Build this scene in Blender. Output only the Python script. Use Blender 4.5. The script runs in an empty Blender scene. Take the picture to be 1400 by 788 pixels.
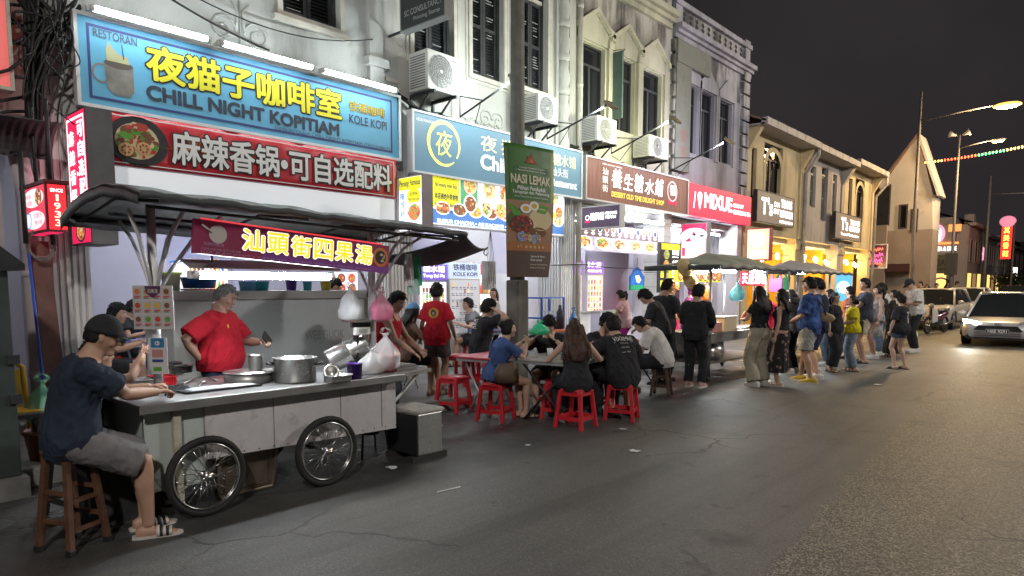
import bpy,random
import numpy as np
from math import*
from mathutils import Vector,Matrix,noise
from mathutils.bvhtree import BVHTree
random.seed(7)
scn=bpy.context.scene
COL=scn.collection
# ------------------------------------------------------------------ camera, night sky, exposure
cam_d=bpy.data.cameras.new('camera')
cam=bpy.data.objects.new('camera',cam_d); COL.objects.link(cam)
cam.location=(0,0,1.6)
cam.rotation_euler=(radians(90-5.5),0,radians(41.6))
cam_d.sensor_fit='HORIZONTAL'; cam_d.sensor_width=36
cam_d.lens=930/1400*36
cam_d.shift_y=(482-394)/1400
cam_d.clip_start=0.05; cam_d.clip_end=2000
scn.camera=cam
world=bpy.data.worlds.new('World'); scn.world=world
world.use_nodes=True
wn=world.node_tree; wn.nodes.clear()
_out=wn.nodes.new('ShaderNodeOutputWorld'); _bg=wn.nodes.new('ShaderNodeBackground')
_tc=wn.nodes.new('ShaderNodeTexCoord'); _sep=wn.nodes.new('ShaderNodeSeparateXYZ'); _rp=wn.nodes.new('ShaderNodeValToRGB')
wn.links.new(_tc.outputs['Generated'],_sep.inputs[0]); wn.links.new(_sep.outputs['Z'],_rp.inputs[0])
_e=_rp.color_ramp.elements
_e[0].position=0.0; _e[0].color=(0.031,0.025,0.027,1)
_e[1].position=0.6; _e[1].color=(0.019,0.0165,0.0145,1)
_m=_rp.color_ramp.elements.new(0.25); _m.color=(0.027,0.0235,0.0255,1)
_n=wn.nodes.new('ShaderNodeTexNoise'); _n.inputs['Scale'].default_value=2.2; _n.inputs['Detail'].default_value=7; wn.links.new(_tc.outputs['Generated'],_n.inputs[0])
_q=wn.nodes.new('ShaderNodeMapRange'); wn.links.new(_n.outputs[0],_q.inputs[0]); _q.inputs[1].default_value=.3; _q.inputs[2].default_value=.7; _q.inputs[3].default_value=.72; _q.inputs[4].default_value=1.28
_x=wn.nodes.new('ShaderNodeVectorMath'); _x.operation='SCALE'; wn.links.new(_rp.outputs[0],_x.inputs[0]); wn.links.new(_q.outputs[0],_x.inputs['Scale'])
wn.links.new(_x.outputs[0],_bg.inputs['Color']); _bg.inputs['Strength'].default_value=0.82
wn.links.new(_bg.outputs[0],_out.inputs[0])
scn.view_settings.view_transform='Standard'
try:scn.view_settings.look='None'
except Exception:pass
scn.view_settings.exposure=0.32; scn.view_settings.gamma=1.0
scn.view_settings.use_curve_mapping=False
cy=scn.cycles
cy.use_denoising=True
cy.max_bounces=5; cy.diffuse_bounces=3; cy.glossy_bounces=3; cy.transmission_bounces=4; cy.transparent_max_bounces=8
cy.sample_clamp_indirect=4.0
cy.caustics_reflective=False; cy.caustics_refractive=False
# ------------------------------------------------------------------ pixel rays: used to read real places off known planes
_f,_cx,_cy,_H=930.0,700.0,482.0,1.6
_p,_yw=radians(5.5),radians(41.6)
_fw=np.array([-sin(_yw)*cos(_p),cos(_yw)*cos(_p),-sin(_p)])
_rt=np.array([cos(_yw),sin(_yw),0.0]); _up=np.cross(_rt,_fw)
def ray(x,y):return _fw*_f+_rt*(x-_cx)-_up*(y-_cy)
def G(x,y,z=0.0):
 d=ray(x,y); return np.array([0,0,_H])+d*((z-_H)/d[2])
def PX(x,y,X):
 d=ray(x,y); return np.array([0,0,_H])+d*(X/d[0])
def PY(x,y,Y):
 d=ray(x,y); return np.array([0,0,_H])+d*(Y/d[1])
def pix(pt):
 v=np.array(pt,float)-np.array([0,0,_H]); d=v@_fw
 return(_cx+_f*(v@_rt)/d,_cy-_f*(v@_up)/d)
 # ------------------------------------------------------------------ materials
MATS={}
def mat(name,col=(.5,.5,.5),rough=.6,metal=0.0,var=0.0,vs=4.0,bump=0.0,bs=60.0,emit=0.0,ecol=None,stain=0.0,ss=1.2,scol=(.05,.05,.045),alpha=1.0,trans=0.0,streak=False,cells=None,detail=6.0,spec=None,coat=0.0):
 if name in MATS:return MATS[name]
 m=bpy.data.materials.new(name); m.use_nodes=True
 nt=m.node_tree; b=nt.nodes['Principled BSDF']; L=nt.links.new
 b.inputs['Roughness'].default_value=rough; b.inputs['Metallic'].default_value=metal
 if spec is not None:b.inputs['Specular IOR Level'].default_value=spec
 if coat:b.inputs['Coat Weight'].default_value=coat
 c4=(*col,1)
 b.inputs['Base Color'].default_value=c4
 src=None
 if var or stain or bump or streak:
  tc=nt.nodes.new('ShaderNodeTexCoord')
 def nz(scale,vec=None,det=detail,rg=.55):
  n=nt.nodes.new('ShaderNodeTexNoise'); n.inputs['Scale'].default_value=scale
  n.inputs['Detail'].default_value=det; n.inputs['Roughness'].default_value=rg
  L(vec if vec else tc.outputs['Object'],n.inputs['Vector']); return n
 if var:
  n=nz(vs)
  r=nt.nodes.new('ShaderNodeValToRGB')
  r.color_ramp.elements[0].position=.3; r.color_ramp.elements[1].position=.7
  r.color_ramp.elements[0].color=(*[max(0,c*(1-var))for c in col],1)
  r.color_ramp.elements[1].color=(*[min(1,c*(1+var))for c in col],1)
  L(n.outputs[0],r.inputs[0]); src=r.outputs[0]
  L(src,b.inputs['Base Color'])
  rr=nt.nodes.new('ShaderNodeMapRange'); rr.inputs[3].default_value=max(.02,rough-.12); rr.inputs[4].default_value=min(1,rough+.12)
  n2=nz(vs*2.7); L(n2.outputs[0],rr.inputs[0]); L(rr.outputs[0],b.inputs['Roughness'])
 if stain:
  mp=nt.nodes.new('ShaderNodeMapping'); L(tc.outputs['Object'],mp.inputs[0])
  mp.inputs['Scale'].default_value=(1,1,.22)if streak else(1,1,1)
  n=nz(ss,mp.outputs[0],8,.65)
  r=nt.nodes.new('ShaderNodeValToRGB')
  r.color_ramp.elements[0].position=max(.2,.64-stain*.2)if stain<1.2 else .43; r.color_ramp.elements[1].position=.76 if stain<1.2 else .60
  r.color_ramp.elements[0].color=(0,0,0,1); r.color_ramp.elements[1].color=(.85,.85,.85,1)
  L(n.outputs[0],r.inputs[0])
  mx=nt.nodes.new('ShaderNodeMixRGB'); L(r.outputs[0],mx.inputs[0])
  if src:L(src,mx.inputs[1])
  else:mx.inputs[1].default_value=c4
  mx.inputs[2].default_value=(*scol,1)
  L(mx.outputs[0],b.inputs['Base Color']); src=mx.outputs[0]
 if bump:
  bp=nt.nodes.new('ShaderNodeBump'); bp.inputs['Strength'].default_value=bump; bp.inputs['Distance'].default_value=.02
  n=nz(bs,None,4); L(n.outputs[0],bp.inputs['Height']); L(bp.outputs[0],b.inputs['Normal'])
 if emit:
  b.inputs['Emission Strength'].default_value=emit
  if src and ecol is None:L(src,b.inputs['Emission Color'])
  else:b.inputs['Emission Color'].default_value=(*(ecol or col),1)
 if alpha<1:b.inputs['Alpha'].default_value=alpha
 if trans:b.inputs['Transmission Weight'].default_value=trans
 MATS[name]=m
 return m
def cloth(name,col,var=.18):return mat(name,col,.92,0,var,9,.35,220,spec=.2)
def glow(name,col,k):return mat(name,col,.6,emit=k)
# ------------------------------------------------------------------ mesh builder
class MB:
 def __init__(s):s.v=[]; s.f=[]; s.m=[]; s.s=[]; s.mats=[]
 def mi(s,m):
  if m not in s.mats:s.mats.append(m)
  return s.mats.index(m)
 def add(s,vs,fs,m,smooth=False):
  o=len(s.v); s.v.extend([tuple(map(float,v))for v in vs]); k=s.mi(m)
  for f in fs:s.f.append([i+o for i in f]); s.m.append(k); s.s.append(smooth)
 def box(s,c,d,m,rz=0,rx=0,ry=0):
  x,y,z=[q/2 for q in d]
  vs=[Vector((a*x,b*y,e*z))for a in(-1,1)for b in(-1,1)for e in(-1,1)]
  R=Matrix.Rotation(rz,3,'Z')@Matrix.Rotation(ry,3,'Y')@Matrix.Rotation(rx,3,'X')
  s.add([R@v+Vector(c)for v in vs],[(0,1,3,2),(4,6,7,5),(0,4,5,1),(2,3,7,6),(0,2,6,4),(1,5,7,3)],m)
 def b2(s,lo,hi,m):
  s.box([(a+b)/2 for a,b in zip(lo,hi)],[abs(b-a)for a,b in zip(lo,hi)],m)
 def loft(s,rings,m,smooth=True,cap=True,closed=False):
  n=len(rings[0]); vs=[p for r in rings for p in r]; fs=[]
  R=len(rings)
  for i in range(R if closed else R-1):
   a=i*n; b=((i+1)%R)*n
   for j in range(n):
    k=(j+1)%n; fs.append((a+j,a+k,b+k,b+j))
  if cap and not closed:fs.append(tuple(reversed(range(n)))); fs.append(tuple((R-1)*n+j for j in range(n)))
  s.add(vs,fs,m,smooth)
 def tube(s,pts,r,m,n=8,cap=True,closed=False):
  pts=[Vector(p)for p in pts]; rr=r if hasattr(r,'__len__')else[r]*len(pts)
  rings=[]; ref=None
  for i,p in enumerate(pts):
   if closed:t=pts[(i+1)%len(pts)]-pts[i-1]
   else:t=pts[min(i+1,len(pts)-1)]-pts[max(i-1,0)]
   t=t.normalized()if t.length>1e-9 else Vector((0,0,1))
   if ref is None:ref=Vector((0,0,1))if abs(t.z)<.9 else Vector((1,0,0))
   a=t.cross(ref)
   if a.length<1e-4:a=t.cross(Vector((0,1,.1)))
   a.normalize(); b=a.cross(t).normalized(); ref=b
   rings.append([p+(a*cos(2*pi*j/n)+b*sin(2*pi*j/n))*rr[i]for j in range(n)])
  s.loft(rings,m,True,cap,closed)
 def lathe(s,prof,m,c=(0,0,0),n=20,M3=None,cap=True,smooth=True):
  rings=[]
  for r,z in prof:
   rg=[Vector((r*cos(2*pi*j/n),r*sin(2*pi*j/n),z))for j in range(n)]
   if M3:rg=[M3@v for v in rg]
   rings.append([v+Vector(c)for v in rg])
  s.loft(rings,m,smooth,cap)
 def ell(s,c,r,m,nu=12,nv=8,M3=None):
  rings=[]
  for i in range(nv+1):
   ph=pi*(i/nv)-pi/2; cr=max(1e-4,cos(ph))
   rg=[Vector((r[0]*cr*cos(2*pi*j/nu),r[1]*cr*sin(2*pi*j/nu),r[2]*sin(ph)))for j in range(nu)]
   if M3:rg=[M3@v for v in rg]
   rings.append([v+Vector(c)for v in rg])
  s.loft(rings,m,True,True)
 def poly(s,pts3,m,n,t):
  n=Vector(n); a=[Vector(p)for p in pts3]; b=[p-n*t for p in a]; k=len(a)
  s.add(a+b,[tuple(range(k)),tuple(reversed(range(k,2*k)))]+[(i,i+k,(i+1)%k+k,(i+1)%k)for i in range(k)],m)
 def grid(s,fn,nu,nv,m,smooth=True):
  vs=[fn(i/nu,j/nv)for j in range(nv+1)for i in range(nu+1)]; w=nu+1
  s.add(vs,[(j*w+i,j*w+i+1,(j+1)*w+i+1,(j+1)*w+i)for j in range(nv)for i in range(nu)],m,smooth)
 def build(s,name,parent=None,local=False,bevel=0,solid=0,**k):
  me=bpy.data.meshes.new(name); o=bpy.data.objects.new(name,me)
  off=Vector((0,0,0))if(local or parent is None)else wloc(parent)
  if parent is None and k.get('at')is not None:off=Vector(k['at']); o.location=off
  if parent is None and local and k.get('at')is not None:off=Vector((0,0,0))
  me.from_pydata([Vector(v)-off for v in s.v],[],s.f)
  for m in s.mats:me.materials.append(m)
  if len(s.f):
   me.polygons.foreach_set('material_index',s.m); me.polygons.foreach_set('use_smooth',s.s)
  me.update()
  COL.objects.link(o)
  if parent:o.parent=parent
  if solid:
   md=o.modifiers.new('thick','SOLIDIFY'); md.thickness=solid; md.offset=0
  if bevel:
   md=o.modifiers.new('bevel','BEVEL'); md.width=bevel; md.segments=2; md.limit_method='ANGLE'; md.angle_limit=radians(40)
  return o
def wloc(o):
 v=Vector((0,0,0))
 while o is not None:v=v+Vector(o.location); o=o.parent
 return v
def tag(o,label,cat,group=None,kind=None):
 if kind:o['kind']=kind
 if label:o['label']=label
 if cat:o['category']=cat
 if group:o['group']=group
 return o
def thing(name,label,cat,loc=(0,0,0),rz=0,group=None):
 o=bpy.data.objects.new(name,None); COL.objects.link(o)
 o.empty_display_size=.1
 o.location=[float(q)for q in loc]; o.rotation_euler=(0,0,rz)
 return tag(o,label,cat,group)
def dup(root,loc,rz=None,label=None,scale=None):
 def cp(o,par):
  c=o.copy(); COL.objects.link(c)
  if par:c.parent=par
  for ch in[q for q in bpy.data.objects if q.parent==o and q is not c]:cp(ch,c)
  return c
 r=cp(root,None); r.location=[float(q)for q in loc]
 if rz is not None:r.rotation_euler=(0,0,rz)
 if label:r['label']=label
 if scale:r.scale=(scale,)*3
 return r
def structure(mb,name,**k):
 o=mb.build(name,**k); o['kind']='structure'; return o
 # ------------------------------------------------------------------ lettering
TMP=bpy.data.scenes.new('lettering_bench')
def evalmesh(o):
 TMP.collection.objects.link(o); vl=TMP.view_layers[0]; vl.update()
 me=bpy.data.meshes.new_from_object(o.evaluated_get(vl.depsgraph))
 TMP.collection.objects.unlink(o); return me
_T={}
def glyphs(body,bold=0.0,shear=0.0,spacing=1.0):
 key=(body,bold,shear,spacing)
 if key in _T:return _T[key]
 c=bpy.data.curves.new('t','FONT'); c.body=body; c.offset=bold; c.shear=shear; c.space_character=spacing
 c.fill_mode='FRONT'; c.resolution_u=3
 o=bpy.data.objects.new('t',c); me=evalmesh(o)
 v=np.array([q.co[:2]for q in me.vertices])if len(me.vertices)else np.zeros((1,2))
 f=[tuple(p.vertices)for p in me.polygons]
 bpy.data.objects.remove(o); bpy.data.curves.remove(c); bpy.data.meshes.remove(me)
 _T[key]=(v,f); return _T[key]
class Frame:
 def __init__(s,o,x,y):
  s.o=np.array(o,float); s.x=np.array(x,float); s.y=np.array(y,float)
  s.x/=np.linalg.norm(s.x); s.y/=np.linalg.norm(s.y); s.n=np.cross(s.x,s.y)
 def at(s,a,b,off=0):return s.o+s.x*a+s.y*b+s.n*off
FAC=lambda X:Frame((X,0,0),(0,1,0),(0,0,1))
FRT=lambda Y:Frame((0,Y,0),(1,0,0),(0,0,1))
def text(mb,fr,body,x0,y0,x1,y1,m,off=.004,bold=0.0,shear=0.0,grow=0.0,spacing=1.0,keep=False,skew=0):
 """lettering stretched into the box x0..x1, y0..y1 of a face; grow = outline growth measured against the plain letters"""
 v,f=glyphs(body,0.0,shear,spacing)
 lo,hi=v.min(0)-bold,v.max(0)+bold; sx=(x1-x0)/max(1e-6,hi[0]-lo[0]); sy=(y1-y0)/max(1e-6,hi[1]-lo[1])
 r=bold+grow
 ring_=[(0,0)]if r<=0 else[(r*cos(k*pi/4+.39),r*sin(k*pi/4+.39))for k in range(8)]if r>.016 else[(r,r),(-r,-r),(r,-r),(-r,r)]
 for k,(dx,dy)in enumerate(ring_):
  P=[fr.at(x0+(q[0]+dx-lo[0])*sx,y0+(q[1]+dy-lo[1])*sy,off+k*.00022)for q in v]
  mb.add(P,f,m)
def rect(mb,fr,x0,y0,x1,y1,m,off=.002):
 mb.add([fr.at(x0,y0,off),fr.at(x1,y0,off),fr.at(x1,y1,off),fr.at(x0,y1,off)],[(0,1,2,3)],m)
def slab(mb,fr,x0,y0,x1,y1,m,back=-.05,front=0.0):
 a=[fr.at(x,y,d)for d in(front,back)for x,y in((x0,y0),(x1,y0),(x1,y1),(x0,y1))]
 mb.add(a,[(0,1,2,3),(7,6,5,4),(0,4,5,1),(1,5,6,2),(2,6,7,3),(3,7,4,0)],m)
def disc(mb,fr,cx,cy_,r,m,off=.003,ry=None,n=24,ring=0):
 ry=ry or r
 o=[fr.at(cx+r*cos(2*pi*i/n),cy_+ry*sin(2*pi*i/n),off)for i in range(n)]
 if ring:
  q=[fr.at(cx+(r-ring)*cos(2*pi*i/n),cy_+(ry-ring)*sin(2*pi*i/n),off)for i in range(n)]
  mb.add(o+q,[(i,(i+1)%n,(i+1)%n+n,i+n)for i in range(n)],m)
 else:mb.add(o,[tuple(range(n))],m)
def polyf(mb,fr,pts,m,off=.003):mb.add([fr.at(a,b,off)for a,b in pts],[tuple(range(len(pts)))],m)
def border(mb,fr,x0,y0,x1,y1,w,m,off=.003):
 rect(mb,fr,x0,y0,x1,y0+w,m,off); rect(mb,fr,x0,y1-w,x1,y1,m,off)
 rect(mb,fr,x0,y0+w,x0+w,y1-w,m,off); rect(mb,fr,x1-w,y0+w,x1,y1-w,m,off)
def frame_bars(mb,fr,x0,y0,x1,y1,w,m,back=-.06,front=.012):
 slab(mb,fr,x0-w,y0-w,x1+w,y0,m,back,front); slab(mb,fr,x0-w,y1,x1+w,y1+w,m,back,front)
 slab(mb,fr,x0-w,y0,x0,y1,m,back,front); slab(mb,fr,x1,y0,x1+w,y1,m,back,front)
def dish(mb,fr,cx,cy_,r,pal,rnd,off=.004,n=26,plate=None,ry=1.0,plate_r=1.0):
 """a printed photo of a plate of food: plate ring and many small food patches"""
 if plate:disc(mb,fr,cx,cy_,r*plate_r,plate,off,r*plate_r*ry)
 pal=rnd.sample(list(pal),min(len(pal),4))if len(pal)==6 else pal
 base=pal[0]; disc(mb,fr,cx,cy_,r*.82,base,off+.001,r*.82*ry)
 for i in range(n):
  a=rnd.random()*2*pi; d=sqrt(rnd.random())*r*.72; q=r*rnd.uniform(.07,.2)
  disc(mb,fr,cx+d*cos(a),cy_+d*sin(a)*ry,q*rnd.uniform(.6,1.5),rnd.choice(pal),off+.0015+i*.0001,q*ry,7)
  # ------------------------------------------------------------------ people
SK=[mat('skin_a',(.42,.25,.175),.55,0,.08,12,.05,150),mat('skin_b',(.50,.31,.225),.55,0,.08,12,.05,150),mat('skin_c',(.30,.17,.115),.55,0,.08,12,.05,150)]
HAIR=mat('hair_black',(.009,.008,.008),.62,0,.3,30,.25,70,spec=.28)
HAIRB=mat('hair_brown',(.060,.032,.022),.62,0,.5,22,.25,70,spec=.28)
HAIRG=mat('hair_grey',(.17,.17,.175),.65,0,.5,40,.4,110)
EYE=mat('eye_dark',(.02,.015,.012),.2); LIP=mat('lip',(.36,.14,.12),.5); BROW=mat('brow',(.03,.022,.02),.8)
EYEW=mat('eye_white',(.6,.58,.55),.3)
def V3(p):return Vector(p)
def remesh(mb,vox,sm=4):
 me=bpy.data.meshes.new('r'); me.from_pydata([tuple(v)for v in mb.v],[],mb.f); me.update()
 o=bpy.data.objects.new('r',me)
 md=o.modifiers.new('r','REMESH'); md.mode='VOXEL'; md.voxel_size=vox
 if sm:
  s=o.modifiers.new('s','SMOOTH'); s.iterations=sm; s.factor=.5
 r=evalmesh(o); bpy.data.objects.remove(o); bpy.data.meshes.remove(me)
 return r
def crumple(me,amp,k,seed,zs=.55):
 if amp<=0:return
 nn=len(me.vertices); co=np.empty(nn*3); me.vertices.foreach_get('co',co); co=co.reshape(-1,3)
 no=np.empty(nn*3); me.vertices.foreach_get('normal',no); no=no.reshape(-1,3)
 sd=Vector((seed*3.1,seed*1.7,seed))
 for i in range(nn):
  q=Vector((co[i,0]*k,co[i,1]*k,co[i,2]*k*zs))+sd
  q2=Vector((co[i,0]*k*1.1+co[i,2]*k*.6,co[i,1]*k*1.1-co[i,2]*k*.6,(co[i,2]+co[i,0])*k*.3))*1.5-sd
  a=1-abs(noise.noise(q))*2.2; b=1-abs(noise.noise(q2))*2.4
  co[i]+=no[i]*amp*(.55*a+.55*b-.45)
 me.vertices.foreach_set('co',co.ravel()); me.update()
def skin_obj(me,name,parent,m,s,extra=None):
 """remeshed shell -> part; extra = MB of islands added as they are (fingers)"""
 if extra is not None and extra.f:
  v=[tuple(q.co)for q in me.vertices]+extra.v; n0=len(me.vertices)
  f=[tuple(p.vertices)for p in me.polygons]+[[i+n0 for i in q]for q in extra.f]
  bpy.data.meshes.remove(me); me=bpy.data.meshes.new(name); me.from_pydata(v,[],f)
 me.transform(Matrix.Scale(s,4)); me.materials.clear(); me.materials.append(m)
 me.polygons.foreach_set('use_smooth',[True]*len(me.polygons)); me.update()
 me.name=name; o=bpy.data.objects.new(name,me); COL.objects.link(o); o.parent=parent
 return o
def ikk(a,c,l1,l2,pole):
 a,c=V3(a),V3(c); d=c-a; L=d.length
 if L>(l1+l2)*.995:d=d*((l1+l2)*.995/L); L=d.length; c=a+d
 u=d.normalized(); x=(l1*l1-l2*l2+L*L)/(2*L); h=sqrt(max(0,l1*l1-x*x))
 p=V3(pole); p=p-u*p.dot(u); p.normalize()
 return a+u*x+p*h,c
def oring(c,ax,ay,hw,hd,n=18,e=2.3,mod=None):
 o=[]
 for j in range(n):
  t=2*pi*j/n; ct,st=cos(t),sin(t)
  x=hw*(abs(ct)**(2/e))*(1 if ct>=0 else-1); y=hd*(abs(st)**(2/e))*(1 if st>=0 else-1)
  k=1 if mod is None else mod(t)
  o.append(V3(c)+ax*x*k+ay*y*k)
 return o
def lerp(tab,t):
 if t<=tab[0][0]:return tab[0][1:]
 for a,b in zip(tab,tab[1:]):
  if t<=b[0]:
   k=(t-a[0])/(b[0]-a[0]); return tuple(p+(q-p)*k for p,q in zip(a[1:],b[1:]))
 return tab[-1][1:]
TM=[(-.13,.11,.095),(-.06,.160,.115),(.03,.168,.118),(.13,.150,.108),(.24,.160,.115),(.34,.176,.122),(.42,.176,.105),(.465,.120,.082),(.50,.066,.066),(.56,.054,.058)]
TF=[(-.13,.11,.098),(-.06,.165,.122),(.03,.163,.118),(.13,.122,.092),(.24,.132,.102),(.33,.146,.120),(.41,.146,.092),(.455,.100,.072),(.49,.056,.056),(.56,.046,.050)]
PC=[0]
def person(label,loc,yaw,H=1.7,sex='m',lean=2,curl=0,twist=0,pel=(0,0,.95),feet=((-.10,0,.08,8),(.10,0,.08,-8)),hands=(None,None),elbows=((-.5,-.6,-.4),(.5,-.6,-.4)),head=(0,0),roll=0,top=None,bottom=None,hair='short',shoes=None,hairm=None,fat=0.016,vox=.0105,skin=0,face=True,grip=(.45,.45),kneepole=((-.12,1,.25),(.12,1,.25)),group=None,long=.32,shoulder=1.0,hat=None,bust=None):
 PC[0]+=1; sd=PC[0]; s=H/1.72; sk=SK[skin]
 if pel==(0,0,.95)and abs(feet[0][1])<.01:
  rj=random.Random(sd*13); feet=tuple((x+rj.uniform(-.02,.02),y+rj.uniform(-.07,.07),z,a+rj.uniform(-10,10))for x,y,z,a in feet); twist+=rj.uniform(-9,9); roll+=rj.uniform(-4,4); pel=(rj.uniform(-.025,.025),0,.94)
 root=thing('person',label,'person',loc,radians(yaw),group)
 TT=TM if sex=='m' else TF
 pts=[]; pos=V3(pel); N=60; dt=.6/N
 def ang(t):return radians(lean*(.45+.75*min(1,max(0,t)/.25))+curl*min(1,max(0,t)/.5)**1.5)
 samples={}
 pos0=V3(pel); cur=V3(pel); arr=[]
 for i in range(N+1):
  t=i*dt; a=ang(t); arr.append((t,cur.copy(),a)); cur=cur+V3((0,sin(a),cos(a)))*dt
 def spine(t):
  if t<0:
   a=ang(0)*.6; return pos0+V3((0,sin(a),cos(a)))*t,a
  i=min(N,int(round(t/dt))); return arr[i][1],arr[i][2]
 def axes(t):
  p,a=spine(t); tw=radians(twist)*min(1,max(0,t)/.4)
  fw=V3((0,cos(a),-sin(a))); up=V3((0,sin(a),cos(a))); rt=V3((1,0,0))
  R=Matrix.Rotation(tw,3,up); return p,R@rt,R@fw,up
 def torso(mb,tab,k=1.0,add=0.0,t0=None,t1=None,flare=0,m=sk):
  rings=[]
  ts=sorted(set([q[0]for q in tab if(t0 is None or q[0]>t0)and(t1 is None or q[0]<t1)]+([t0]if t0 is not None else[])+([t1]if t1 is not None else[])+[.08,.19,.29]))
  ts=[t for t in ts if(t0 is None or t>=t0)and(t1 is None or t<=t1)]
  for t in ts:
   hw,hd=lerp(tab,t); p,ax,ay,up=axes(t)
   b=fat*exp(-((t-.12)/.16)**2); c=p+ay*(b*.45)
   hw+=b*.5; hd+=b*.6
   if sex=='f':c=c+ay*(.012*exp(-((t-.33)/.06)**2))
   fl=flare*max(0,(.2-t)/.3)if t<.2 else 0
   rings.append(oring(c,ax,ay,hw*k+add+fl,hd*k+add+fl,e=2.5))
  mb.loft(rings,m)
 body=MB(); torso(body,TT)
 if sex=='f':
  for sx in(-1,1):
   p,ax,ay,up=axes(.31); body.ell(p+ax*.066*sx+ay*.085,(.052,.05,.055),sk)
 pn,ax,ay,un=axes(.5)
 hy,hp=radians(head[0]+twist*.6),radians(head[1])
 RH=Matrix.Rotation(hy,3,'Z')@Matrix.Rotation(-hp,3,'X')@Matrix.Rotation(radians(roll),3,'Y')
 hu,hf,hr=RH@V3((0,0,1)),RH@V3((0,1,0)),RH@V3((1,0,0))
 hc=pn+un*.033+hu*.098+hf*.024
 nr=.056 if sex=='m' else .047
 body.tube([pn-un*.07,pn+un*.02,hc-hu*.03-hf*.012],[nr*1.2,nr,nr*.95],sk,12)
 hk=1.0 if sex=='m' else .95
 def hpt(q):return hc+(hr*q[0]+hf*q[1]+hu*q[2])*hk
 rings=[]
 for i in range(15):
  ph=pi*i/14-pi/2; cr=max(.02,cos(ph)); z=sin(ph); rg=[]
  for j in range(18):
   a=2*pi*j/18; dx,dy=cos(a)*cr,sin(a)*cr
   w=.076*(1-.26*max(0,-z)**1.3); x=w*dx
   y=(.088 if dy>0 else .098)*dy*(1-(.30*max(0,-z)if dy<0 else .05))
   if dy>0:y+=.010*max(0,-z)
   rg.append(hpt((x,y,.116*z)))
  rings.append(rg)
 body.loft(rings,sk)
 HM=RH
 for q,r in(((0,.060,-.090),(.030,.028,.024)),((0,.096,-.022),(.013,.017,.015)),((0,.088,.002),(.009,.014,.026)),((-.031,.078,.030),(.026,.013,.010)),((.031,.078,.030),(.026,.013,.010)),((-.040,.060,-.022),(.026,.024,.026)),((.040,.060,-.022),(.026,.024,.026)),((0,.082,-.060),(.024,.012,.013)),((-.076,-.004,-.004),(.010,.020,.031)),((.076,-.004,-.004),(.010,.020,.031))):
  body.ell(hpt(q),[x*hk for x in r],sk,10,7,HM)
 fing=MB(); ua,fa=(.285,.25)if sex=='m' else(.265,.235)
 armk=1.0 if sex=='m' else .84; armk*=1+fat*1.2
 arms=[]
 for i,sx in enumerate((-1,1)):
  p,ax,ay,up=axes(.425); sh=p+ax*sx*(.178 if sex=='m' else .150)*shoulder+up*.0
  h=hands[i]
  if h is None:h=(sx*.30,.05,.80); ep=(sx*.4,-.9,0)
  else:ep=elbows[i]
  e,w=ikk(sh,h,ua,fa,ep)
  arms.append((sh,e,w))
  body.tube([sh-ax*sx*.05,sh,sh.lerp(e,.45),e,e.lerp(w,.35),w],[.056*armk,.056*armk,.047*armk,.039*armk,.041*armk,.027*armk],sk,12)
  d=(w-e).normalized(); n=d.cross(V3((0,0,1))if abs(d.z)<.85 else V3((0,1,0))).normalized()
  side=n; pn_=d.cross(side).normalized()
  if abs(d.z)>.6:side,pn_=V3((0,1,0))-d*d.y,n; side.normalize()
  Mh=Matrix((side,d,pn_)).transposed()
  hs=.92 if sex=='m' else .82
  body.ell(w+d*.052*hs,(.040*hs,.058*hs,.017*hs),sk,12,8,Mh)
  cu=grip[i]; inw=pn_*(1 if pn_.dot(V3((-sx,0,-.3)))>0 else-1)
  for k in range(4):
   fl=(.066,.076,.072,.056)[k]*hs; b0=w+d*.085*hs+side*(.028-.0185*k)*hs; fp=[b0-d*.03,b0]; dirn=d.copy(); q=b0
   for j in range(3):
    dirn=(Matrix.Rotation(cu*(.75+.25*j),3,inw.cross(d).normalized())@dirn)if cu else dirn
    dirn=dirn.normalized(); q=q+dirn*fl*(.42,.32,.26)[j]; fp.append(q)
   if(fp[-1]-b0).dot(inw)<-.004:
    fp=[fp[0],b0]+[x-inw*2*(x-b0).dot(inw)for x in fp[2:]]
   fing.tube(fp,[.0095*hs,.0092*hs,.0086*hs,.008*hs,.0064*hs],sk,7)
  tb=w+d*.025*hs+side*.03*hs
  fing.tube([tb-side*.015,tb+side*.012+d*.02,tb+side*.026+d*.045+inw*.012*cu,tb+side*.022+d*.068+inw*.03*cu],[.0125*hs,.0115*hs,.0095*hs,.007*hs],sk,7)
 lk=(1.0 if sex=='m' else .96)*(1+fat*.6); legs=[]
 for i,sx in enumerate((-1,1)):
  p,ax,ay,up=axes(-.04); hip=p+V3((sx*.088,0,0)); fx,fy,fz,fyaw=feet[i]
  kn,an=ikk(hip,(fx,fy,fz),.435,.415,kneepole[i]); legs.append((hip,kn,an,fyaw))
  sd_=(kn-an).normalized(); calf=-(V3((0,1,0))-sd_*sd_.y)*.012
  body.tube([hip+V3((0,0,.05)),hip,hip.lerp(kn,.4),kn,kn.lerp(an,.18)+calf,kn.lerp(an,.34)+calf*1.4,kn.lerp(an,.75),an],[.085*lk,.086*lk,.074*lk,.054*lk,.054*lk,.056*lk,.039*lk,.036*lk],sk,14)
  fd=V3((-sin(radians(fyaw)),cos(radians(fyaw)),0)); fr_=V3((fd.y,-fd.x,0)); zb=an.z-.08
  prof=[(-.075,.024,.034,.03),(-.045,.033,.042,.04),(.02,.036,.036,.036),(.09,.042,.024,.026),(.13,.042,.018,.02),(.165,.030,.012,.015)]
  body.loft([oring(V3((an.x,an.y,zb+zc))+fd*a,fr_,V3((0,0,1)),w_,h_,12)for a,w_,h_,zc in prof],sk)
 bm_=remesh(body,vox,3)
 skin_obj(bm_,'body',root,sk,s,fing)
 parts={}
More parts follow.
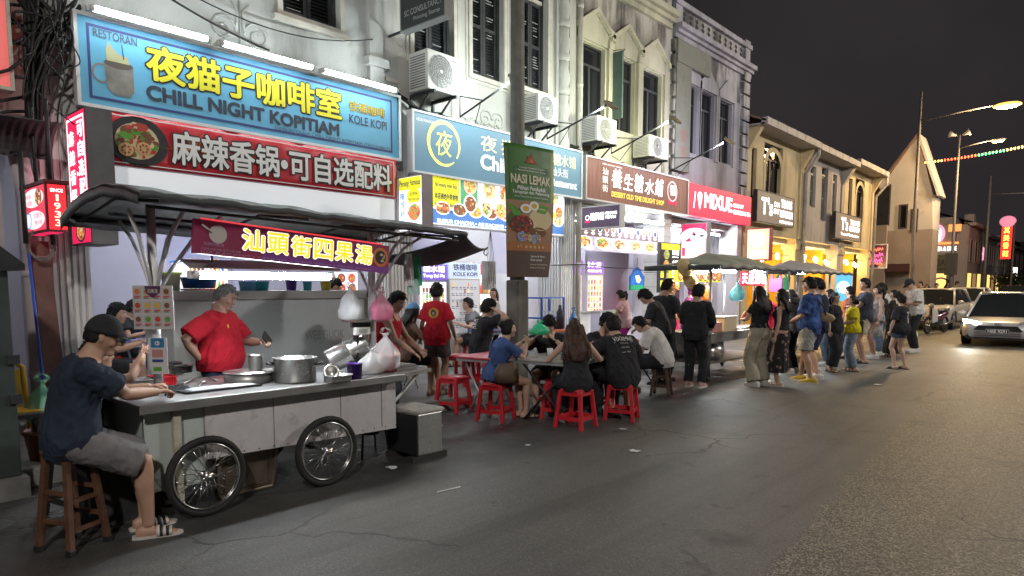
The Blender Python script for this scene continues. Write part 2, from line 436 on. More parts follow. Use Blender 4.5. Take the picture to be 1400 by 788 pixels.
 if top:
  kind=top[0]; m=top[1]; o=dict(hem=-.09,sl=.62,thick=.016,crump=.011,flare=.026); o.update(top[2]if len(top)>2 else{})
  mb=MB(); loose=o['thick']
  torso(mb,TT,1.03,loose,o['hem'],.472 if kind not in('tank','dress','strap')else .405,o['flare'],m)
  if sex=='f':
   for sx in(-1,1):
    p,ax,ay,up=axes(.31); mb.ell(p+ax*.066*sx+ay*.088,(.062,.060,.064),m)
  if kind in('tee','long'):
   for i,(sh,e,w)in enumerate(arms):
    p,ax,ay,up=axes(.43); sx=(-1,1)[i]; q=o['sl']
    path=[sh-ax*sx*.10-up*.006,sh-up*.012]; rr=[.066*armk+loose,.062*armk+loose]
    if q<=1:path+=[sh.lerp(e,q*.5),sh.lerp(e,q)]; rr+=[.066*armk+loose,.070*armk+loose*1.1]
    else:path+=[sh.lerp(e,.5),e,e.lerp(w,(q-1))]; rr+=[.056*armk+loose,.048*armk+loose,.040*armk+loose*.8]
    mb.tube(path,rr,m,14)
   p,ax,ay,up=axes(.475); mb.loft([oring(axes(.455)[0],ax,ay,.10+loose*.5,.075+loose*.4),oring(p,ax,ay,.078,.070),oring(p+up*.014,ax,ay,.066,.064)],m)
  else:
   for sx in(-1,1):
    p,ax,ay,up=axes(.40); x=.075 if sex=='f' else .1
    mb.tube([p+ax*x*sx+ay*.10,axes(.452)[0]+ax*(x+.005)*sx+ay*.02+up*.035,p+ax*x*sx-ay*.085],[.024,.02,.024],m,8)
  me=remesh(mb,vox*1.05,3); crumple(me,o['crump'],13,sd)
  parts['shirt']=skin_obj(me,{'tee':'shirt','long':'jacket','tank':'tank_top','dress':'dress_top','strap':'dress_top'}[kind],root,m,s)
 if bottom:
  kind=bottom[0]; m=bottom[1]; o=dict(q=.75,thick=.018,crump=.008,waist=.06); o.update(bottom[2]if len(bottom)>2 else{})
  mb=MB(); th=o['thick']
  if kind in('shorts','trousers','wide'):
   torso(mb,TT,1.0,.002,-.13,o['waist'],0,m)
   for i,(hip,kn,an,fy)in enumerate(legs):
    q=o['q']; wd=o.get('wd',0)
    pth=[hip+V3((0,0,.06)),hip]; rr=[.088*lk+th*.6,.090*lk+th]
    if q<=1:pth+=[hip.lerp(kn,q*.6),hip.lerp(kn,q)]; rr+=[.080*lk+th*1.2,.074*lk+th*1.5]
    else:
     pth+=[hip.lerp(kn,.5),kn,kn.lerp(an,.4),kn.lerp(an,(q-1))]
     rr+=[.076*lk+th+wd*.4,.060*lk+th+wd*.7,.058*lk+th+wd,.048*lk+th*1.2+wd*1.25]
    mb.tube(pth,rr,m,16)
   me=remesh(mb,vox*1.05,3); crumple(me,o['crump'],11,sd+9)
   parts['bottom']=skin_obj(me,'shorts' if kind=='shorts' else 'trousers',root,m,s)
  else:
   hz=o.get('hem',.35); nf=o.get('folds',11); p0=axes(.10)[0]; k2=(legs[0][1]+legs[1][1])/2; a2=(legs[0][2]+legs[1][2])/2
   seated=pel[2]<.8
   rings=[]
   wt,wb=o.get('wt',.14),o.get('wb',.23)
   if not seated:
    for i in range(14):
     k=i/13; z=p0.z+(hz-p0.z)*k; c=p0.lerp(a2,max(0,(p0.z-z)/max(.01,p0.z-a2.z))); c.z=z
     hw=wt-.004+(wb-wt)*min(1,k*1.15)+.035*exp(-((k-.22)/.14)**2); am=o.get('fold',.05)*k
     rings.append(oring(c,V3((1,0,0)),V3((0,1,0)),hw,hw*.78,44,2.1,lambda t,am=am:1+am*sin(nf*t+sd)+am*.5*sin(nf*1.7*t+2*sd)))
   else:
    for i in range(8):
     k=i/7; c=axes(.10-.1*k)[0]if k<.35 else axes(.065)[0].lerp(k2+V3((0,.05,0)),(k-.35)/.65)
     hw=wt+.03+.05*k; fd=V3((0,k,1-k)).normalized(); ayy=V3((0,-(1-k)+0.0,k)); ayy=V3((0,1-k,-k)).normalized()if k<.5 else V3((0,0,1))
     rings.append(oring(c,V3((1,0,0)),V3((0,1-k,k)).normalized()if k<.9 else V3((0,0,1)),hw,.13-.02*k,24,2.2))
   mb.loft(rings,m); me=remesh(mb,vox,2); crumple(me,o['crump'],9,sd+5)
   parts['bottom']=skin_obj(me,'skirt',root,m,s)
 hm=hairm or HAIR; mb=MB()
 def shell(lowb,front,kk,top_=0,tous=.006,side=-.25,n=26):
  rings=[]
  for i in range(n+1):
   ph=pi*i/n-pi/2; cr=max(.01,cos(ph)); z=sin(ph); rg=[]
   for j in range(36):
    a=2*pi*j/36; dx,dy=cos(a)*cr,sin(a)*cr
    line=front if dy>.45 else(front+(side-front)*(.45-dy)/.35 if dy>.1 else(side+(lowb-side)*min(1,(.1-dy)/.5)))
    g=min(1,max(0,(z-line)/.14+.5)); g=g*g*(3-2*g)
    f=.90+(kk-.90)*g
    nz_=noise.noise(V3((dx*5,dy*5,z*5))+V3((sd,0,0)))*tous*1.6+noise.noise(V3((dx*14,dy*14,z*7))+V3((0,sd,0)))*tous
    x=.076*dx*f; y=(.090 if dy>0 else .100)*dy*f; zz=.116*z*(f+top_*max(0,z))
    d=V3((dx,dy,z)); rg.append(hpt(V3((x,y,zz))+d*nz_*g))
   rings.append(rg)
  mb.loft(rings,hm)
 if hair=='short':shell(-.55,.50,1.13,.06,.009)
 elif hair=='mop':shell(-.62,.30,1.22,.06,.013,-.35)
 elif hair=='crop':shell(-.40,.58,1.07,.03,.005,-.1)
 if hair in('short','mop','crop')and not(hat and hair=='crop'):
  rr=random.Random(sd*7); big={'short':1.13,'mop':1.21,'crop':1.06}[hair]; n={'short':110,'mop':120,'crop':90}[hair]; ln={'short':.030,'mop':.042,'crop':.014}[hair]
  for q in range(n):
   z=rr.uniform(-.35,1); a=rr.uniform(0,2*pi); cr=sqrt(max(0,1-z*z)); d=V3((cos(a)*cr,sin(a)*cr,z)); fl_=.55 if hair!='mop' else .38
   if d.y>.45 and d.z<fl_ or(-.1<d.y<=.45 and d.z<fl_*(d.y+.1)/.55-.05):continue
   t_=d-V3((.1,-.25,.95)); t_=t_-d*t_.dot(d)
   if t_.length<.05:continue
   t_=(t_.normalized()+V3((rr.uniform(-.5,.5),rr.uniform(-.5,.5),rr.uniform(-.3,.3)))).normalized(); S=V3((.076,.097,.116)); o_=lambda k,b:hpt(tuple(d[i]*S[i]*big*b+t_[i]*ln*k for i in range(3)))
   mb.tube([o_(-.6,.97),o_(0,1.025),o_(.7,1.03),o_(1.3,1.0+rr.uniform(-.02,.05))],[.005,.0085,.006,.0015],hm,5)
 if hair in('long','bun','pony'):
  shell(-.75,.52,1.12,.02,.004,-.6)
  if hair=='bun':mb.ell(hpt((0,-.105,.055)),(.05,.045,.048),hm)
  if hair=='pony':
   b=hpt((0,-.115,.03)); mb.tube([b+hf*.02,b-hf*.03,b-hf*.055-V3((0,0,.07)),b-hf*.05-V3((0,0,.16)),b-hf*.03-V3((0,0,long))],[.02,.028,.03,.026,.008],hm,12)
  if hair=='long':
   rings=[]; n=12; b0=hpt((0,-.045,.02)); p,ax,ay,up=axes(.38)
   for i in range(n+1):
    k=i/n
    zdrop=k*long; c=b0+V3((0,0,-zdrop)); back=min(1,k*2.2)
    tt=.56-max(0,zdrop-.06); q,ax2,ay2,up2=axes(max(.02,tt)); hd2=lerp(TT,max(.0,tt))[1]
    tgt=q-ay2*(hd2+.028); c=V3((c.x+(tgt.x-c.x)*back,c.y+(tgt.y-c.y)*back,c.z))
    w=.080+.028*sin(min(1,k*1.3)*pi*.5)-.05*max(0,k-.7)/.3
    rings.append(oring(c,hr.lerp(ax2,back),hf.lerp(ay2,back),w,.046-.016*k,28,2.2,lambda t,k=k:1+.07*sin(9*t+sd+k*3)+.05*sin(17*t-k*4)))
   mb.loft(rings,hm); rr=random.Random(sd); wv=.012 if hm is HAIRB else .004
   for q in range(30):
    a=radians(-118+236*q/29); ln=long*rr.uniform(.82,1.12); ph=rr.uniform(0,6); lk_=[]
    for i in range(11):
     k=i/10; zd=k*ln; tt=.56-max(0,zd-.06); q2,ax2,ay2,up2=axes(max(.02,tt)); hd2=lerp(TT,max(0.,tt))[1]; bk=min(1,k*1.6)
     h0=hpt((.080*sin(a),-.100*cos(a),.045)); tg=q2+ax2*(.125*sin(a)*(1+.25*k))-ay2*(hd2+.03 if cos(a)>-.1 else hd2*.5)*(1 if cos(a)>-.1 else-.6)
     p_=h0.lerp(V3((tg.x,tg.y,h0.z)),bk*.9); p_.z=h0.z-zd; lk_.append(p_+ax2*wv*(1+k)*sin(ph+k*9)-ay2*wv*.6*cos(ph+k*8))
    mb.tube(lk_,[.016,.021,.022,.021,.020,.019,.018,.016,.013,.009,.003],hm,7)
 if mb.f:
  ob=mb_local(mb,'hair',root,s); parts['hair']=ob
 if hat:
  kind,m=hat; mb=MB()
  if kind=='cap':
   rings=[]
   for i in range(9):
    k=i/8; ph=k*pi/2; rr_=cos(ph); zz=.02+.118*sin(ph)*1.06
    rings.append([hpt((.089*rr_*cos(2*pi*j/24)+1e-5,.108*rr_*sin(2*pi*j/24)-.003,zz))for j in range(24)])
   mb.loft(rings,m)
   for dz,in((0,),):
    up_=[hpt((.075*cos(a)*1.0,.075+.085*sin(a),.030-.014*sin(a)))for a in np.linspace(0,pi,13)]
    lo_=[q-hu*.006 for q in up_]; k=len(up_)
    mb.add(up_+lo_,[tuple(range(k)),tuple(reversed(range(k,2*k)))]+[(i,i+k,(i+1)%k+k,(i+1)%k)for i in range(k)],m,False)
   mb.ell(hpt((0,-.003,.148)),(.010,.010,.006),m,8,5)
   parts['cap']=mb_local(mb,'cap',root,s)
  elif kind=='straw':
   mb.lathe([(.001,.15),(.06,.148),(.088,.12),(.095,.05),(.15,.035),(.185,.02),(.185,.014),(.15,.027),(.09,.03)],m,hc,28,RH)
   parts['cap']=mb_local(mb,'straw_hat',root,s)
 if face:
  for sx in(-1,1):
   mb=MB(); mb.ell(hpt((.031*sx,.0855,.010)),(.0145,.006,.0062),EYEW,10,6,RH); mb.ell(hpt((.031*sx,.0885,.010)),(.0068,.005,.0058),EYE,8,6,RH)
   mb_local(mb,'eye',root,s)
   mb=MB(); mb.tube([hpt((.014*sx,.0925,.030)),hpt((.032*sx,.0915,.036)),hpt((.050*sx,.080,.031))],[.003,.0042,.002],BROW,6); mb_local(mb,'eyebrow',root,s)
  mb=MB(); mb.ell(hpt((0,.0915,-.060)),(.021,.006,.0065),LIP,10,6,RH); mb_local(mb,'mouth',root,s)
 if shoes:
  kind,m=shoes[0],shoes[1]; m2=shoes[2]if len(shoes)>2 else m
  for(hip,kn,an,fyaw)in legs:
   fd=V3((-sin(radians(fyaw)),cos(radians(fyaw)),0)); fr_=V3((fd.y,-fd.x,0)); zb=an.z-.08; O=V3((an.x,an.y,zb)); Z=V3((0,0,1))
   mb=MB(); a_=[(-.095,.026),(-.06,.038),(0,.041),(.07,.046),(.13,.048),(.175,.036),(.20,.012)]
   up_=[O+fd*a+fr_*w for a,w in a_]+[O+fd*a-fr_*w for a,w in reversed(a_)]
   hgt=.034 if kind=='sneaker' else .020
   k=len(up_); vs=[q+Z*(hgt-.004)for q in up_]+[q-Z*.0+Z*-.004 for q in up_]
   if kind=='sneaker':
    sole=MB(); sole.add(vs,[tuple(range(k)),tuple(reversed(range(k,2*k)))]+[(i,(i+1)%k,(i+1)%k+k,i+k)for i in range(k)],m2)
    prof=[(-.092,.026,.030,.050),(-.06,.038,.052,.052),(-.01,.040,.062,.056),(.035,.042,.056,.052),(.08,.045,.038,.042),(.13,.045,.028,.034),(.175,.034,.020,.030),(.192,.014,.012,.026)]
    mb.loft([oring(O+Z*zc+fd*a,fr_,Z,w,h,16,2.6)for a,w,h,zc in prof],m)
    so=mb_local(mb,'shoe',root,s); mb_local(sole,'sole',so,s)
   else:
    mb.add(vs,[tuple(range(k)),tuple(reversed(range(k,2*k)))]+[(i,(i+1)%k,(i+1)%k+k,i+k)for i in range(k)],m2)
    so=mb_local(mb,'sandal',root,s); st=MB()
    spans=((.045,.135),)if kind=='slide' else((.03,.05),(.10,.12))
    for a0,a1 in spans:
     nb=5 if kind=='slide' else 1
     for b in range(nb):
      x0=a0+(a1-a0)*b/nb; x1=a0+(a1-a0)*(b+.55 if kind=='slide' else 1)/nb
      top_=.056-.20*max(0,x0-.02)if kind=='slide' else .064-.2*max(0,x0-.02)
      st.grid(lambda u,v,x0=x0,x1=x1 if kind!='slide' else a0+(a1-a0)*(b+1)/nb,top_=top_:O+fd*(x0+(x1-x0)*v)+fr_*(.050*cos(pi*u))+Z*(.012+top_*sin(pi*u)**.5),12,1,(m2,m)[b%2]if kind=='slide' else m)
    t_=mb_local(st,'strap',so,s); md=t_.modifiers.new('t','SOLIDIFY'); md.thickness=.004
 root['_s']=s
 parts.update(root=root,s=s,axes=axes,hpt=hpt,arms=arms,legs=legs,hc=hc,hf=hf,hu=hu,hr=hr)
 return parts
def mb_local(mb,name,parent,s):
 mb.v=[(x*s,y*s,z*s)for x,y,z in mb.v]
 return mb.build(name,parent,local=True)
def to_world(P,q):
 r=P['root']; return Matrix.LocRotScale(r.location,r.rotation_euler,None)@(V3(q)*P['s'])
def print_on(P,fn,t,w,h,back=True,name='print',side=0):
 """lettering or a badge laid on the shirt: fn(mb, frame) draws in a w x h box, then every point is dropped onto the cloth"""
 sh=P['shirt']; s=P['s']; p,ax,ay,up=P['axes'](t)
 sg=-1 if back else 1
 fr=Frame((0,0,0),ax*(1 if back else-1),up)
 mb=MB(); fn(mb,fr)
 me=sh.data; bv=BVHTree.FromPolygons([v.co for v in me.vertices],[tuple(q.vertices)for q in me.polygons])
 out=[]
 for v in mb.v:
  lay=V3(v).dot(V3(fr.n)); base=V3(v)-V3(fr.n)*lay
  o=(p+base+ax*side+ay*sg*.5)*s
  hit=bv.ray_cast(o,-ay*sg)
  q=hit[0]if hit[0]is not None else(p+base+ay*sg*.12)*s
  out.append(q+ay*sg*(.003+lay))
 mb.v=[tuple(q)for q in out]; return mb.build(name,sh,local=True)
def discg(mb,fr,cx,cy_,r,m,off=.003,n=22,k=5,r0=0.0):
 vs=[]; fs=[]
 for i in range(k+1):
  q=r0+(r-r0)*i/k+1e-4
  vs+=[fr.at(cx+q*cos(2*pi*j/n),cy_+q*sin(2*pi*j/n),off)for j in range(n)]
 for i in range(k):
  for j in range(n):fs.append((i*n+j,(i+1)*n+j,(i+1)*n+(j+1)%n,i*n+(j+1)%n))
 mb.add(vs,fs,m,True)
 # ------------------------------------------------------------------ setting: ground
asph=mat('asphalt',(.055,.053,.051),.72,0,.22,1.4,.5,70)
def asphalt_nodes():
 m=asph; nt=m.node_tree; L=nt.links.new; b=nt.nodes['Principled BSDF']
 nt.nodes.clear(); b=nt.nodes.new('ShaderNodeBsdfPrincipled'); o=nt.nodes.new('ShaderNodeOutputMaterial'); L(b.outputs[0],o.inputs[0])
 tc=nt.nodes.new('ShaderNodeTexCoord'); P=tc.outputs['Object']
 def nz(s,d=6,r=.6,v=P):
  n=nt.nodes.new('ShaderNodeTexNoise'); n.inputs['Scale'].default_value=s; n.inputs['Detail'].default_value=d; n.inputs['Roughness'].default_value=r; L(v,n.inputs[0]); return n.outputs[0]
 def ramp(i,a,b_,c0,c1):
  r=nt.nodes.new('ShaderNodeValToRGB'); r.color_ramp.elements[0].position=a; r.color_ramp.elements[1].position=b_
  r.color_ramp.elements[0].color=(*c0,1); r.color_ramp.elements[1].color=(*c1,1); L(i,r.inputs[0]); return r.outputs[0]
 def mix(f,a,b_,t='MIX'):
  x=nt.nodes.new('ShaderNodeMixRGB'); x.blend_type=t
  for i,q in((0,f),(1,a),(2,b_)):
   if isinstance(q,(int,float)):x.inputs[i].default_value=q
   elif isinstance(q,tuple):x.inputs[i].default_value=(*q,1)
   else:L(q,x.inputs[i])
  return x.outputs[0]
 def math_(op,a,b_):
  x=nt.nodes.new('ShaderNodeMath'); x.operation=op
  for i,q in((0,a),(1,b_)):
   if isinstance(q,(int,float)):x.inputs[i].default_value=q
   else:L(q,x.inputs[i])
  return x.outputs[0]
 sp=nt.nodes.new('ShaderNodeSeparateXYZ'); L(P,sp.inputs[0])
 newer=ramp(nz(.55,8),.3,.7,(.070,.069,.064),(.128,.122,.108))
 coarse=ramp(nz(1.1,8),.3,.7,(.042,.039,.033),(.066,.061,.052))
 def stones(sc):
  v=nt.nodes.new('ShaderNodeTexVoronoi'); v.inputs['Scale'].default_value=sc; v.inputs['Randomness'].default_value=1; L(P,v.inputs[0]); q=nt.nodes.new('ShaderNodeSeparateXYZ'); L(v.outputs['Color'],q.inputs[0]); return q.outputs[0],v.outputs['Distance']
 s1_,d1_=stones(75); coarse=mix(ramp(s1_,.55,.98,(0,0,0),(1,1,1)),coarse,(.185,.168,.130)); coarse=mix(ramp(s1_,.05,.45,(.85,.85,.85),(0,0,0)),coarse,(.026,.023,.018)); s2_,d2_=stones(120); coarse=mix(ramp(s2_,.80,.86,(0,0,0),(.8,.8,.8)),coarse,(.34,.315,.25))
 newer=mix(ramp(s2_,.78,.95,(0,0,0),(.8,.8,.8)),newer,(.17,.17,.16)); newer=mix(ramp(nz(60,3,.6),.56,.68,(0,0,0),(.7,.7,.7)),newer,(.022,.022,.022))
 edge=math_('ADD',sp.outputs['X'],math_('MULTIPLY',math_('SUBTRACT',nz(2.2,8,.7),.5),.42))
 lane=math_('ADD',edge,math_('MULTIPLY',sp.outputs['Y'],.075))
 mask=ramp(math_('ADD',lane,2.15),.48,.56,(0,0,0),(1,1,1))
 mask=ramp(lane,0,1,(0,0,0),(1,1,1))
 mr=nt.nodes.new('ShaderNodeMapRange'); L(lane,mr.inputs[0]); mr.inputs[1].default_value=-1.16; mr.inputs[2].default_value=-1.09;
 col=mix(mr.outputs[0],newer,coarse)
 st=ramp(nz(.9,7,.62),.58,.70,(0,0,0),(.75,.75,.75)); col=mix(st,col,(.024,.023,.023))
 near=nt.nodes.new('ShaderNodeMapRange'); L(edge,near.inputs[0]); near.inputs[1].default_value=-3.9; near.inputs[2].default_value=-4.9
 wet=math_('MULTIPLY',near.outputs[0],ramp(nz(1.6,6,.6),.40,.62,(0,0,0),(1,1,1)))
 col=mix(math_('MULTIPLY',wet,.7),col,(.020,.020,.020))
 ms=nt.nodes.new('ShaderNodeMapping'); ms.inputs['Scale'].default_value=(1.6,.10,1); L(P,ms.inputs[0]); col=mix(ramp(nz(1.3,6,.6,ms.outputs[0]),.50,.68,(0,0,0),(.5,.5,.5)),col,(.034,.033,.030))
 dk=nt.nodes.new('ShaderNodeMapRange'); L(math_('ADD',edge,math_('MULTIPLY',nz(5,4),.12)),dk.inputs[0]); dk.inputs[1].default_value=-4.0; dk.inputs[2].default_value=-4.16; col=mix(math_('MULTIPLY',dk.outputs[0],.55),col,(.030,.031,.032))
 col=mix(ramp(nz(3.1,5,.55),.66,.70,(0,0,0),(.55,.55,.55)),col,(.022,.021,.020))
 vo=nt.nodes.new('ShaderNodeTexVoronoi'); vo.feature='DISTANCE_TO_EDGE'; vo.inputs['Scale'].default_value=.55
 w2=nt.nodes.new('ShaderNodeMixRGB'); w2.blend_type='ADD'; w2.inputs[0].default_value=.6; L(P,w2.inputs[1]); n3=nt.nodes.new('ShaderNodeTexNoise'); n3.inputs['Scale'].default_value=2.2; n3.inputs['Detail'].default_value=6; L(P,n3.inputs[0]); L(n3.outputs['Color'],w2.inputs[2]); L(w2.outputs[0],vo.inputs['Vector'])
 ck=ramp(vo.outputs[0],.004,.012,(1,1,1),(0,0,0)); ckm=math_('MULTIPLY',ck,ramp(nz(.35,3),.50,.58,(0,0,0),(1,1,1)))
 col=mix(math_('MULTIPLY',ckm,.8),col,(.018,.018,.018))
 L(col,b.inputs['Base Color'])
 ro=nt.nodes.new('ShaderNodeMapRange'); L(wet,ro.inputs[0]); ro.inputs[3].default_value=.56; ro.inputs[4].default_value=.25
 L(ro.outputs[0],b.inputs['Roughness'])
 bp=nt.nodes.new('ShaderNodeBump'); bp.inputs['Strength'].default_value=.75; bp.inputs['Distance'].default_value=.006
 h=math_('ADD',nz(110,3,.6),math_('MULTIPLY',nz(6,5),.8)); h=math_('SUBTRACT',h,math_('MULTIPLY',ckm,1.2)); L(h,bp.inputs['Height']); L(bp.outputs[0],b.inputs['Normal'])
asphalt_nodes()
mb=MB(); mb.add([(-700,-200,-.03),(300,-200,-.03),(300,1200,-.03),(-700,1200,-.03)],[(0,1,2,3)],mat('earth',(.05,.048,.045),.9,0,.2,.5)); structure(mb,'ground')
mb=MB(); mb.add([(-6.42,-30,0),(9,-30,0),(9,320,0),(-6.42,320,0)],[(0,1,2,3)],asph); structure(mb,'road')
conc=mat('kerb_concrete',(.22,.215,.205),.85,0,.25,3,.5,60,stain=.8,ss=2.2,scol=(.045,.043,.04))
pav=mat('pavement_tile',(.17,.165,.16),.6,0,.25,2,.3,50,stain=.7,ss=1.6,scol=(.05,.048,.045))
KX=-6.42
mb=MB()
y=-12.0
while y<34:
 mb.b2((KX-.16,y+.006,-.02),(KX,y+.994,.15),conc); y+=1.0
mb.b2((KX-.16,34,-.02),(KX,200,.15),conc)
structure(mb,'kerb',bevel=.015)
mb=MB(); mb.b2((-13.8,-12,-.02),(KX-.16,200,.146),pav); structure(mb,'pavement')
# ------------------------------------------------------------------ shophouses
XF=-8.25
def plaster(n,c,st=.5,sc=(.06,.058,.05),ss=1.1):return mat(n,c,.85,0,.10,1.6,.25,40,stain=st,ss=ss,scol=sc,streak=True)
PW=plaster('plaster_white',(.47,.48,.46),.62,(.15,.145,.13))
PC2=plaster('plaster_cream',(.48,.48,.44),.66,(.12,.115,.10))
PC3=plaster('plaster_ivory',(.52,.50,.38),.82,(.12,.115,.085))
PB4=plaster('plaster_bluish',(.42,.41,.47),.92,(.085,.08,.088))
PMOLD=plaster('plaster_mouldy',(.44,.42,.37),1.6,(.03,.03,.028),2.0)
PMOLD4=plaster('plaster_mouldy_blue',(.44,.43,.46),1.6,(.03,.03,.034),2.2)
PY5=plaster('plaster_ochre',(.56,.45,.27),.45,(.2,.15,.08))
PG6=plaster('plaster_grey',(.42,.38,.35),.6,(.13,.115,.11))
LAV=mat('inner_wall_lavender',(.50,.48,.58),.8,0,.06,1.2)
TILEW=mat('inner_wall_white',(.62,.62,.64),.6,0,.06,2)
CEIL=mat('ceiling_white',(.6,.6,.6),.85,0,.1,2)
SHUT=mat('shutter_dark',(.030,.032,.034),.6,0,.3,6)
SHUTL=mat('shutter_slat_highlight',(.34,.34,.33),.6,0,.2,20)
DGL=mat('window_glass_dark',(.012,.014,.018),.12,0,spec=.6)
WFR=mat('window_frame_dark',(.045,.045,.05),.55,0,.2,9)
TRIM=mat('window_trim_cream',(.52,.50,.43),.75,0,.15,5)
BROWNW=mat('window_brown',(.07,.05,.048),.6,0,.2,7)
GREYW=mat('shutter_grey',(.20,.195,.19),.7,0,.25,8)
ROOFT=mat('roof_tile',(.20,.13,.10),.85,0,.3,3)
GUT=mat('gutter_grey',(.36,.34,.33),.7,0,.25,4)
def wall(mb,fr,x0,x1,y0,y1,ops,m,depth=.22,back=.28):
 """facade sheet with real openings and reveals"""
 xs=sorted(set([x0,x1]+[q for o in ops for q in(o[0],o[1])])); ys=sorted(set([y0,y1]+[q for o in ops for q in(o[2],o[3])]))
 for a,b in zip(xs,xs[1:]):
  for c,d in zip(ys,ys[1:]):
   if any(o[0]<=(a+b)/2<=o[1]and o[2]<=(c+d)/2<=o[3]for o in ops):continue
   rect(mb,fr,a,c,b,d,m,0); mb.add([fr.at(q,w,-back)for q,w in((a,c),(a,d),(b,d),(b,c))],[(0,1,2,3)],m)
 for a,b,c,d in ops:
  for p,q in(((a,c),(a,d)),((b,d),(b,c)),((a,d),(b,d)),((b,c),(a,c))):
   mb.add([fr.at(*p,0),fr.at(*p,-depth),fr.at(*q,-depth),fr.at(*q,0)],[(3,2,1,0)],m)
 for p,q in(((x0,y0),(x0,y1)),((x1,y0),(x1,y1)),((x0,y1),(x1,y1)),((x0,y0),(x1,y0))):
  mb.add([fr.at(*p,0),fr.at(*p,-back),fr.at(*q,-back),fr.at(*q,0)],[(0,1,2,3)],m)
FR=FAC(XF)
def louvre_window(root,y0,y1,z0,z1,rnd,transom=.28,mw=SHUT,ml=SHUTL,lite=.25):
 mb=MB(); fr=FR; w=.05
 slab(mb,fr,y0,z0,y1,z0+.03,mw,-.2,-.12)
 for a,b in((y0,y0+w),(y1-w,y1)):slab(mb,fr,a,z0,b,z1,mw,-.2,-.09)
 zt=z1-transom
 slab(mb,fr,y0+w,zt-.03,y1-w,zt+.03,TRIM,-.18,-.08)
 rect(mb,fr,y0+w,zt+.03,y1-w,z1,DGL,-.15); rect(mb,fr,y0,z0,y1,z1,mw,-.19)
 o=mb.build('window',root)
 ym=(y0+y1)/2
 for a,b in((y0+w,ym-.006),(ym+.006,y1-w)):
  lv=MB(); slab(lv,fr,a,z0+.03,a+.05,zt-.03,mw,-.17,-.11); slab(lv,fr,b-.05,z0+.03,b,zt-.03,mw,-.17,-.11)
  for zz in(z0+.03,(z0+zt)/2-.03,zt-.09):slab(lv,fr,a+.05,zz,b-.05,zz+.06,mw,-.168,-.112)
  z=z0+.11
  while z<zt-.11:
   if abs(z-(z0+zt)/2)>.055:
    q=[fr.at(a+.05,z,-.118),fr.at(b-.05,z,-.118),fr.at(b-.05,z+.034,-.158),fr.at(a+.05,z+.034,-.158)]
    lv.add(q,[(0,1,2,3)],mw)
    if rnd.random()<lite:slab(lv,fr,a+.07+rnd.random()*.03,z+.001,b-.07-rnd.random()*.05,z+.010,ml,-.125,-.110)  # pale bars: bright highlights on some slats, put into the colour
   z+=.047
  lv.build('shutter',o)
 return o
def casement(root,y0,y1,z0,z1,m=WFR,gl=DGL,n=2,arch=False):
 mb=MB(); fr=FR; w=.032
 frame_bars(mb,fr,y0+w,z0+w,y1-w,z1-w,w,m,-.18,-.10); zt=z1-(z1-z0)*.26
 slab(mb,fr,y0+w,zt-.025,y1-w,zt+.025,m,-.17,-.105)
 for i in range(1,n):
  yc=y0+(y1-y0)*i/n; slab(mb,fr,yc-.03,z0+w,yc+.03,zt-.025,m,-.17,-.106)
 o=mb.build('window',root); mb=MB(); slab(mb,fr,y0+w,z0+w,y1-w,z1-w,gl,-.15,-.14); mb.build('pane',o); return o
def trim_frame(mb,y0,y1,z0,z1,w=.07,m=TRIM,f=.03):
 frame_bars(mb,FR,y0,z0,y1,z1,w,m,-.0,f)
def cornice(mb,y0,y1,z,m,h=.28,d=.28):
 for i,(a,b,c)in enumerate(((0,.35,.30),(.35,.62,.62),(.62,1.0,1.0))):
  slab(mb,FR,y0,z+a*h,y1,z+b*h,m,-.05,d*c)
def fluted(mb,yc,w,x0,x1,z0,z1,m,n=7):
 """pillar clad in ribbed sheet"""
 mb.b2((x1,yc-w/2,z0),(x0,yc+w/2,z1),m)
 for i in range(n):
  y=yc-w/2+w*(i+.5)/n; mb.b2((x0-.01,y-w/n*.30,z0),(x0+.022,y+w/n*.30,z1),m)
 k=int(n*abs(x0-x1)/w)
 for i in range(k):
  x=x1+(x0-x1)*(i+.5)/k; mb.b2((x-w/n*.30,yc-w/2-.022,z0),(x+w/n*.30,yc-w/2+.01,z1),m)
ribbed=mat('ribbed_sheet_white',(.60,.60,.60),.5,0,.08,3,stain=.3,ss=2,scol=(.3,.29,.28),streak=True)
def shell_house(name,label,y0,y1,ztop,pm,back=-20,side=None):
 root=thing(name,label,'shophouse',(XF-3,(y0+y1)/2,.15),0)
 return root
rnd=random.Random(3)
# --- house 1 (white, kopitiam)
H1=shell_house('shophouse','white shophouse behind the big pale blue coffee shop sign, open lavender shop below',2.1,6.7,9,PW)
ops=[(4.85,5.72,5.12,6.9)]
mb=MB(); wall(mb,FR,2.1,6.72,3.35,9.3,ops,PW); slab(mb,FR,6.16,3.36,6.40,9.28,PW,-.02,.085); slab(mb,FR,6.40,3.36,6.70,9.28,PW,-.02,.03)
slab(mb,FR,6.10,4.74,6.46,4.86,PW,-.02,.14); slab(mb,FR,6.46,4.60,6.70,4.66,TRIM,-.02,.06)
mb.b2((-13.6,2.1,3.2),(XF-.3,6.7,3.34),CEIL)
mb.b2((-19,2.1,9.0),(XF-.3,6.7,9.15),PW)
mb.build('wall',H1)
louvre_window(H1,*ops[0],rnd); mb=MB(); trim_frame(mb,*ops[0]); slab(mb,FR,ops[0][0]-.14,ops[0][2]-.14,ops[0][1]+.14,ops[0][2]-.07,TRIM,0,.07); mb.build('window_trim',H1)
mb=MB()
oy,oz=PX(328,45,XF)[1:]
def scroll(c,sgn,r,turns=1.4,z=1):
 p=[]
 for i in range(26):
  k=i/25; a=turns*2*pi*k; q=r*(1-.8*k); p.append((XF+.012,c[0]+sgn*(r-q*cos(a)),c[1]+z*q*sin(a)))
 return p
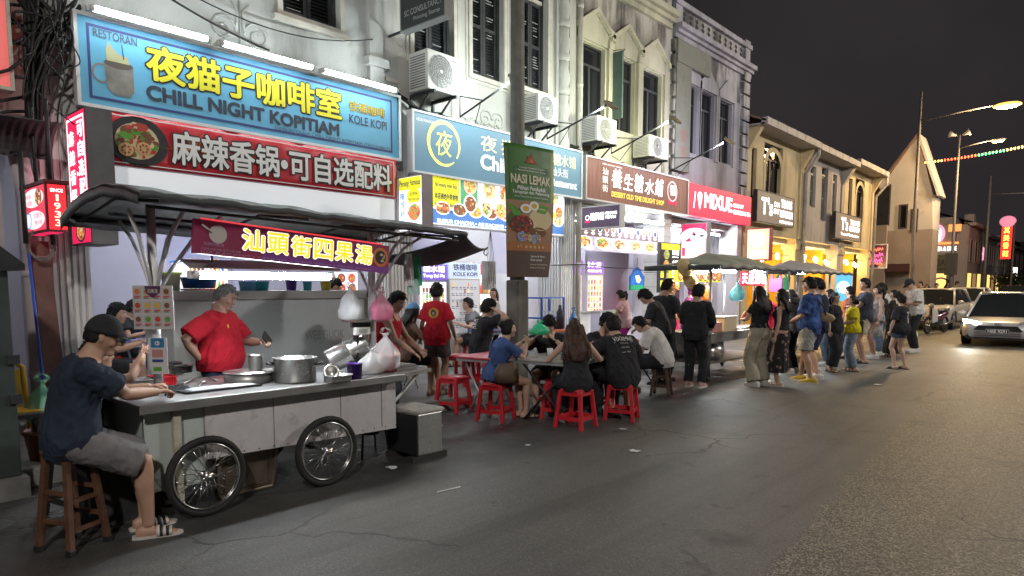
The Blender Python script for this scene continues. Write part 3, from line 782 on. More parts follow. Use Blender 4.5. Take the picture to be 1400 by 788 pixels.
for sg in(-1,1):
 mb.tube(scroll((oy+sg*.05,oz),sg,.17),[.018]*20+[.014]*6,PW,6); mb.tube([(XF+.012,oy+sg*.05,oz+.02),(XF+.012,oy+sg*.03,oz+.25),(XF+.012,oy+sg*.12,oz+.36)],[.018,.014,.006],PW,6)
 mb.tube(scroll((oy+sg*.1,oz-.22),sg,.12,1.2,-1),.014,PW,6)
mb.tube([(XF+.012,oy,oz-.42),(XF+.012,oy,oz+.45)],[.02,.008],PW,6)
mb.build('plaster_ornament',H1)
mb=MB()
mb.b2((-13.7,2.1,.15),(-13.5,6.7,3.2),LAV); mb.b2((-13.5,2.0,.15),(XF-.6,2.1,3.2),LAV); mb.b2((-13.5,6.62,.15),(-9.2,6.72,3.2),LAV)
mb.b2((-12.4,2.1,.15),(-11.9,3.15,3.2),LAV)
mb.build('interior_wall',H1)
mb=MB(); mb.b2((-11.88,2.16,.15),(-11.83,2.85,2.25),mat('doorway_dark',(.035,.035,.05),.8)); mb.build('doorway',H1)
mb=MB(); fluted(mb,2.28,.42,XF,XF-.5,.15,3.36,ribbed); mb.build('pillar',H1)
mb=MB(); slab(mb,FR,2.5,2.9,6.46,3.52,TILEW,-.2,-.02); mb.build('fascia',H1)
# --- house 2 (cream, black shutters)
H2=shell_house('shophouse','cream shophouse with three tall black louvred windows above the blue dessert sign',6.72,11.1,9,PC2)
W2=[(7.03,7.86,5.12,7.1),(8.28,9.06,5.12,7.1),(9.55,10.27,5.2,7.1)]
mb=MB(); wall(mb,FR,6.724,11.1,3.35,9.3,W2,PC2)
mb.b2((-10.6,6.72,3.2),(XF-.3,11.1,3.34),CEIL); mb.build('wall',H2)
for w in W2:louvre_window(H2,*w,rnd)
mb=MB()
for w in W2:
 trim_frame(mb,*w,.075,TRIM,.035); trim_frame(mb,w[0]-.1,w[1]+.1,w[2]-.1,w[3]+.1,.035,TRIM,.02)
mb.build('window_trim',H2)
mb=MB()
z=3.4
for k in range(9):
 z1=z+.62; mb.lathe([(.11,z),(.15,z+.04),(.15,z+.1),(.12,z+.16),(.155,z+.32),(.12,z+.50),(.13,z+.60),(.11,z1)],PC2,(XF+.02,10.72,0),16); z=z1
slab(mb,FR,10.50,3.36,10.58,9.28,PC2,-.02,.05); slab(mb,FR,10.9,3.36,11.09,9.28,PC2,-.02,.06)
mb.build('quoin_column',H2)
mb=MB()
for(px,py,k)in((655,178,1.0),(672,165,.8),(640,172,.7)):
 c=PX(px,py,XF)[1:]
 for sg in(-1,1):mb.tube(scroll((c[0],c[1]),sg,.20*k),.016,PC2,6); mb.tube(scroll((c[0],c[1]-.1),sg,.13*k,1.3,-1),.013,PC2,6)
mb.build('plaster_ornament',H2)
mb=MB(); mb.b2((-10.7,6.72,.15),(-10.5,11.1,3.2),TILEW); mb.b2((-10.5,8.55,.15),(-9.4,8.7,3.2),LAV); mb.build('interior_wall',H2)
mb=MB(); fluted(mb,6.74,.44,XF,XF-.5,.15,3.36,ribbed); mb.build('pillar',H2)
mb=MB(); fluted(mb,10.95,.48,XF,XF-.55,.15,3.36,ribbed); mb.build('pillar',H2)
mb=MB(); slab(mb,FR,6.98,3.12,10.68,3.6,TILEW,-.2,-.02); mb.build('fascia',H2)
mb=MB(); mb.tube([(XF+.09,11.2,.2),(XF+.09,11.2,9)],.055,TRIM,10)
for z in(2,4,5.5,7):mb.tube([(XF+.09,11.2,z),(XF+.09,11.2,z+.08)],.066,TRIM,10)
tag(mb.build('downpipe',at=(XF+.09,11.2,.15)),'cream drainpipe running down between the black shutters and the dark casement windows','drainpipe')
# --- house 3 (ivory, gabled windows)
H3=shell_house('shophouse','ivory shophouse with three small plaster gables over dark windows above the brown sign',11.12,15.0,9,PC3)
W3=[(11.36,12.2,4.95,6.48),(12.5,13.36,4.95,6.48),(13.66,14.54,4.95,6.48)]
mb=MB(); wall(mb,FR,11.12,15.0,3.35,6.64,W3,PC3); slab(mb,FR,11.12,6.642,15.0,7.64,PMOLD,-.28,0); mb.b2((-10.6,11.12,3.2),(XF-.3,15,3.34),CEIL); mb.build('wall',H3)
for w in W3:casement(H3,*w)
mb=MB()
for y in(12.35,13.51):
 slab(mb,FR,y-.10,4.6,y+.10,6.7,PC3,-.02,.07); slab(mb,FR,y-.13,6.5,y+.13,6.62,PC3,-.02,.10); slab(mb,FR,y-.13,6.74,y+.13,6.86,PC3,-.02,.11)
for y in(11.27,14.66):slab(mb,FR,y-.07,4.2,y+.07,6.8,PC3,-.02,.06)
mb.build('pilaster',H3)
for w in W3:
 mb=MB(); a,b=w[0]-.16,w[1]+.16; m=(a+b)/2
 mb.poly([FR.at(*q,.05)for q in((a,6.5),(b,6.5),(b,6.66),(m,7.12),(a,6.66))],PC3,FR.n,.07)
 for p,q in(((a-.05,6.66),(m,7.18)),((b+.05,6.66),(m,7.18))):
  sg=1 if p[0]<q[0]else-1
  mb.poly([FR.at(*t,.13)for t in([p,(q[0],q[1]-.09),q,(p[0],p[1]+.10)]if sg>0 else[(q[0],q[1]-.09),p,(p[0],p[1]+.10),q])],PC3,FR.n,.08)
 mb.build('gable',H3)
mb=MB(); cornice(mb,11.1,14.86,7.60,PC3,.34,.26); mb.build('cornice',H3)
mb=MB(); slab(mb,FR,11.12,7.94,14.9,9.3,PMOLD,-.25,.02); slab(mb,FR,11.12,6.9,14.95,7.6,PMOLD,-.2,.004)if False else None; mb.build('parapet',H3)
mb=MB(); mb.b2((-10.7,11.1,.15),(-10.5,15,3.2),LAV); mb.b2((-10.5,12.9,.15),(-9.2,13.0,3.2),LAV); mb.b2((-10.49,11.2,.15),(-10.45,12.8,1.9),TILEW); mb.build('interior_wall',H3)
mb=MB(); mb.b2((-8.8,14.78,.15),(XF,15.14,3.36),mat('tile_white',(.6,.6,.58),.35,0,.06,8))
for z in np.arange(.4,3.3,.3):mb.b2((-8.803,14.777,z),(XF+.003,15.143,z+.008),mat('grout',(.3,.3,.29),.9))
mb.build('pillar',H3)
# --- house 4 (bluish, lattice parapet)
H4=shell_house('shophouse','mouldy blue grey shophouse with a lattice parapet, last of the tall houses',15.0,19.4,9,PB4)
W4=[(15.86,16.34,4.95,6.58),(16.5,17.3,4.95,6.58),(17.6,18.4,4.95,6.58)]
mb=MB(); wall(mb,FR,15.002,19.3,3.35,6.70,W4,PB4); slab(mb,FR,15.002,6.702,19.3,7.5,PMOLD4,-.28,0); mb.b2((-10.6,15,3.2),(XF-.3,19.3,3.34),CEIL); mb.b2((-20,19.12,.15),(XF-.02,19.3,8.2),PMOLD4); mb.build('wall',H4)
for w in W4:casement(H4,*w)
mb=MB()
for w in W4:
 a,b=w[0]-.12,w[1]+.12; m=(a+b)/2
 mb.poly([FR.at(*q,.06)for q in((a,6.6),(b,6.6),(b,6.76),(m,7.14),(a,6.76))],PB4,FR.n,.07)
 slab(mb,FR,a-.02,4.9,a+.07,6.6,PB4,-.01,.05); slab(mb,FR,b-.07,4.9,b+.02,6.6,PB4,-.01,.05)
mb.build('gable',H4)
mb=MB(); cornice(mb,15.02,19.45,7.48,PB4,.30,.24); mb.build('cornice',H4)
mb=MB(); slab(mb,FR,15.02,7.78,19.3,8.24,PMOLD4,-.22,.0); slab(mb,FR,15.0,8.24,19.42,8.36,PB4,-.26,.10)
dk=mat('lattice_void',(.04,.04,.042),.9)
for i in range(11):
 y=15.55+i*.33
 for z in(7.9,8.02,8.14):
  mb.poly([FR.at(y+q[0],z+q[1],.004)for q in((0,-.07),(.09,0),(0,.07),(-.09,0))],dk,FR.n,.003)
for y in(15.2,19.2):slab(mb,FR,y-.16,7.78,y+.16,8.46,PB4,-.24,.06)
mb.build('parapet',H4)
mb=MB(); z=3.4
while z<7.4:
 slab(mb,FR,18.95,z,19.36,z+.30,PMOLD4,-.02,.09); z+=.36
mb.build('quoin',H4); mb=MB(); z=3.4
while z<7.4:
 slab(mb,FR,14.93,z,15.16,z+.26,PMOLD,-.02,.10); z+=.34
mb.build('quoin',H4)
mb=MB(); mb.b2((-10.7,15,.15),(-10.5,19.3,3.2),LAV); mb.build('interior_wall',H4)
mb=MB()
a0,a1=16.4,17.9
ax_=FAC(-9.3)
pts=[(15.15,.15),(a0,.15)]+[((a0+a1)/2-(a1-a0)/2*cos(t),1.9+.85*sin(t))for t in np.linspace(0,pi,15)]+[(a1,.15),(19.1,.15),(19.1,3.2),(15.15,3.2)]
mb.poly([ax_.at(*q)for q in pts],LAV,ax_.n,.15); mb.build('arched_front',H4)
mb=MB(); mb.b2((-8.8,19.0,.15),(XF,19.28,3.36),TILEW); mb.build('pillar',H4)
# --- houses 5 6 7 (low, tiled eaves)
def low_house(label,y0,y1,wins,pm,kind,ze=6.22,lit=True,drop=.0):
 R=thing('shophouse',label,'shophouse',(XF-3,(y0+y1)/2,.15))
 mb=MB(); wall(mb,FR,y0,y1,3.2,ze,wins,pm); mb.b2((-12,y0,3.05),(XF-.3,y1,3.19),CEIL)
 mb.build('wall',R)
 for i,w in enumerate(wins):
  if kind=='arch':
   casement(R,*w,BROWNW,DGL)
   mb=MB(); ym=(w[0]+w[1])/2; r=(w[1]-w[0])/2
   if r>.3:
    ar=[(ym+(r+.02)*cos(t)*k,w[3]-.62+.55*sin(t)*k)for k,ts in((1,np.linspace(0,pi,13)),(.72,np.linspace(pi,0,13)))for t in ts]
    vs=[FR.at(*q,.02)for q in ar]; n=13
    mb.add(vs,[(j,j+1,2*n-2-j,2*n-1-j)for j in range(n-1)],pm)
    for e in(w[0],w[1]-.14):slab(mb,FR,e,w[2],e+.14,w[3]-.62,pm,-.1,.018)
    mb.build('window_arch',R)
  else:louvre_window(R,*w,rnd,.25,GREYW,SHUTL,.1)
 mb=MB()
 n=9
 mb.add([(XF+.55,y0,ze+.05),(XF+.55,y1,ze+.05),(XF-5.2,y1,ze+2.5),(XF-5.2,y0,ze+2.5)],[(0,1,2,3)],ROOFT)
 mb.add([(XF+.53,y0,ze-.03),(XF+.53,y1,ze-.03),(XF-.02,y1,ze-.02),(XF-.02,y0,ze-.02)],[(0,1,2,3)],GUT)
 mb.build('roof',R,solid=.05)
 mb=MB(); k=6
 for i in range(k):
  a=y0+(y1-y0)*i/k; b=y0+(y1-y0)*(i+1)/k-.03
  mb.b2((XF+.42,a,ze-.06),(XF+.60,b,ze+.14),GUT)
 mb.build('gutter',R)
 for y in(y0+.2,y1-.2):mb=MB(); mb.b2((XF-.4,y-.2,.15),(XF,y+.2,3.2),pm); mb.b2((XF-.45,y-.25,2.85),(XF+.05,y+.25,3.05),pm); mb.build('pillar',R)
 for y in(y0+.15,y1-.15):
  mb=MB(); mb.poly([(XF+.02,y-.1,ze-.06),(XF+.02,y-.1,ze-.75),(XF+.42,y-.1,ze-.06)],pm,(0,-1,0),.2); slab(mb,FR,y-.14,3.2,y+.14,ze-.06,pm,-.01,.05); mb.build('bracket',R)
 return R
H5=low_house('ochre shophouse with brown arched windows, nearest of the low tiled row',19.42,24.1,[(19.78,20.2,4.2,5.66),(20.75,22.25,4.3,5.95)],PY5,'arch')
H6=low_house('weathered grey shophouse with louvred shutters between two ochre ones',24.12,28.7,[(24.9,25.5,4.4,5.8),(26.1,26.8,4.0,5.9),(27.4,27.9,4.4,5.8)],PG6,'louvre',6.20)
H7=low_house('ochre shophouse with a white drainpipe at the far end of the low row',28.72,33.0,[(29.4,29.9,4.3,5.9),(30.3,31.6,4.3,6.0)],PY5,'arch',6.34)
AMB=mat('inner_wall_amber',(.72,.43,.04),.7,0,.12,2)
for R,y0,y1 in((H5,19.42,24.1),(H6,24.12,28.7),(H7,28.72,33.0)):
 mb=MB(); mb.b2((-10.2,y0,.15),(-10.0,y1,3.05),AMB); mb.b2((-10.0,y1-.1,.15),(-8.9,y1-.02,3.05),AMB)
 for i in range(5):
  y=y0+.5+i*.8; mb.b2((-9.99,y,.3),(-9.94,y+.06,2.6),mat('inner_trim',(.35,.2,.05),.7))
 mb.build('interior_wall',R)
mb=MB(); mb.tube([(XF+.5,33.05,6.35),(XF+.5,33.05,6.0),(XF+.1,33.05,5.5),(XF+.1,33.05,.2)],.06,GUT,8)
tag(mb.build('downpipe',at=(XF+.1,33.05,.15)),'pale drainpipe bent under the eave at the far ochre corner','drainpipe')
mb=MB(); mb.tube([(XF+.5,24.12,6.2),(XF+.5,24.12,5.95),(XF+.12,24.12,5.4),(XF+.12,24.12,.2)],.06,GUT,8)
tag(mb.build('downpipe',at=(XF+.12,24.12,.15)),'pale drainpipe between the nearer ochre house and the grey shuttered house','drainpipe')
H0=thing('shophouse','dim plastered house at the near end behind the tangle of black cables','shophouse',(XF-3,-.3,.15))
mb=MB(); wall(mb,FR,-2.6,2.1,3.3,9.3,[(-1.2,-.3,5.1,7)],PG6); mb.b2((-10.6,-2.6,3.15),(XF-.3,2.1,3.29),CEIL); mb.b2((-10.7,-2.6,.15),(-10.5,2.1,3.15),mat('inner_wall_pinkish',(.45,.38,.42),.8,0,.1,2)); mb.build('wall',H0)
louvre_window(H0,-1.2,-.3,5.1,7,rnd)
mb=MB(); mb.b2((XF-.4,1.35,.15),(XF,1.75,3.3),plaster('pier_pale',(.5,.47,.47),.5)); mb.build('pillar',H0)
# --- white gable house beyond the gap
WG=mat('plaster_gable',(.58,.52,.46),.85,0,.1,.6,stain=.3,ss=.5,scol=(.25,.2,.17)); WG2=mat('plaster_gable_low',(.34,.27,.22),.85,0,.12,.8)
YG=42.0; fg=FRT(YG)
gp=[PY(x,y,YG)for x,y in((1176,318),(1176,243),(1216,240),(1256,186),(1275,266),(1275,318))]
HG=thing('gable_house','pale house with a tall blank gable beyond the low ochre row','house',((gp[0][0]+gp[-1][0])/2,YG+6,.15))
zl=gp[0][2]
mb=MB(); mb.poly([fg.at(q[0],q[2])for q in((gp[0]),gp[-1],gp[4],gp[3],gp[2],gp[1])],WG,fg.n,.3)
q0=PY(1176,243,YG); q1=PY(1216,240,YG)
mb.b2((gp[-1][0]-.3,YG+.3,zl),(gp[-1][0],YG+1.6,gp[4][2]),WG); mb.b2((gp[0][0]-3,YG+.0,zl),(gp[0][0],YG+.3,gp[1][2]),WG)
mb.build('wall',HG)
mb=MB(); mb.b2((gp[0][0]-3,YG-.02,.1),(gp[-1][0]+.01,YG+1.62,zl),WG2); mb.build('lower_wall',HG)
mb=MB(); r=gp[3]
for e in(gp[2],gp[4]):
 mb.add([(e[0]+(.3 if e is gp[4]else-.2),YG-.15,e[2]-.1),(r[0],YG-.15,r[2]+.08),(r[0],YG+1.6,r[2]+.08),(e[0]+(.3 if e is gp[4]else-.2),YG+1.6,e[2]-.1)],[(0,1,2,3)],WG if e is gp[4]else ROOFT)
mb.build('roof',HG,solid=.12)
for x0,y0,x1,y1 in((1232,282,1238,311),(1248,288,1252,316)):
 a=PY(x0,y0,YG); b=PY(x1,y1,YG); mb=MB(); frame_bars(mb,fg,a[0],b[2],b[0],a[2],.08,BROWNW,-.05,.05); rect(mb,fg,a[0],b[2],b[0],a[2],DGL,.012); mb.build('window',HG)
a=PY(1217,362,YG); b=PY(1250,372,YG); mb=MB(); mb.b2((a[0],YG-1.2,b[2]),(b[0],YG,a[2]),mat('awning_maroon',(.08,.03,.03),.7)); mb.build('awning',HG)
a=PY(1183,262,YG-1); b=PY(1214,308,YG-1)
mb=MB()
fq=FRT(YG-1); rnd2=random.Random(5)
top=[(a[0]+(b[0]-a[0])*i/10,a[2]+rnd2.uniform(-.25,.35))for i in range(11)]
mb.poly([fq.at(*q)for q in[(a[0],b[2]),(b[0],b[2])]+list(reversed(top))],mat('tarp_black',(.02,.02,.022),.9,0,.3,2),fq.n,.3)
mb.b2((a[0],YG-1.2,.1),(b[0],YG-1.0,b[2]),WG2)
tag(mb.build('boundary_wall',at=(a[0],YG-1,.15)),'dark torn sheeting on a wall between the far ochre house and the pale gable','wall')
# ------------------------------------------------------------------ signs
def yz(px,py,X):
 q=PX(px,py,X); return q[1],q[2]
def bx(x0,y0,x1,y1,X):
 a=yz(x0,y0,X); b=yz(x1,y1,X); return a[0],b[1],b[0],a[1]
ALU=mat('aluminium',(.50,.50,.50),.4,.6,.12,8); ALUW=mat('frame_white',(.72,.73,.74),.45,0,.06,6); DKM=mat('dark_steel',(.035,.037,.04),.55,.3,.25,10)
WHT=mat('print_white',(.78,.78,.77),.6); BLK=mat('print_black',(.02,.02,.022),.6); NAVY=mat('print_navy',(.035,.05,.20),.6); GRYT=mat('print_charcoal',(.06,.075,.11),.6)
YEL=mat('print_yellow',(.72,.66,.02),.6); RED=mat('print_red',(.60,.035,.045),.55,0,.08,2); ORG=mat('print_orange',(.70,.26,.04),.6)
TUBE=mat('tube_lit',(1,1,1),.4,emit=42,ecol=(.86,.97,1.0)); TUBEB=mat('tube_lit_bright',(1,1,1),.4,emit=105,ecol=(.90,.95,1.0))
FOOD=[mat('food_%s'%n,c,.7)for n,c in(('orange',(.55,.17,.04)),('red',(.45,.05,.03)),('brown',(.18,.07,.03)),('cream',(.62,.5,.3)),('green',(.10,.30,.04)),('gold',(.62,.38,.05)))]
LFOOD=[mat('lit_food_%s'%n,c,.7,emit=k)for n,c,k in(('orange',(.75,.25,.08),.55),('red',(.65,.10,.06),.55),('brown',(.30,.13,.07),.5),('cream',(.85,.7,.45),.6),('green',(.25,.5,.15),.45),('gold',(.85,.55,.12),.6))]
LW=mat('lit_white',(.85,.87,.9),.6,emit=.85); LB=mat('lit_blue',(.10,.25,.62),.6,emit=.6); LY=mat('lit_yellow',(.85,.80,.03),.6,emit=.62); LBK=mat('lit_panel_ink',(.02,.03,.10),.6,emit=.3)
LR=mat('lit_red',(.95,.02,.03),.6,emit=1.0); LPK=mat('lit_pink',(.9,.5,.55),.6,emit=.7); LRS=mat('lit_crimson',(.78,.02,.10),.6,emit=.85); LTX=mat('lit_letter',(1,1,1),.6,emit=1.6)
def tube_light(fr,x0,x1,y,m,label,group=None,r=.020,off=.12,h=.05,name='tube_light'):
 """fluorescent batten: housing, lit tube, two end caps"""
 a,b=fr.at(x0,y,off),fr.at(x1,y,off); c=(a+b)/2
 t=thing(name,label,'tube light',c,0,group)
 mb=MB(); slab(mb,fr,x0-.03,y-h/2,x1+.03,y+h/2,ALUW,off-.07,off-.03); mb.build('housing',t)
 mb=MB(); mb.tube([fr.at(x0+.02,y,off),fr.at(x1-.02,y,off)],r,m,8); mb.build('tube',t)
 for e,d in((x0,1),(x1,-1)):
  mb=MB(); mb.tube([fr.at(e-d*.01,y,off),fr.at(e+d*.025,y,off)],r+.004,ALUW,8); slab(mb,fr,e-.012,y-.02,e+.012,y+.02,ALUW,off-.035,off-.006); mb.build('end_cap',t)
 return t
X1=-8.0; F1=FAC(X1)
s1=thing('shop_sign','big pale blue coffee shop board with yellow characters lit from above by white tubes','sign',(X1,4.45,3.47))
SB=mat('board_sky_blue',(.13,.40,.60),.5,0,.14,1.2,spec=.3,stain=.25,ss=1.5,scol=(.10,.26,.38),streak=True)
mb=MB(); slab(mb,F1,2.42,3.47,6.52,4.33,SB,-.08,0); mb.build('panel',s1)
mb=MB(); frame_bars(mb,F1,2.42,3.47,6.52,4.33,.035,ALUW,-.10,.02); mb.build('frame',s1)
mb=MB(); border(mb,F1,2.50,3.53,6.40,4.27,.028,NAVY,.003); text(mb,F1,'RESTORAN',2.56,4.15,2.98,4.235,GRYT,.008,.012)
text(mb,F1,'夜猫子咖啡室',3.06,3.83,5.54,4.215,BLK,.004,.03,grow=.045); text(mb,F1,'夜猫子咖啡室',3.06,3.83,5.54,4.215,YEL,.009,.03)
text(mb,F1,'CHILL NIGHT KOPITIAM',3.05,3.615,5.50,3.785,mat('print_slate',(.03,.04,.065),.6),.004,.045)
text(mb,F1,'DIMILIKI OLEH: CHILL NIGHT KOPITIAM (TR0330480-P)',*bx(376,176,533,212,X1)[:1],3.545,6.35,3.60,GRYT)
text(mb,F1,'铁桶咖啡',5.66,3.99,6.27,4.13,BLK,.004,.012,grow=.03); text(mb,F1,'铁桶咖啡',5.66,3.99,6.27,4.13,mat('print_gold',(.6,.45,.03),.6),.006,.004)
text(mb,F1,'KOLE KOPI',5.66,3.83,6.30,3.95,GRYT,.004,.018)
mb.build('lettering',s1)
mb=MB()
cy0=2.78; MUG=mat('print_tin',(.20,.19,.17),.6,0,.3,6)
polyf(mb,F1,[(cy0-.13,3.92),(cy0-.11,3.66),(cy0-.04,3.60),(cy0+.10,3.60),(cy0+.15,3.66),(cy0+.15,3.92)],MUG,.004); disc(mb,F1,cy0+.01,3.92,.14,mat('print_tea',(.09,.07,.05),.6),.005,.045)
disc(mb,F1,cy0-.16,3.80,.09,MUG,.0035,.10,ring=.02)
polyf(mb,F1,[(cy0-.10,3.94),(cy0+.12,3.94),(cy0+.10,4.01),(cy0+.02,4.02),(cy0-.04,4.07),(cy0-.085,4.13),(cy0-.11,4.04)],mat('print_milk_tea',(.42,.40,.22),.6),.0055)
mb.tube([F1.at(cy0+.06,3.98,.006),F1.at(cy0+.05,4.13,.006)],.004,BLK,5)
mb.build('mug_print',s1)
for i,(a,b)in enumerate(((2.50,3.68),(3.82,5.01),(5.14,6.34))):
 tube_light(F1,a,b,4.365,TUBE,('first','middle','last')[i]and('white tube over the %s of the pale blue coffee shop sign'%('RESTORAN end','middle characters','KOLE KOPI end')[i]),'tubes above the blue coffee sign',.028,.19)
X2=-7.97; F2=FAC(X2)
s2=thing('banner','long red banner with white characters and a plate of spicy noodles below the blue board','banner',(X2,4.55,2.86))
mb=MB(); mb.grid(lambda u,v:F2.at(2.62+3.82*u,2.88+.55*v,.006*sin(u*23)*sin(v*5)+.005*sin(u*57+v*3)-.01),60,6,mat('vinyl_red',(.56,.03,.045),.35,0,.1,2)); mb.build('cloth',s2,solid=.006)
mb=MB(); border(mb,F2,2.66,2.905,6.39,3.40,.010,WHT,.012)
text(mb,F2,'麻辣香锅•可自选配料',3.27,2.96,6.34,3.34,BLK,.012,.024,grow=.05); text(mb,F2,'麻辣香锅•可自选配料',3.27,2.96,6.34,3.34,WHT,.017,.024)
rnd=random.Random(11)
for k in range(14):
 a=rnd.uniform(-.3,3.3); mb.tube([F2.at(3.55+.05*cos(a),3.14,.011),F2.at(3.55+rnd.uniform(.2,.45)*cos(a),3.14+.22*sin(a),.011)],[.006,.0008],ORG,4)
mb.build('lettering',s2)
mb=MB(); disc(mb,F2,2.93,3.15,.31,BLK,.012,.26,28); dish(mb,F2,2.92,3.15,.27,FOOD,rnd,.014,70,None,.85)
for q in((2.80,3.05),(2.98,3.08)):
 disc(mb,F2,*q,.075,mat('food_lotus',(.6,.33,.15),.6),.024,.07); [disc(mb,F2,q[0]+.04*cos(t),q[1]+.038*sin(t),.012,FOOD[2],.026,n=8)for t in np.linspace(0,2*pi,8)[:-1]]
mb.build('noodle_print',s2)
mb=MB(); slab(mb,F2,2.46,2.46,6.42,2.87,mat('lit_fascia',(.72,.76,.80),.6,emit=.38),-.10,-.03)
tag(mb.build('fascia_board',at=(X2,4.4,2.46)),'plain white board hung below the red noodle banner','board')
YV=2.3; FV=FRT(YV)
s=thing('lightbox_sign','tall red lit box sign with two columns of white characters at the near pillar','sign',(-7.83,YV+.12,2.0))
mb=MB(); slab(mb,FV,-8.13,2.02,-7.53,3.33,mat('box_grey',(.14,.14,.145),.5,.3,.2,5),-.24,-.004); mb.build('case',s)
mb=MB(); rect(mb,FV,-8.11,2.04,-7.55,3.31,LRS,0); mb.build('face',s)
mb=MB(); border(mb,FV,-8.08,2.30,-7.57,3.27,.022,LTX,.003)
for i,c in enumerate('可自选配料'):text(mb,FV,c,-7.77,3.06-i*.185,-7.62,3.22-i*.185,LTX,.004,.02)
for i,c in enumerate('麻辣香锅'):text(mb,FV,c,-8.03,3.0-i*.19,-7.88,3.15-i*.19,LTX,.004,.02)
disc(mb,FV,-7.82,2.72,.02,LTX); mb.build('lettering',s)
mb=MB(); dish(mb,FV,-7.83,2.16,.15,LFOOD,rnd,.004,40,LBK,.75); mb.build('food_print',s)
Y3=1.86; F3=FRT(Y3); XR=-7.25
s=thing('lightbox_sign','small square red lit box reading SINCE 1933 hung from rods','sign',(XR-.38,Y3+.1,2.1))
mb=MB(); mb.b2((XR-.76,Y3+.003,2.10),(XR,Y3+.175,2.54),mat('box_maroon',(.12,.012,.02),.5)); mb.b2((XR-.79,Y3-.01,2.53),(XR+.015,Y3+.19,2.56),mat('box_maroon',(.12,.012,.02),.5)); mb.build('case',s)
mb=MB(); rect(mb,F3,XR-.745,2.12,XR-.02,2.52,mat('lit_pinkred',(.85,.06,.12),.6,emit=.7),0)
F3b=Frame((XR,Y3,0),(0,1,0),(0,0,1)); rect(mb,F3b,.02,2.12,.16,2.52,LR,.003); rect(mb,Frame((XR-.76,Y3,2.10),(1,0,0),(0,1,0)),.03,.02,.72,.15,LRS,0)if False else None
mb.add([(XR-.72,Y3+.02,2.098),(XR-.03,Y3+.02,2.098),(XR-.03,Y3+.15,2.098),(XR-.72,Y3+.15,2.098)],[(3,2,1,0)],LRS); mb.build('face',s)
mb=MB(); text(mb,F3b,'SINCE',.04,2.455,.14,2.485,LTX,.006,.01)
for i,c in enumerate('1933'):text(mb,F3b,c,.065 if i else .082,2.375-i*.075,.115 if i else .103,2.435-i*.075,mat('lit_cream',(1,.8,.6),.6,emit=1.1),.006,.012)
for z in(2.42,2.22):
 disc(mb,F3,XR-.37,z,.33,LW,.003,.085,20)
text(mb,F3,'鸡饭',XR-.60,2.42,XR-.42,2.46,LRS,.006); text(mb,F3,'云吞面',XR-.62,2.36,XR-.40,2.40,LRS,.006); text(mb,F3,'四果汤',XR-.35,2.23,XR-.12,2.28,LRS,.006); text(mb,F3,'糖水铺',XR-.35,2.17,XR-.12,2.215,LRS,.006)
mb.build('lettering',s)
mb=MB(); dish(mb,F3,XR-.19,2.42,.13,LFOOD,rnd,.005,24,None,.7); disc(mb,F3,XR-.55,2.22,.11,LB,.005,.075); disc(mb,F3,XR-.55,2.22,.095,LW,.006,.065); mb.build('food_print',s)
mb=MB()
for x in(XR-.6,XR-.15):mb.tube([(x,Y3+.09,2.55),(x,Y3+.09,3.3)],.018,DKM,6)
mb.build('hanger_rod',s)
s=thing('lightbox_sign','pale red lit board in a cream frame at the near upper corner','sign',(-7.95,1.0,3.45))
FL=FAC(-7.95); y1,z0=yz(20,121,-7.95)
mb=MB(); slab(mb,FL,-.6,z0,y1-.03,z0+1.2,mat('lit_rose',(.62,.13,.12),.6,emit=.65),-.12,0); mb.build('face',s)
mb=MB(); frame_bars(mb,FL,-.6,z0,y1-.03,z0+1.2,.03,TRIM,-.14,.02); mb.build('frame',s)
F4=FAC(-8.0); a=bx(563,149,795,271,-8.0); Y0,Y1=6.80,11.04; Z0,Z1=3.34,4.20
s=thing('shop_sign','slate blue restaurant board with a yellow brush ring and the word Chill','sign',(-8.0,8.9,Z0))
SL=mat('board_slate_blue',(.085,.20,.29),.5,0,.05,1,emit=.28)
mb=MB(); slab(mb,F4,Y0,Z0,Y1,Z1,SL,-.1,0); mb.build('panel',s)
mb=MB(); frame_bars(mb,F4,Y0,Z0,Y1,Z1,.03,ALUW,-.12,.02); mb.build('frame',s)
mb=MB(); YG_=mat('lit_lime',(.80,.78,.22),.6,emit=.45); LWH=mat('lit_white_soft',(.85,.86,.86),.6,emit=.5)
c=yz(607,197,-8.0); R_=.33; n=48
o=[]; i_=[]
for k in range(n):
 t=radians(-50)-k/(n-1)*radians(345); w=.022+.045*sin(pi*k/n)**.7+.006*sin(k*5)
 o.append(F4.at(c[0]+(R_+w*.4)*cos(t),c[1]+(R_+w*.4)*sin(t),.005)); i_.append(F4.at(c[0]+(R_-w*.6)*cos(t),c[1]+(R_-w*.6)*sin(t),.005))
mb.add(o+i_,[(k,k+1,n+k+1,n+k)for k in range(n-1)],YG_)
text(mb,F4,'夜',c[0]-.18,c[1]-.19,c[0]+.17,c[1]+.20,YG_,.006,.004,shear=.1)
b=yz(640,176,-8)[0],yz(668,210,-8)
for i,ch in enumerate('夜猫子'):text(mb,F4,ch,8.23+i*.50,3.84,8.62+i*.50,4.10,mat('lit_cream_yellow',(.85,.78,.42),.6,emit=.45),.005,.006)
text(mb,F4,'Chill Night',8.22,3.46,9.95,3.79,LWH,.005,.035)
text(mb,F4,'糖水铺',10.16,3.86,10.86,4.08,mat('lit_cream_yellow',(.85,.78,.42),.6,emit=.45),.005,.004); text(mb,F4,'汕头街',10.12,3.66,10.62,3.82,LWH,.005,.0); text(mb,F4,'Restaurant',10.12,3.47,10.90,3.62,LWH,.005,.03)
text(mb,F4,'KEDAI MAKANAN',6.86,4.08,7.22,4.12,LWH,.004); mb.build('lettering',s)
X5=-8.05; F5=FAC(X5)
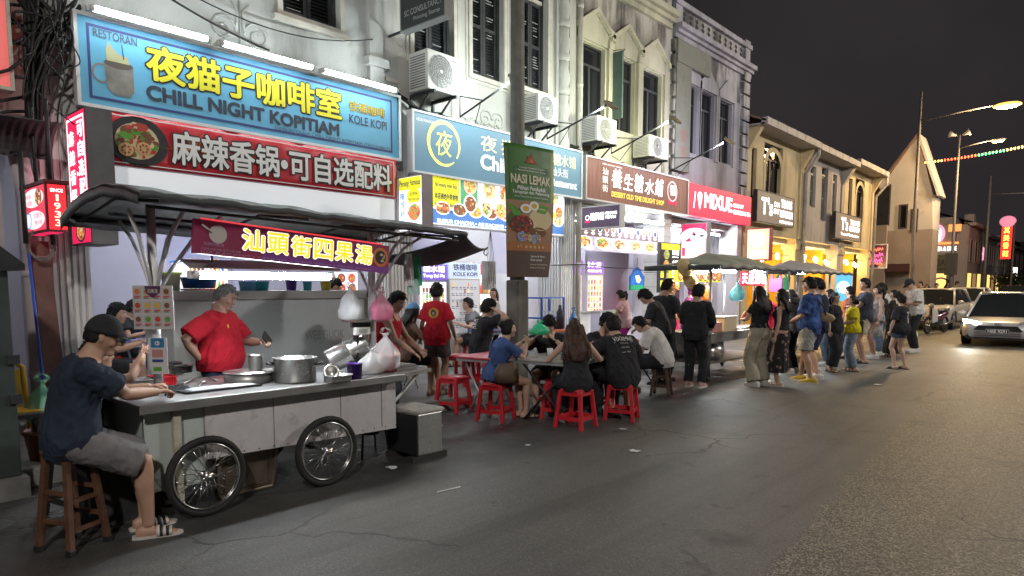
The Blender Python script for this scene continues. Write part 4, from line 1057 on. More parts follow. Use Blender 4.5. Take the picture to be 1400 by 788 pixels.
s=thing('menu_board','bright menu lightbox of food photos with a yellow notice under the slate blue sign','menu board',(X5,8.8,2.6))
ya,yb=7.2,10.55; za,zb=yz(640,309,X5)[1]-.02,yz(640,239,X5)[1]
mb=MB(); slab(mb,F5,ya,za,yb,zb,LW,-.1,0); mb.build('face',s)
mb=MB(); y_=yz(628,260,X5)[0]
rect(mb,F5,ya,za+.26,y_,zb,LY,.003); hh=zb-za
text(mb,F5,'不准吸烟,',ya+.06,zb-.13,ya+.50,zb-.03,LBK,.006,.02); text(mb,F5,'No Smoking Inside Shop',ya+.06,zb-.28,y_-.06,zb-.19,LBK,.006,.01)
text(mb,F5,'本店谢绝外带食物',ya+.05,zb-.45,y_-.04,zb-.35,LBK,.006,.02); text(mb,F5,'No outside food allowed if',ya+.05,zb-.56,y_-.05,zb-.49,LBK,.006,.01); text(mb,F5,'you dine in shop',ya+.06,zb-.66,y_-.14,zb-.59,LBK,.006,.01)
text(mb,F5,'BUBUR CHACHA • AIS KACANG • COLD DESSERT • SOUP',ya+.1,za+.03,yb-.5,za+.09,LTX,.008,.02); mb.build('lettering',s)
mb=MB()
rect(mb,F5,y_+.02,za+.26,y_+.42,zb,mat('lit_green',(.12,.42,.18),.6,emit=.5),.003)
rect(mb,F5,ya,za+.02,yb,za+.24,LB,.003)
for i in range(9):
 yy=ya+.22+i*.37; dish(mb,F5,yy,za+.26,.17,LFOOD,rnd,.005+i*.00005,14,LW,.62)
for i,(yy,zz,r)in enumerate(((y_+.24,zb-.17,.15),(y_+.24,zb-.47,.15),(y_+.70,zb-.20,.19),(y_+1.12,zb-.22,.19),(y_+1.45,zb-.16,.13),(y_+1.52,zb-.5,.16),(y_+.98,zb-.52,.14),(y_+.62,zb-.52,.14),(10.25,zb-.16,.15),(10.4,zb-.42,.12),(10.12,zb-.5,.1))):
 dish(mb,F5,yy,zz,r,LFOOD,rnd,.009,34,LW if i%3 else LPK)
rect(mb,F5,10.0,za+.3,10.5,za+.42,LY,.006)
mb.build('food_photo',s)
mb=MB(); frame_bars(mb,F5,ya,za,yb,zb,.025,ALUW,-.12,.012); mb.build('frame',s)
Y6=6.55; F6=FRT(Y6)
s=thing('lightbox_sign','white projecting lightbox headed Penang Famous with a bowl of noodles','sign',(-7.76,Y6+.1,2.45))
q0=PY(544,243,Y6); q1=PY(578,304,Y6); xa,xb=q0[0],q1[0]; za,zb=2.40,q0[2]+.0
mb=MB(); slab(mb,F6,xa,za,xb,zb,mat('box_mauve',(.26,.22,.24),.5,0,.15,4),-.2,-.003); mb.build('case',s)
mb=MB(); rect(mb,F6,xa+.02,za+.02,xb-.02,zb-.02,LW,0); rect(mb,F6,xa+.025,zb-.20,xb-.025,zb-.025,LY,.003); disc(mb,F6,xb-.19,zb-.30,.15,LY,.003,.12); mb.build('face',s)
mb=MB(); text(mb,F6,'Penang Famous',xa+.04,zb-.17,xb-.04,zb-.06,LBK,.006,.01)
for i,ch in enumerate('檳城馳名'):text(mb,F6,ch,xa+.05,zb-.34-i*.125,xa+.15,zb-.235-i*.125,LB,.006,.01)
rect(mb,F6,xa+.18,za+.04,xa+.19,zb-.22,LB,.004); text(mb,F6,'古早味',xb-.27,zb-.29,xb-.10,zb-.24,LBK,.006); text(mb,F6,'Koay Teow Soup',xb-.31,zb-.37,xb-.07,zb-.32,LBK,.006); mb.build('lettering',s)
mb=MB(); dish(mb,F6,xb-.18,zb-.53,.16,LFOOD,rnd,.005,40,LW,.9); mb.build('food_print',s)
dirb=np.array([sin(radians(14)),cos(radians(14)),0]); pb=PX(688,194,-6.22); FB=Frame((pb[0],pb[1],0),dirb,(0,0,1))
zt,zb=pb[2],PX(700,379,-6.22)[2]; wb=.84
s=thing('banner','tall green to brown rice dish banner hung on the street pole','banner',FB.at(wb/2,zb))
def bcurve(u,v):
 w=wb*(1-.0*v); uu=.07*(1-v)**3+u*(1-.16*(1-v)**2.5)
 return FB.at(uu*wb,zb+(zt-zb)*v-.02*u*v,.05*sin(pi*v)*(1-.5*u)+.03*sin(u*pi))
class BF:
 x=FB.x; y=FB.y; n=FB.n
 def at(s,a,b,off=0):return np.array(bcurve(a,b))+FB.n*(off+.004)
bf=BF(); GRN=mat('vinyl_green',(.05,.15,.028),.5,0,.25,3); BRN=mat('vinyl_brown',(.115,.075,.060),.5,0,.12,3); TAN=mat('vinyl_tan',(.32,.185,.105),.5,0,.15,3)
mb=MB(); mb.grid(bcurve,10,26,GRN); mb.build('cloth',s,solid=.004)
def vband(mb,v0,v1,m,off=.002,u0=0.0,u1=1.0,n=8):
 mb.grid(lambda u,v:bf.at(u0+(u1-u0)*u,v0+(v1-v0)*v,off),10,n,m)
mb=MB(); vband(mb,.0,.20,BRN); vband(mb,.20,.58,TAN); vband(mb,.20,.265,mat('vinyl_orange',(.36,.155,.06),.5),.003)
mb.build('colour_band',s)
mb=MB(); CRM=mat('print_cream',(.72,.66,.5),.6)
text(mb,bf,'NASI LEMAK',.10,.705,.90,.775,CRM,.008,.03); text(mb,bf,'Pilihan Penduduk',.22,.658,.80,.690,WHT,.008,.015); text(mb,bf,'Tempatan dan Pelancong',.12,.622,.88,.655,WHT,.008,.015); text(mb,bf,'(Most Favourite by Locals & Tourists)',.16,.600,.85,.614,WHT,.008)
rb=[(.2,.79),(.84,.79),(.88,.815),(.84,.84),(.2,.84),(.16,.815)]; polyf(mb,bf,rb,mat('vinyl_deep_green',(.02,.09,.03),.5),.004)
text(mb,bf,'Hidangan Tempatan yang Asli',.26,.820,.78,.833,WHT,.008); text(mb,bf,'Rempah & Rasa Pulau Pinang',.24,.798,.80,.812,WHT,.008)
for w_,x0,x1,cc in(('G',.22,.34,(.12,.25,.6)),('o',.345,.42,(.55,.08,.06)),('o',.43,.505,(.62,.42,.04)),('g',.515,.59,(.12,.25,.6)),('l',.60,.62,(.07,.35,.12)),('e',.635,.71,(.55,.08,.06))):
 zl_=.275 if w_!='g' else .26; zh=.345 if w_ in 'Gl' else .322
 text(mb,bf,w_,x0,zl_,x1,zh,WHT,.010,.02,grow=.04); text(mb,bf,w_,x0,zl_,x1,zh,mat('print_g%d'%int(x0*1000),cc,.6),.013,.02)
text(mb,bf,'4.9 ★★★★★',.20,.218,.82,.250,mat('print_star',(.66,.42,.2),.6),.008)
text(mb,bf,'Spice & Sena',.50,.150,.84,.168,WHT,.008,.01); text(mb,bf,'Nasi Lemak',.50,.125,.78,.143,WHT,.008,.01); text(mb,bf,'Lebuh Kimberley',.50,.09,.92,.104,CRM,.008); text(mb,bf,'Pulau Pinang',.50,.065,.86,.079,CRM,.008)
mb.build('lettering',s)
mb=MB()
disc(mb,bf,.46,.43,.46,mat('print_leaf',(.07,.12,.04),.6),.005,.10)
for cx_,cz,r,rz_,m_ in((.70,.445,.26,.085,FOOD[3]),(.30,.40,.24,.07,mat('food_sambal',(.16,.035,.03),.7)),(.66,.345,.18,.04,FOOD[2]),(.38,.52,.11,.035,WHT),(.55,.545,.10,.035,WHT)):disc(mb,bf,cx_,cz,r,m_,.007,rz_)
for q in((.38,.52),(.55,.545)):disc(mb,bf,*q,.06,FOOD[5],.009,.02)
for k in range(40):
 a=rnd.random()*6.28; d=rnd.random()**.5; disc(mb,bf,.30+.22*d*cos(a),.40+.062*d*sin(a),.03,rnd.choice((FOOD[1],FOOD[2],BRN)),.009+k*.0001,.010,6)
for k in range(5):polyf(mb,bf,[(.04+k*.03,.56-k*.008),(.02+k*.03,.55),(.14+k*.035,.46),(.17+k*.035,.47)],FOOD[4],.008+k*.0003)
polyf(mb,bf,[(.60,.50),(.68,.56),(.88,.545),(.80,.49)],FOOD[4],.0075)
polyf(mb,bf,[(.38,.865),(.62,.865),(.55,.90),(.52,.945),(.47,.90),(.44,.93),(.43,.895)],mat('print_flame',(.32,.05,.03),.6),.006); polyf(mb,bf,[(.44,.87),(.56,.87),(.51,.905),(.48,.89)],FOOD[0],.008)
mb.build('food_print',s)
F7=FAC(-8.0); Y0,Y1,Z0,Z1=11.22,15.45,3.36,4.16
s=thing('shop_sign','dark brown wood grain board with white brush characters and DESSERT OLD TIME DELIGHT SHOP','sign',(-8,13.3,Z0))
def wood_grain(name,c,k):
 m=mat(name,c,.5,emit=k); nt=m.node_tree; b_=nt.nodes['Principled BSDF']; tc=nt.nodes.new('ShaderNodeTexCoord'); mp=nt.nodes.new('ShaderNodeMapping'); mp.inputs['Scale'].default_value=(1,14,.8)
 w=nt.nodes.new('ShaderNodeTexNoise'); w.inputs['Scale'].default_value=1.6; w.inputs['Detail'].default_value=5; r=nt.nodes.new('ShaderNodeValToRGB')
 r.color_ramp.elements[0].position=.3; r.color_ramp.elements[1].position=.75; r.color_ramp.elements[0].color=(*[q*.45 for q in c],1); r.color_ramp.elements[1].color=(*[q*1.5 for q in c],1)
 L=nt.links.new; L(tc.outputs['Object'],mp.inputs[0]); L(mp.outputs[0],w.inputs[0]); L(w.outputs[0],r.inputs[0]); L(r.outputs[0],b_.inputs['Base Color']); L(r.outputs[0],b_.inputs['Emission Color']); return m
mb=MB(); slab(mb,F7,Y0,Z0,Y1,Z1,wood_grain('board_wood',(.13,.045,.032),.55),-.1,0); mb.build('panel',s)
mb=MB(); frame_bars(mb,F7,Y0,Z0,Y1,Z1,.03,ALU,-.12,.02); mb.build('frame',s)
mb=MB(); a=bx(829,236,907,272,-8.0)
for i,ch in enumerate('養生糖水鋪'):text(mb,F7,ch,12.12+i*.44,3.66,12.50+i*.44,4.05-(.05 if i%2 else 0),LTX,.006,.004,shear=.12)
for i,ch in enumerate('汕頭街'):text(mb,F7,ch,11.78,3.88-i*.17,11.98,4.02-i*.17,LWH,.006)
text(mb,F7,'DESSERT OLD TIME DELIGHT SHOP',12.12,3.47,14.30,3.58,mat('lit_gold',(.9,.65,.1),.6,emit=.7),.006,.022)
cc=yz(919,262,-8.0); disc(mb,F7,cc[0],3.83,.24,LPK,.005,.24,ring=.035); disc(mb,F7,cc[0],3.85,.10,LTX,.006,.09); text(mb,F7,'福',cc[0]-.12,3.74,cc[0]+.16,3.98,LTX,.007,.01); text(mb,F7,'糖水鋪',cc[0]-.2,3.52,cc[0]+.2,3.63,LRS,.007,.02)
text(mb,F7,'KEDAI MINUMAN WARISAN',11.78,4.08,12.5,4.11,LWH,.005); mb.build('lettering',s)
Y0,Y1,Z0,Z1=15.52,19.3,3.35,4.14
s=thing('shop_sign','bright crimson lit board with big white MIXUE letters','sign',(-8,17.4,Z0)); CR=mat('lit_crimson_board',(.74,.004,.055),.5,emit=.78)
mb=MB(); slab(mb,F7,Y0,Z0,Y1,Z1,CR,-.12,0); mb.build('panel',s)
mb=MB(); text(mb,F7,'MIXUE',16.35,3.60,18.02,3.99,LTX,.008,.035); text(mb,F7,'SINCE 1997',18.10,3.76,18.75,3.87,LTX,.008,.035); text(mb,F7,'ICE CREAM & TEA',18.10,3.58,19.25,3.70,LTX,.008,.035)
mb.tube([F7.at(15.78,3.55,.008),F7.at(15.85,3.95,.008)],.012,LTX,6)
polyf(mb,F7,[(15.98,3.80),(16.10,3.52),(16.22,3.80)],LTX,.008); disc(mb,F7,16.10,3.87,.13,LTX,.009,.10); mb.build('lettering',s)
q0=PY(795,285,10.9); Yp=10.95; FP=FRT(Yp); q0=PY(796,285,Yp); q1=PY(847,309,Yp)
s=thing('hanging_sign','small dark violet signboard reading PENANG POPIAH hung under the brown board','sign',(q0[0]+.3,Yp+.05,q1[2]))
mb=MB(); slab(mb,FP,q0[0],q1[2],q1[0],q0[2],mat('board_violet',(.09,.06,.11),.5,0,.2,3,emit=.35),-.14,0); mb.build('panel',s)
mb=MB(); frame_bars(mb,FP,q0[0],q1[2],q1[0],q0[2],.02,ALUW,-.16,.012); mb.build('frame',s)
w=q1[0]-q0[0]; zc=(q0[2]+q1[2])/2
mb=MB(); text(mb,FP,'隆牌甜',q0[0]+w*.24,zc-.06,q0[0]+w*.60,zc+.09,LTX,.004,.015); text(mb,FP,'PENANG',q0[0]+w*.64,zc+.03,q0[0]+w*.93,zc+.09,LTX,.004,.02); text(mb,FP,'POPIAH',q0[0]+w*.64,zc-.045,q0[0]+w*.90,zc+.015,LTX,.004,.02)
disc(mb,FP,q0[0]+w*.15,zc,.05,LTX,.004,ring=.014); polyf(mb,FP,[(q0[0]+w*.08,zc-.09),(q0[0]+w*.22,zc-.09),(q0[0]+w*.22,zc-.06),(q0[0]+w*.08,zc-.06)],LRS,.004); mb.build('lettering',s)
X8=-8.3; F8=FAC(X8)
def strip(name,label,px0,px1,pyt,pyb,kind):
 y0,z1=yz(px0,pyt,X8); y1=yz(px1,pyt,X8)[0]; z0=yz(px0,pyb,X8)[1]
 return y0,y1,z0,z1
y0,y1=11.25,14.6
z1=yz(855,311,X8)[1]; z0=yz(855,327,X8)[1]; zb=yz(855,346,X8)[1]
s=thing('menu_board','dark menu strip of oval dessert pictures under the brown wood sign','menu board',(X8,12.9,z0)); MPL=mat('lit_plum',(.14,.09,.10),.6,emit=.6)
mb=MB(); slab(mb,F8,y0,z0,y1,z1,MPL,-.08,0); mb.build('face',s)
mb=MB()
for i in range(13):
 y=y0+.14+i*.255; disc(mb,F8,y,(z0+z1)/2+.04,.085,LW,.004,.085,14); disc(mb,F8,y,(z0+z1)/2+.04,.068,LFOOD[(i*5)%6]if i%3 else LBK,.006,.068,12); rect(mb,F8,y-.07,z0+.05,y+.07,z0+.065,LTX,.005); rect(mb,F8,y-.04,z0+.025,y+.04,z0+.037,LTX,.005)
mb.build('food_photo',s)
s=thing('menu_board','row of lit noodle and popiah photos below the oval dessert strip','menu board',(X8,12.9,zb))
mb=MB(); slab(mb,F8,y0,zb,y1,z0-.01,mat('lit_lilac',(.5,.45,.55),.6,emit=.6),-.08,0); mb.build('face',s)
mb=MB()
for i in range(5):
 y=y0+.34+i*.66; dish(mb,F8,y,(z0+zb)/2+.02,.27,LFOOD,rnd,.005,60,LW,.48); rect(mb,F8,y+.06,zb+.03,y+.30,zb+.09,LTX,.03); rect(mb,F8,y+.315,zb,y+.325,z0-.01,MPL,.004)
mb.build('food_photo',s)
tube_light(FAC(-8.22),12.6,14.6,yz(880,303,-8.2)[1],TUBEB,'white tube above the oval dessert menu strip',None,.03,.05)
def proj_box(label,pxs,Y,face,edge,d=.2):
 q0=PY(pxs[0],pxs[1],Y); q1=PY(pxs[2],pxs[3],Y); f=FRT(Y); s=thing('lightbox_sign',label,'sign',((q0[0]+q1[0])/2,Y+d/2,q1[2]))
 mb=MB(); slab(mb,f,q0[0],q1[2],q1[0],q0[2],edge,-d,-.003); mb.build('case',s)
 mb=MB(); rect(mb,f,q0[0]+.03,q1[2]+.03,q1[0]-.03,q0[2]-.03,face,0); mb.build('face',s); return s,f,q0,q1
s,f,q0,q1=proj_box('pink and white lit poster box under the crimson ice cream sign',(931,306,966,354),15.4,LPK,mat('box_grey2',(.3,.3,.31),.5))
mb=MB(); xm=(q0[0]+q1[0])/2; zm=(q0[2]+q1[2])/2
rect(mb,f,q0[0]+.03,zm+.16,q1[0]-.03,q0[2]-.03,LRS,.003); dish(mb,f,xm,zm+.12,.34,[LW,LBK,LRS,LPK],rnd,.005,26,LTX,.55); polyf(mb,f,[(xm-.10,q1[2]+.05),(xm+.10,q1[2]+.05),(xm+.22,zm-.08),(xm-.22,zm-.08)],LTX,.004); rect(mb,f,q0[0]+.05,zm-.35,xm-.22,zm-.15,LRS,.004); mb.build('food_print',s)
s,f,q0,q1=proj_box('peach coloured lit box with MIXUE along its foot',(1021,313,1052,356),19.0,mat('lit_peach',(.85,.55,.36),.6,emit=.85),mat('box_red',(.35,.03,.04),.5))
mb=MB(); text(mb,f,'MIXUE',q0[0]+.15,q1[2]+.08,q1[0]-.12,q1[2]+.27,LTX,.005,.04); xm=(q0[0]+q1[0])/2
disc(mb,f,xm,(q1[2]+q0[2])/2+.12,.2,LTX,.006,.2); mb.build('lettering',s)
def kitchen(label,px,words,X=-8.0):
 y0,z1=yz(px[0],px[1],X); y1=yz(px[2],px[1],X)[0]; z0=yz(px[0],px[3],X)[1]; f=FAC(X); s=thing('shop_sign',label,'sign',(X,(y0+y1)/2,z0))
 mb=MB(); slab(mb,f,y0,z0,y1,z1,mat('board_taupe',(.24,.19,.155),.6,0,.1,2,emit=.16),-.1,0); mb.build('panel',s)
 mb=MB(); frame_bars(mb,f,y0,z0,y1,z1,.03,DKM,-.12,.01); mb.build('frame',s)
 w,h=y1-y0,z1-z0; mb=MB()
 for t,a,b,c,d,bo in words:text(mb,f,t,y0+a*w,z0+b*h,y0+c*w,z0+d*h,LTX,.01,bo)
 mb.build('lettering',s)
kitchen("taupe board with glowing white T's letters beside the crimson sign",(1036,260,1086,302),(("T's",.10,.24,.40,.84,.03),('ON',.43,.58,.58,.76,.03),('BY',.43,.34,.58,.52,.03),('TINAS',.62,.60,.94,.90,.05),('KITCHEN',.60,.26,.97,.52,.05),('KITCHEN',.60,.06,.97,.16,.03)))
kitchen("smaller taupe board with glowing T's KITCHEN letters on the far ochre house",(1143,290,1178,325),(("T's",.20,.34,.46,.88,.03),('TINAS',.54,.62,.92,.84,.05),('KITCHEN',.52,.36,.92,.58,.05),('Taste of Tender Love',.20,.14,.90,.26,.03)))
Yn=33.4; f=FRT(Yn); q0=PY(1182,336,Yn); q1=PY(1211,366,Yn); s=thing('neon_sign','pink neon scrawl in a thin frame at the end of the low row','sign',((q0[0]+q1[0])/2,Yn,q1[2]))
mb=MB(); frame_bars(mb,f,q0[0],q1[2],q1[0],q0[2],.04,mat('lit_frame',(.6,.5,.45),.5,emit=.25),-.05,.02); rect(mb,f,q0[0],q1[2],q1[0],q0[2],mat('neon_back',(.16,.06,.10),.3),-.02); mb.build('frame',s)
mb=MB(); NP=mat('neon_pink',(.9,.12,.35),.5,emit=1.4); NB=mat('neon_orange',(.95,.2,.1),.5,emit=1.3)
w=q1[0]-q0[0]; h=q0[2]-q1[2]
for k,(m_,zc,a)in enumerate(((NB,.80,.10),(NP,.55,.12),(NP,.32,.14),(NB,.18,.06))):
 mb.tube([f.at(q0[0]+w*(.15+.7*i/24),q1[2]+h*(zc+a*sin(i*1.7+k)*(1 if i%3 else .3)),.03)for i in range(25)],.02,m_,5)
mb.build('neon_tube',s)
mb=MB(); Yb=33.2; f2=FRT(Yb); a=PY(1183,368,Yb); mb.lathe([(.01,.1),(.16,0),(.16,-.08),(.02,-.1)],mat('lamp_blue',(.2,.5,.9),.5,emit=1.5),(a[0],Yb,a[2]),12); mb.tube([(a[0],Yb,a[2]+.08),(a[0],Yb,a[2]+.7)],.015,DKM,5)
tag(mb.build('hanging_lamp',at=a),'small blue glowing lamp hung by the neon scrawl','lamp')
X9=-8.1; f=FAC(X9); GGS=mat('board_grey_green',(.21,.22,.19),.8,0,.2,1.5,stain=.9,ss=1.5,scol=(.09,.09,.08))
s=thing('blade_sign','faded grey green L shaped blade sign fixed between ivory and bluish houses','sign',(-8.1,15.3,4.3))
YB=15.12; fb=FRT(YB)
qa=PX(921,88,-8.2)
mb=MB(); slab(mb,FAC(-8.12),15.02,4.4,15.75,6.9,GGS,-.08,0); mb.build('panel',s)
mb=MB(); slab(mb,FAC(-8.10),15.02,6.905,16.75,7.42,GGS,-.08,0); mb.build('top_panel',s)
mb=MB(); text(mb,FAC(-8.12),'香',15.25,5.1,15.55,5.4,mat('print_faded_red',(.32,.14,.12),.8),.004); text(mb,FAC(-8.12),'茶',15.27,4.7,15.57,5.0,mat('print_faded_red',(.32,.14,.12),.8),.004); mb.build('lettering',s)
s=thing('blade_sign','narrow dark teal panel projecting between the casement windows of the ivory house','sign',(-7.9,12.4,5.1))
mb=MB(); q0=PY(828,84,12.38); slab(mb,FRT(12.38),-8.24,5.1,-7.95,6.45,mat('board_teal',(.07,.11,.10),.7,0,.2,3),-.05,0); mb.build('panel',s)
mb=MB(); mb.tube([(-8.24,12.40,6.2),(-7.9,12.40,6.47),(-8.24,12.40,6.5)],.012,DKM,5); mb.build('bracket',s)
Yh=6.5; f=FRT(Yh); q0=PY(548,-20,Yh); q1=PY(608,20,Yh)
s=thing('hanging_sign','black shop board jutting from the facade at the top of the view','sign',((q0[0]+q1[0])/2,Yh,q1[2]))
mb=MB(); slab(mb,f,q0[0],q1[2]+.0,q1[0],q1[2]+.75,mat('board_black',(.03,.035,.035),.5,0,.2,3),-.10,0); mb.build('panel',s)
mb=MB(); frame_bars(mb,f,q0[0],q1[2],q1[0],q1[2]+.75,.02,mat('frame_grey',(.2,.2,.2),.5),-.12,.01); mb.build('frame',s)
mb=MB(); w=q1[0]-q0[0]; text(mb,f,'SC CONSULTANCY',q0[0]+.08*w,q1[2]+.17,q0[0]+.95*w,q1[2]+.25,mat('print_grey',(.35,.36,.35),.6),.004); text(mb,f,'Printing Stamp',q0[0]+.3*w,q1[2]+.06,q0[0]+.9*w,q1[2]+.13,mat('print_grey',(.35,.36,.35),.6),.004); mb.build('lettering',s)
mb=MB(); mb.tube([(q0[0]-.35,Yh+.05,q1[2]+.02),(q1[0],Yh+.05,q1[2]+.02)],.02,DKM,6); mb.build('bracket',s)
# ------------------------------------------------------------------ air conditioners
def ac_unit(label,y0,y1,z0,z1,x=-7.75,d=.42,flip=False):
 t=thing('air_conditioner',label,'air conditioner',(x-d/2,(y0+y1)/2,z0),0,'outdoor units on the shophouse fronts')
 f=FAC(x); ACW=mat('ac_white',(.52,.51,.48),.5,0,.07,5,stain=.2,ss=3,scol=(.2,.18,.15)); ACG=mat('ac_grille',(.14,.14,.14),.5); h=z1-z0; w=y1-y0
 mb=MB(); mb.b2((x-d,y0,z0),(x,y1,z1),ACW); mb.build('casing',t,bevel=.015)
 r=min(w,h)*.42; cy_,cz_=y0+w*.42,z0+h*.5
 mb=MB(); disc(mb,f,cy_,cz_,r,ACG,.004,n=28);
 for k in range(6):disc(mb,f,cy_,cz_,r*(1-k*.15),mat('ac_wire',(.33,.33,.32),.5),.012,n=28,ring=.007)
 for k in range(14):
  a=k*2*pi/14; mb.tube([f.at(cy_+r*q*cos(a+q*.8),cz_+r*q*sin(a+q*.8),.013)for q in(.1,.4,.7,1)],.004,mat('ac_wire',(.33,.33,.32),.5),4)
 disc(mb,f,cy_,cz_,r*.12,ACW,.018); mb.build('fan_grille',t)
 mb=MB(); fs=FRT(y0); nn=13
 for k in range(nn):slab(mb,fs,x-d+.04,z0+h*(.08+.84*k/nn),x-.05,z0+h*(.08+.84*(k+.45)/nn),ACG,0,.005)
 mb.build('side_vent',t)
 mb=MB(); rect(mb,f,y1-w*.22,z1-h*.16,y1-w*.06,z1-h*.12,ACG,.004); mb.build('badge',t)
 for y in(y0+w*.15,y1-w*.15):
  mb=MB(); mb.b2((XF,y-.02,z0-.05),(x+.06,y+.02,z0-.003),DKM); mb.tube([(XF+.02,y,z0-.38),(x-.08,y,z0-.05)],.018,DKM,6); mb.b2((XF,y-.02,z0-.4),(XF+.03,y+.02,z0-.05),DKM); mb.build('bracket',t)
ac_unit('largest outdoor air conditioner unit, between the white house and the first black louvred window',6.87,7.50,4.50,5.07)
ac_unit('outdoor unit right behind the street pole above the slate blue sign',9.42,9.98,4.50,4.97)
ac_unit('outdoor unit above the word Restaurant, under the dark casement windows',11.22,11.9,4.44,4.92)
ac_unit('outdoor unit above the brown wood sign beside the grey green blade sign',13.2,14.0,4.42,4.88)
FLD=[]; FLW=(34,34,52,40); FLC=((.88,1,.98),(.90,1,.95),(.96,1,.72),(.84,.80,1))
for(b,tip,lb)in(((629,160),(703,108),'dark arm with floodlight reaching behind the pole, above the yellow brush ring'),((748,190),(832,143),'dark arm with floodlight above the Restaurant end of the slate sign'),((836,210),(920,163),'dark arm with floodlight over the brown wood sign'),((915,235),(995,192),'dark arm with floodlight over the crimson sign')):
 q=PX(*b,-8.05); e=PY(*tip,q[1]); t=thing('sign_floodlight',lb,'floodlight',q,0,'floodlight arms above the signs')
 mb=MB(); mb.tube([q,e],.016,DKM,6); mb.tube([q+(0,0,.0),q+(0,0,.32),q+(e-q)*.45],.011,DKM,6); mb.tube([q+(0,.02,-.05),q+(.0,.32,-.1),q+(e-q)*.4],.008,DKM,5); mb.build('arm',t)
 mb=MB(); mb.box(e+np.array([.05,0,-.02]),(.20,.22,.05),mat('lamp_tan',(.32,.27,.17),.6,0,.2,8),0,0,radians(40)); mb.box(e+np.array([.0,0,.01]),(.06,.16,.08),DKM); mb.build('lamp_head',t,bevel=.008); ld=bpy.data.lights.new('floodlight_beam','AREA'); ld.shape='RECTANGLE'; ld.size=.16; ld.size_y=.18; ld.energy=FLW[len(FLD)]; ld.color=FLC[len(FLD)]; FLD.append(1); ob=bpy.data.objects.new('floodlight_beam',ld); COL.objects.link(ob); ob.parent=t; ob.location=Vector(e)+Vector((-.09,0,-.02))-Vector(t.location); ob.rotation_euler=(Vector((XF,q[1],4.85))-Vector(e)).to_track_quat('-Z','Y').to_euler()
 # ------------------------------------------------------------------ cables
def cable(mb,a,b,sag,r,m,n=16,wob=0.0,sd=0):
 a,b=np.array(a,float),np.array(b,float)
 mb.tube([a+(b-a)*k/n+np.array([wob*sin(k*1.9+sd)*.5,0,-sag*4*(k/n)*(1-k/n)+wob*sin(k*1.3+sd)])for k in range(n+1)],r,m,6)
CBL=mat('cable_black',(.014,.014,.016),.6); rnd=random.Random(21)
mb=MB()
for k in range(6):
 y=6.5
 for(p,q,sg)in(((545,132),(600,160),.05),((600,160),(700,192),.06),((700,192),(790,205),.08),((780,200),(850,226),.06),((850,226),(915,242),.05)):
  a=PX(*p,-8.16)+(rnd.uniform(-.02,.05),0,rnd.uniform(-.05,.05)); b=PX(*q,-8.16)+(rnd.uniform(-.02,.05),0,rnd.uniform(-.05,.05)); cable(mb,a,b,sg*rnd.uniform(.4,1.6),.012,CBL,10,.012,k)
tag(mb.build('cable_bundle',at=(-8.16,9.5,4.4)),'sagging bundle of black wires along the tops of the shop signs','cables')
mb=MB(); ctr=PX(62,60,-8.0)
for k in range(20):
 a=ctr+(rnd.uniform(-.1,.2),rnd.uniform(-.22,.2),rnd.uniform(.1,.9)); b=ctr+(rnd.uniform(-.1,.2),rnd.uniform(-.25,.16),rnd.uniform(-1.0,.1)); w1,w2,ph=rnd.uniform(.03,.16),rnd.uniform(-.10,.10),rnd.uniform(0,6)
 mb.tube([a+(b-a)*(i/16)+np.array([.03*sin(ph+i*.5),w1*sin(i/16*pi*rnd.choice((1,1))*(1+k%2))+w2*sin(i*.4+ph),.06*sin(i*.37+ph)])for i in range(17)],rnd.choice((.007,.010,.013)),CBL,5)
for k in range(9):
 y0=1.7+rnd.random()*.3; cable(mb,(-8.0+rnd.uniform(-.1,.1),y0,4.2+rnd.uniform(-.3,.5)),(-8.12,2.5,4.1+rnd.uniform(-.4,.5)),rnd.uniform(.05,.3),.014,CBL,10,.02,k)
for k in range(8):
 cable(mb,(-8.05,.2,3.4+k*.22),(-7.98+rnd.uniform(-.1,.1),1.95,3.3+k*.16),rnd.uniform(.1,.5),.016,CBL,12,.03,k)
for k in range(5):mb.tube([(-8.05+.02*k,2.02+.03*k,4.6),(-8.04+.02*k,1.98+.03*k,3.9),(-8.05,1.95+.025*k,3.0)],.02,CBL,6)
cable(mb,(-8.15,2.3,5.3),(-8.15,4.6,4.55),.12,.012,CBL); cable(mb,(-8.15,2.0,5.6),(-8.15,6.2,5.1),.5,.008,CBL)
tag(mb.build('cable_tangle',at=(-8.0,1.9,3.2)),'thick tangle of black cables drooping beside the pale blue board','cables')
mb=MB()
for k in range(16):
 c_=PX(52,332,-7.7); pts=[(c_[0]+.02*k/16,c_[1]+(.09+.04*rnd.random())*cos(t+k)+.02,c_[2]-.02+(.11+.05*rnd.random())*sin(t+k))for t in np.linspace(0,5.8,14)]
 mb.tube(pts,.006,mat('cable_grey',(.22,.19,.18),.6),4)
tag(mb.build('cable_coil',at=PX(52,332,-7.7)),'coils of grey wire hung below the red 1933 box','cables')
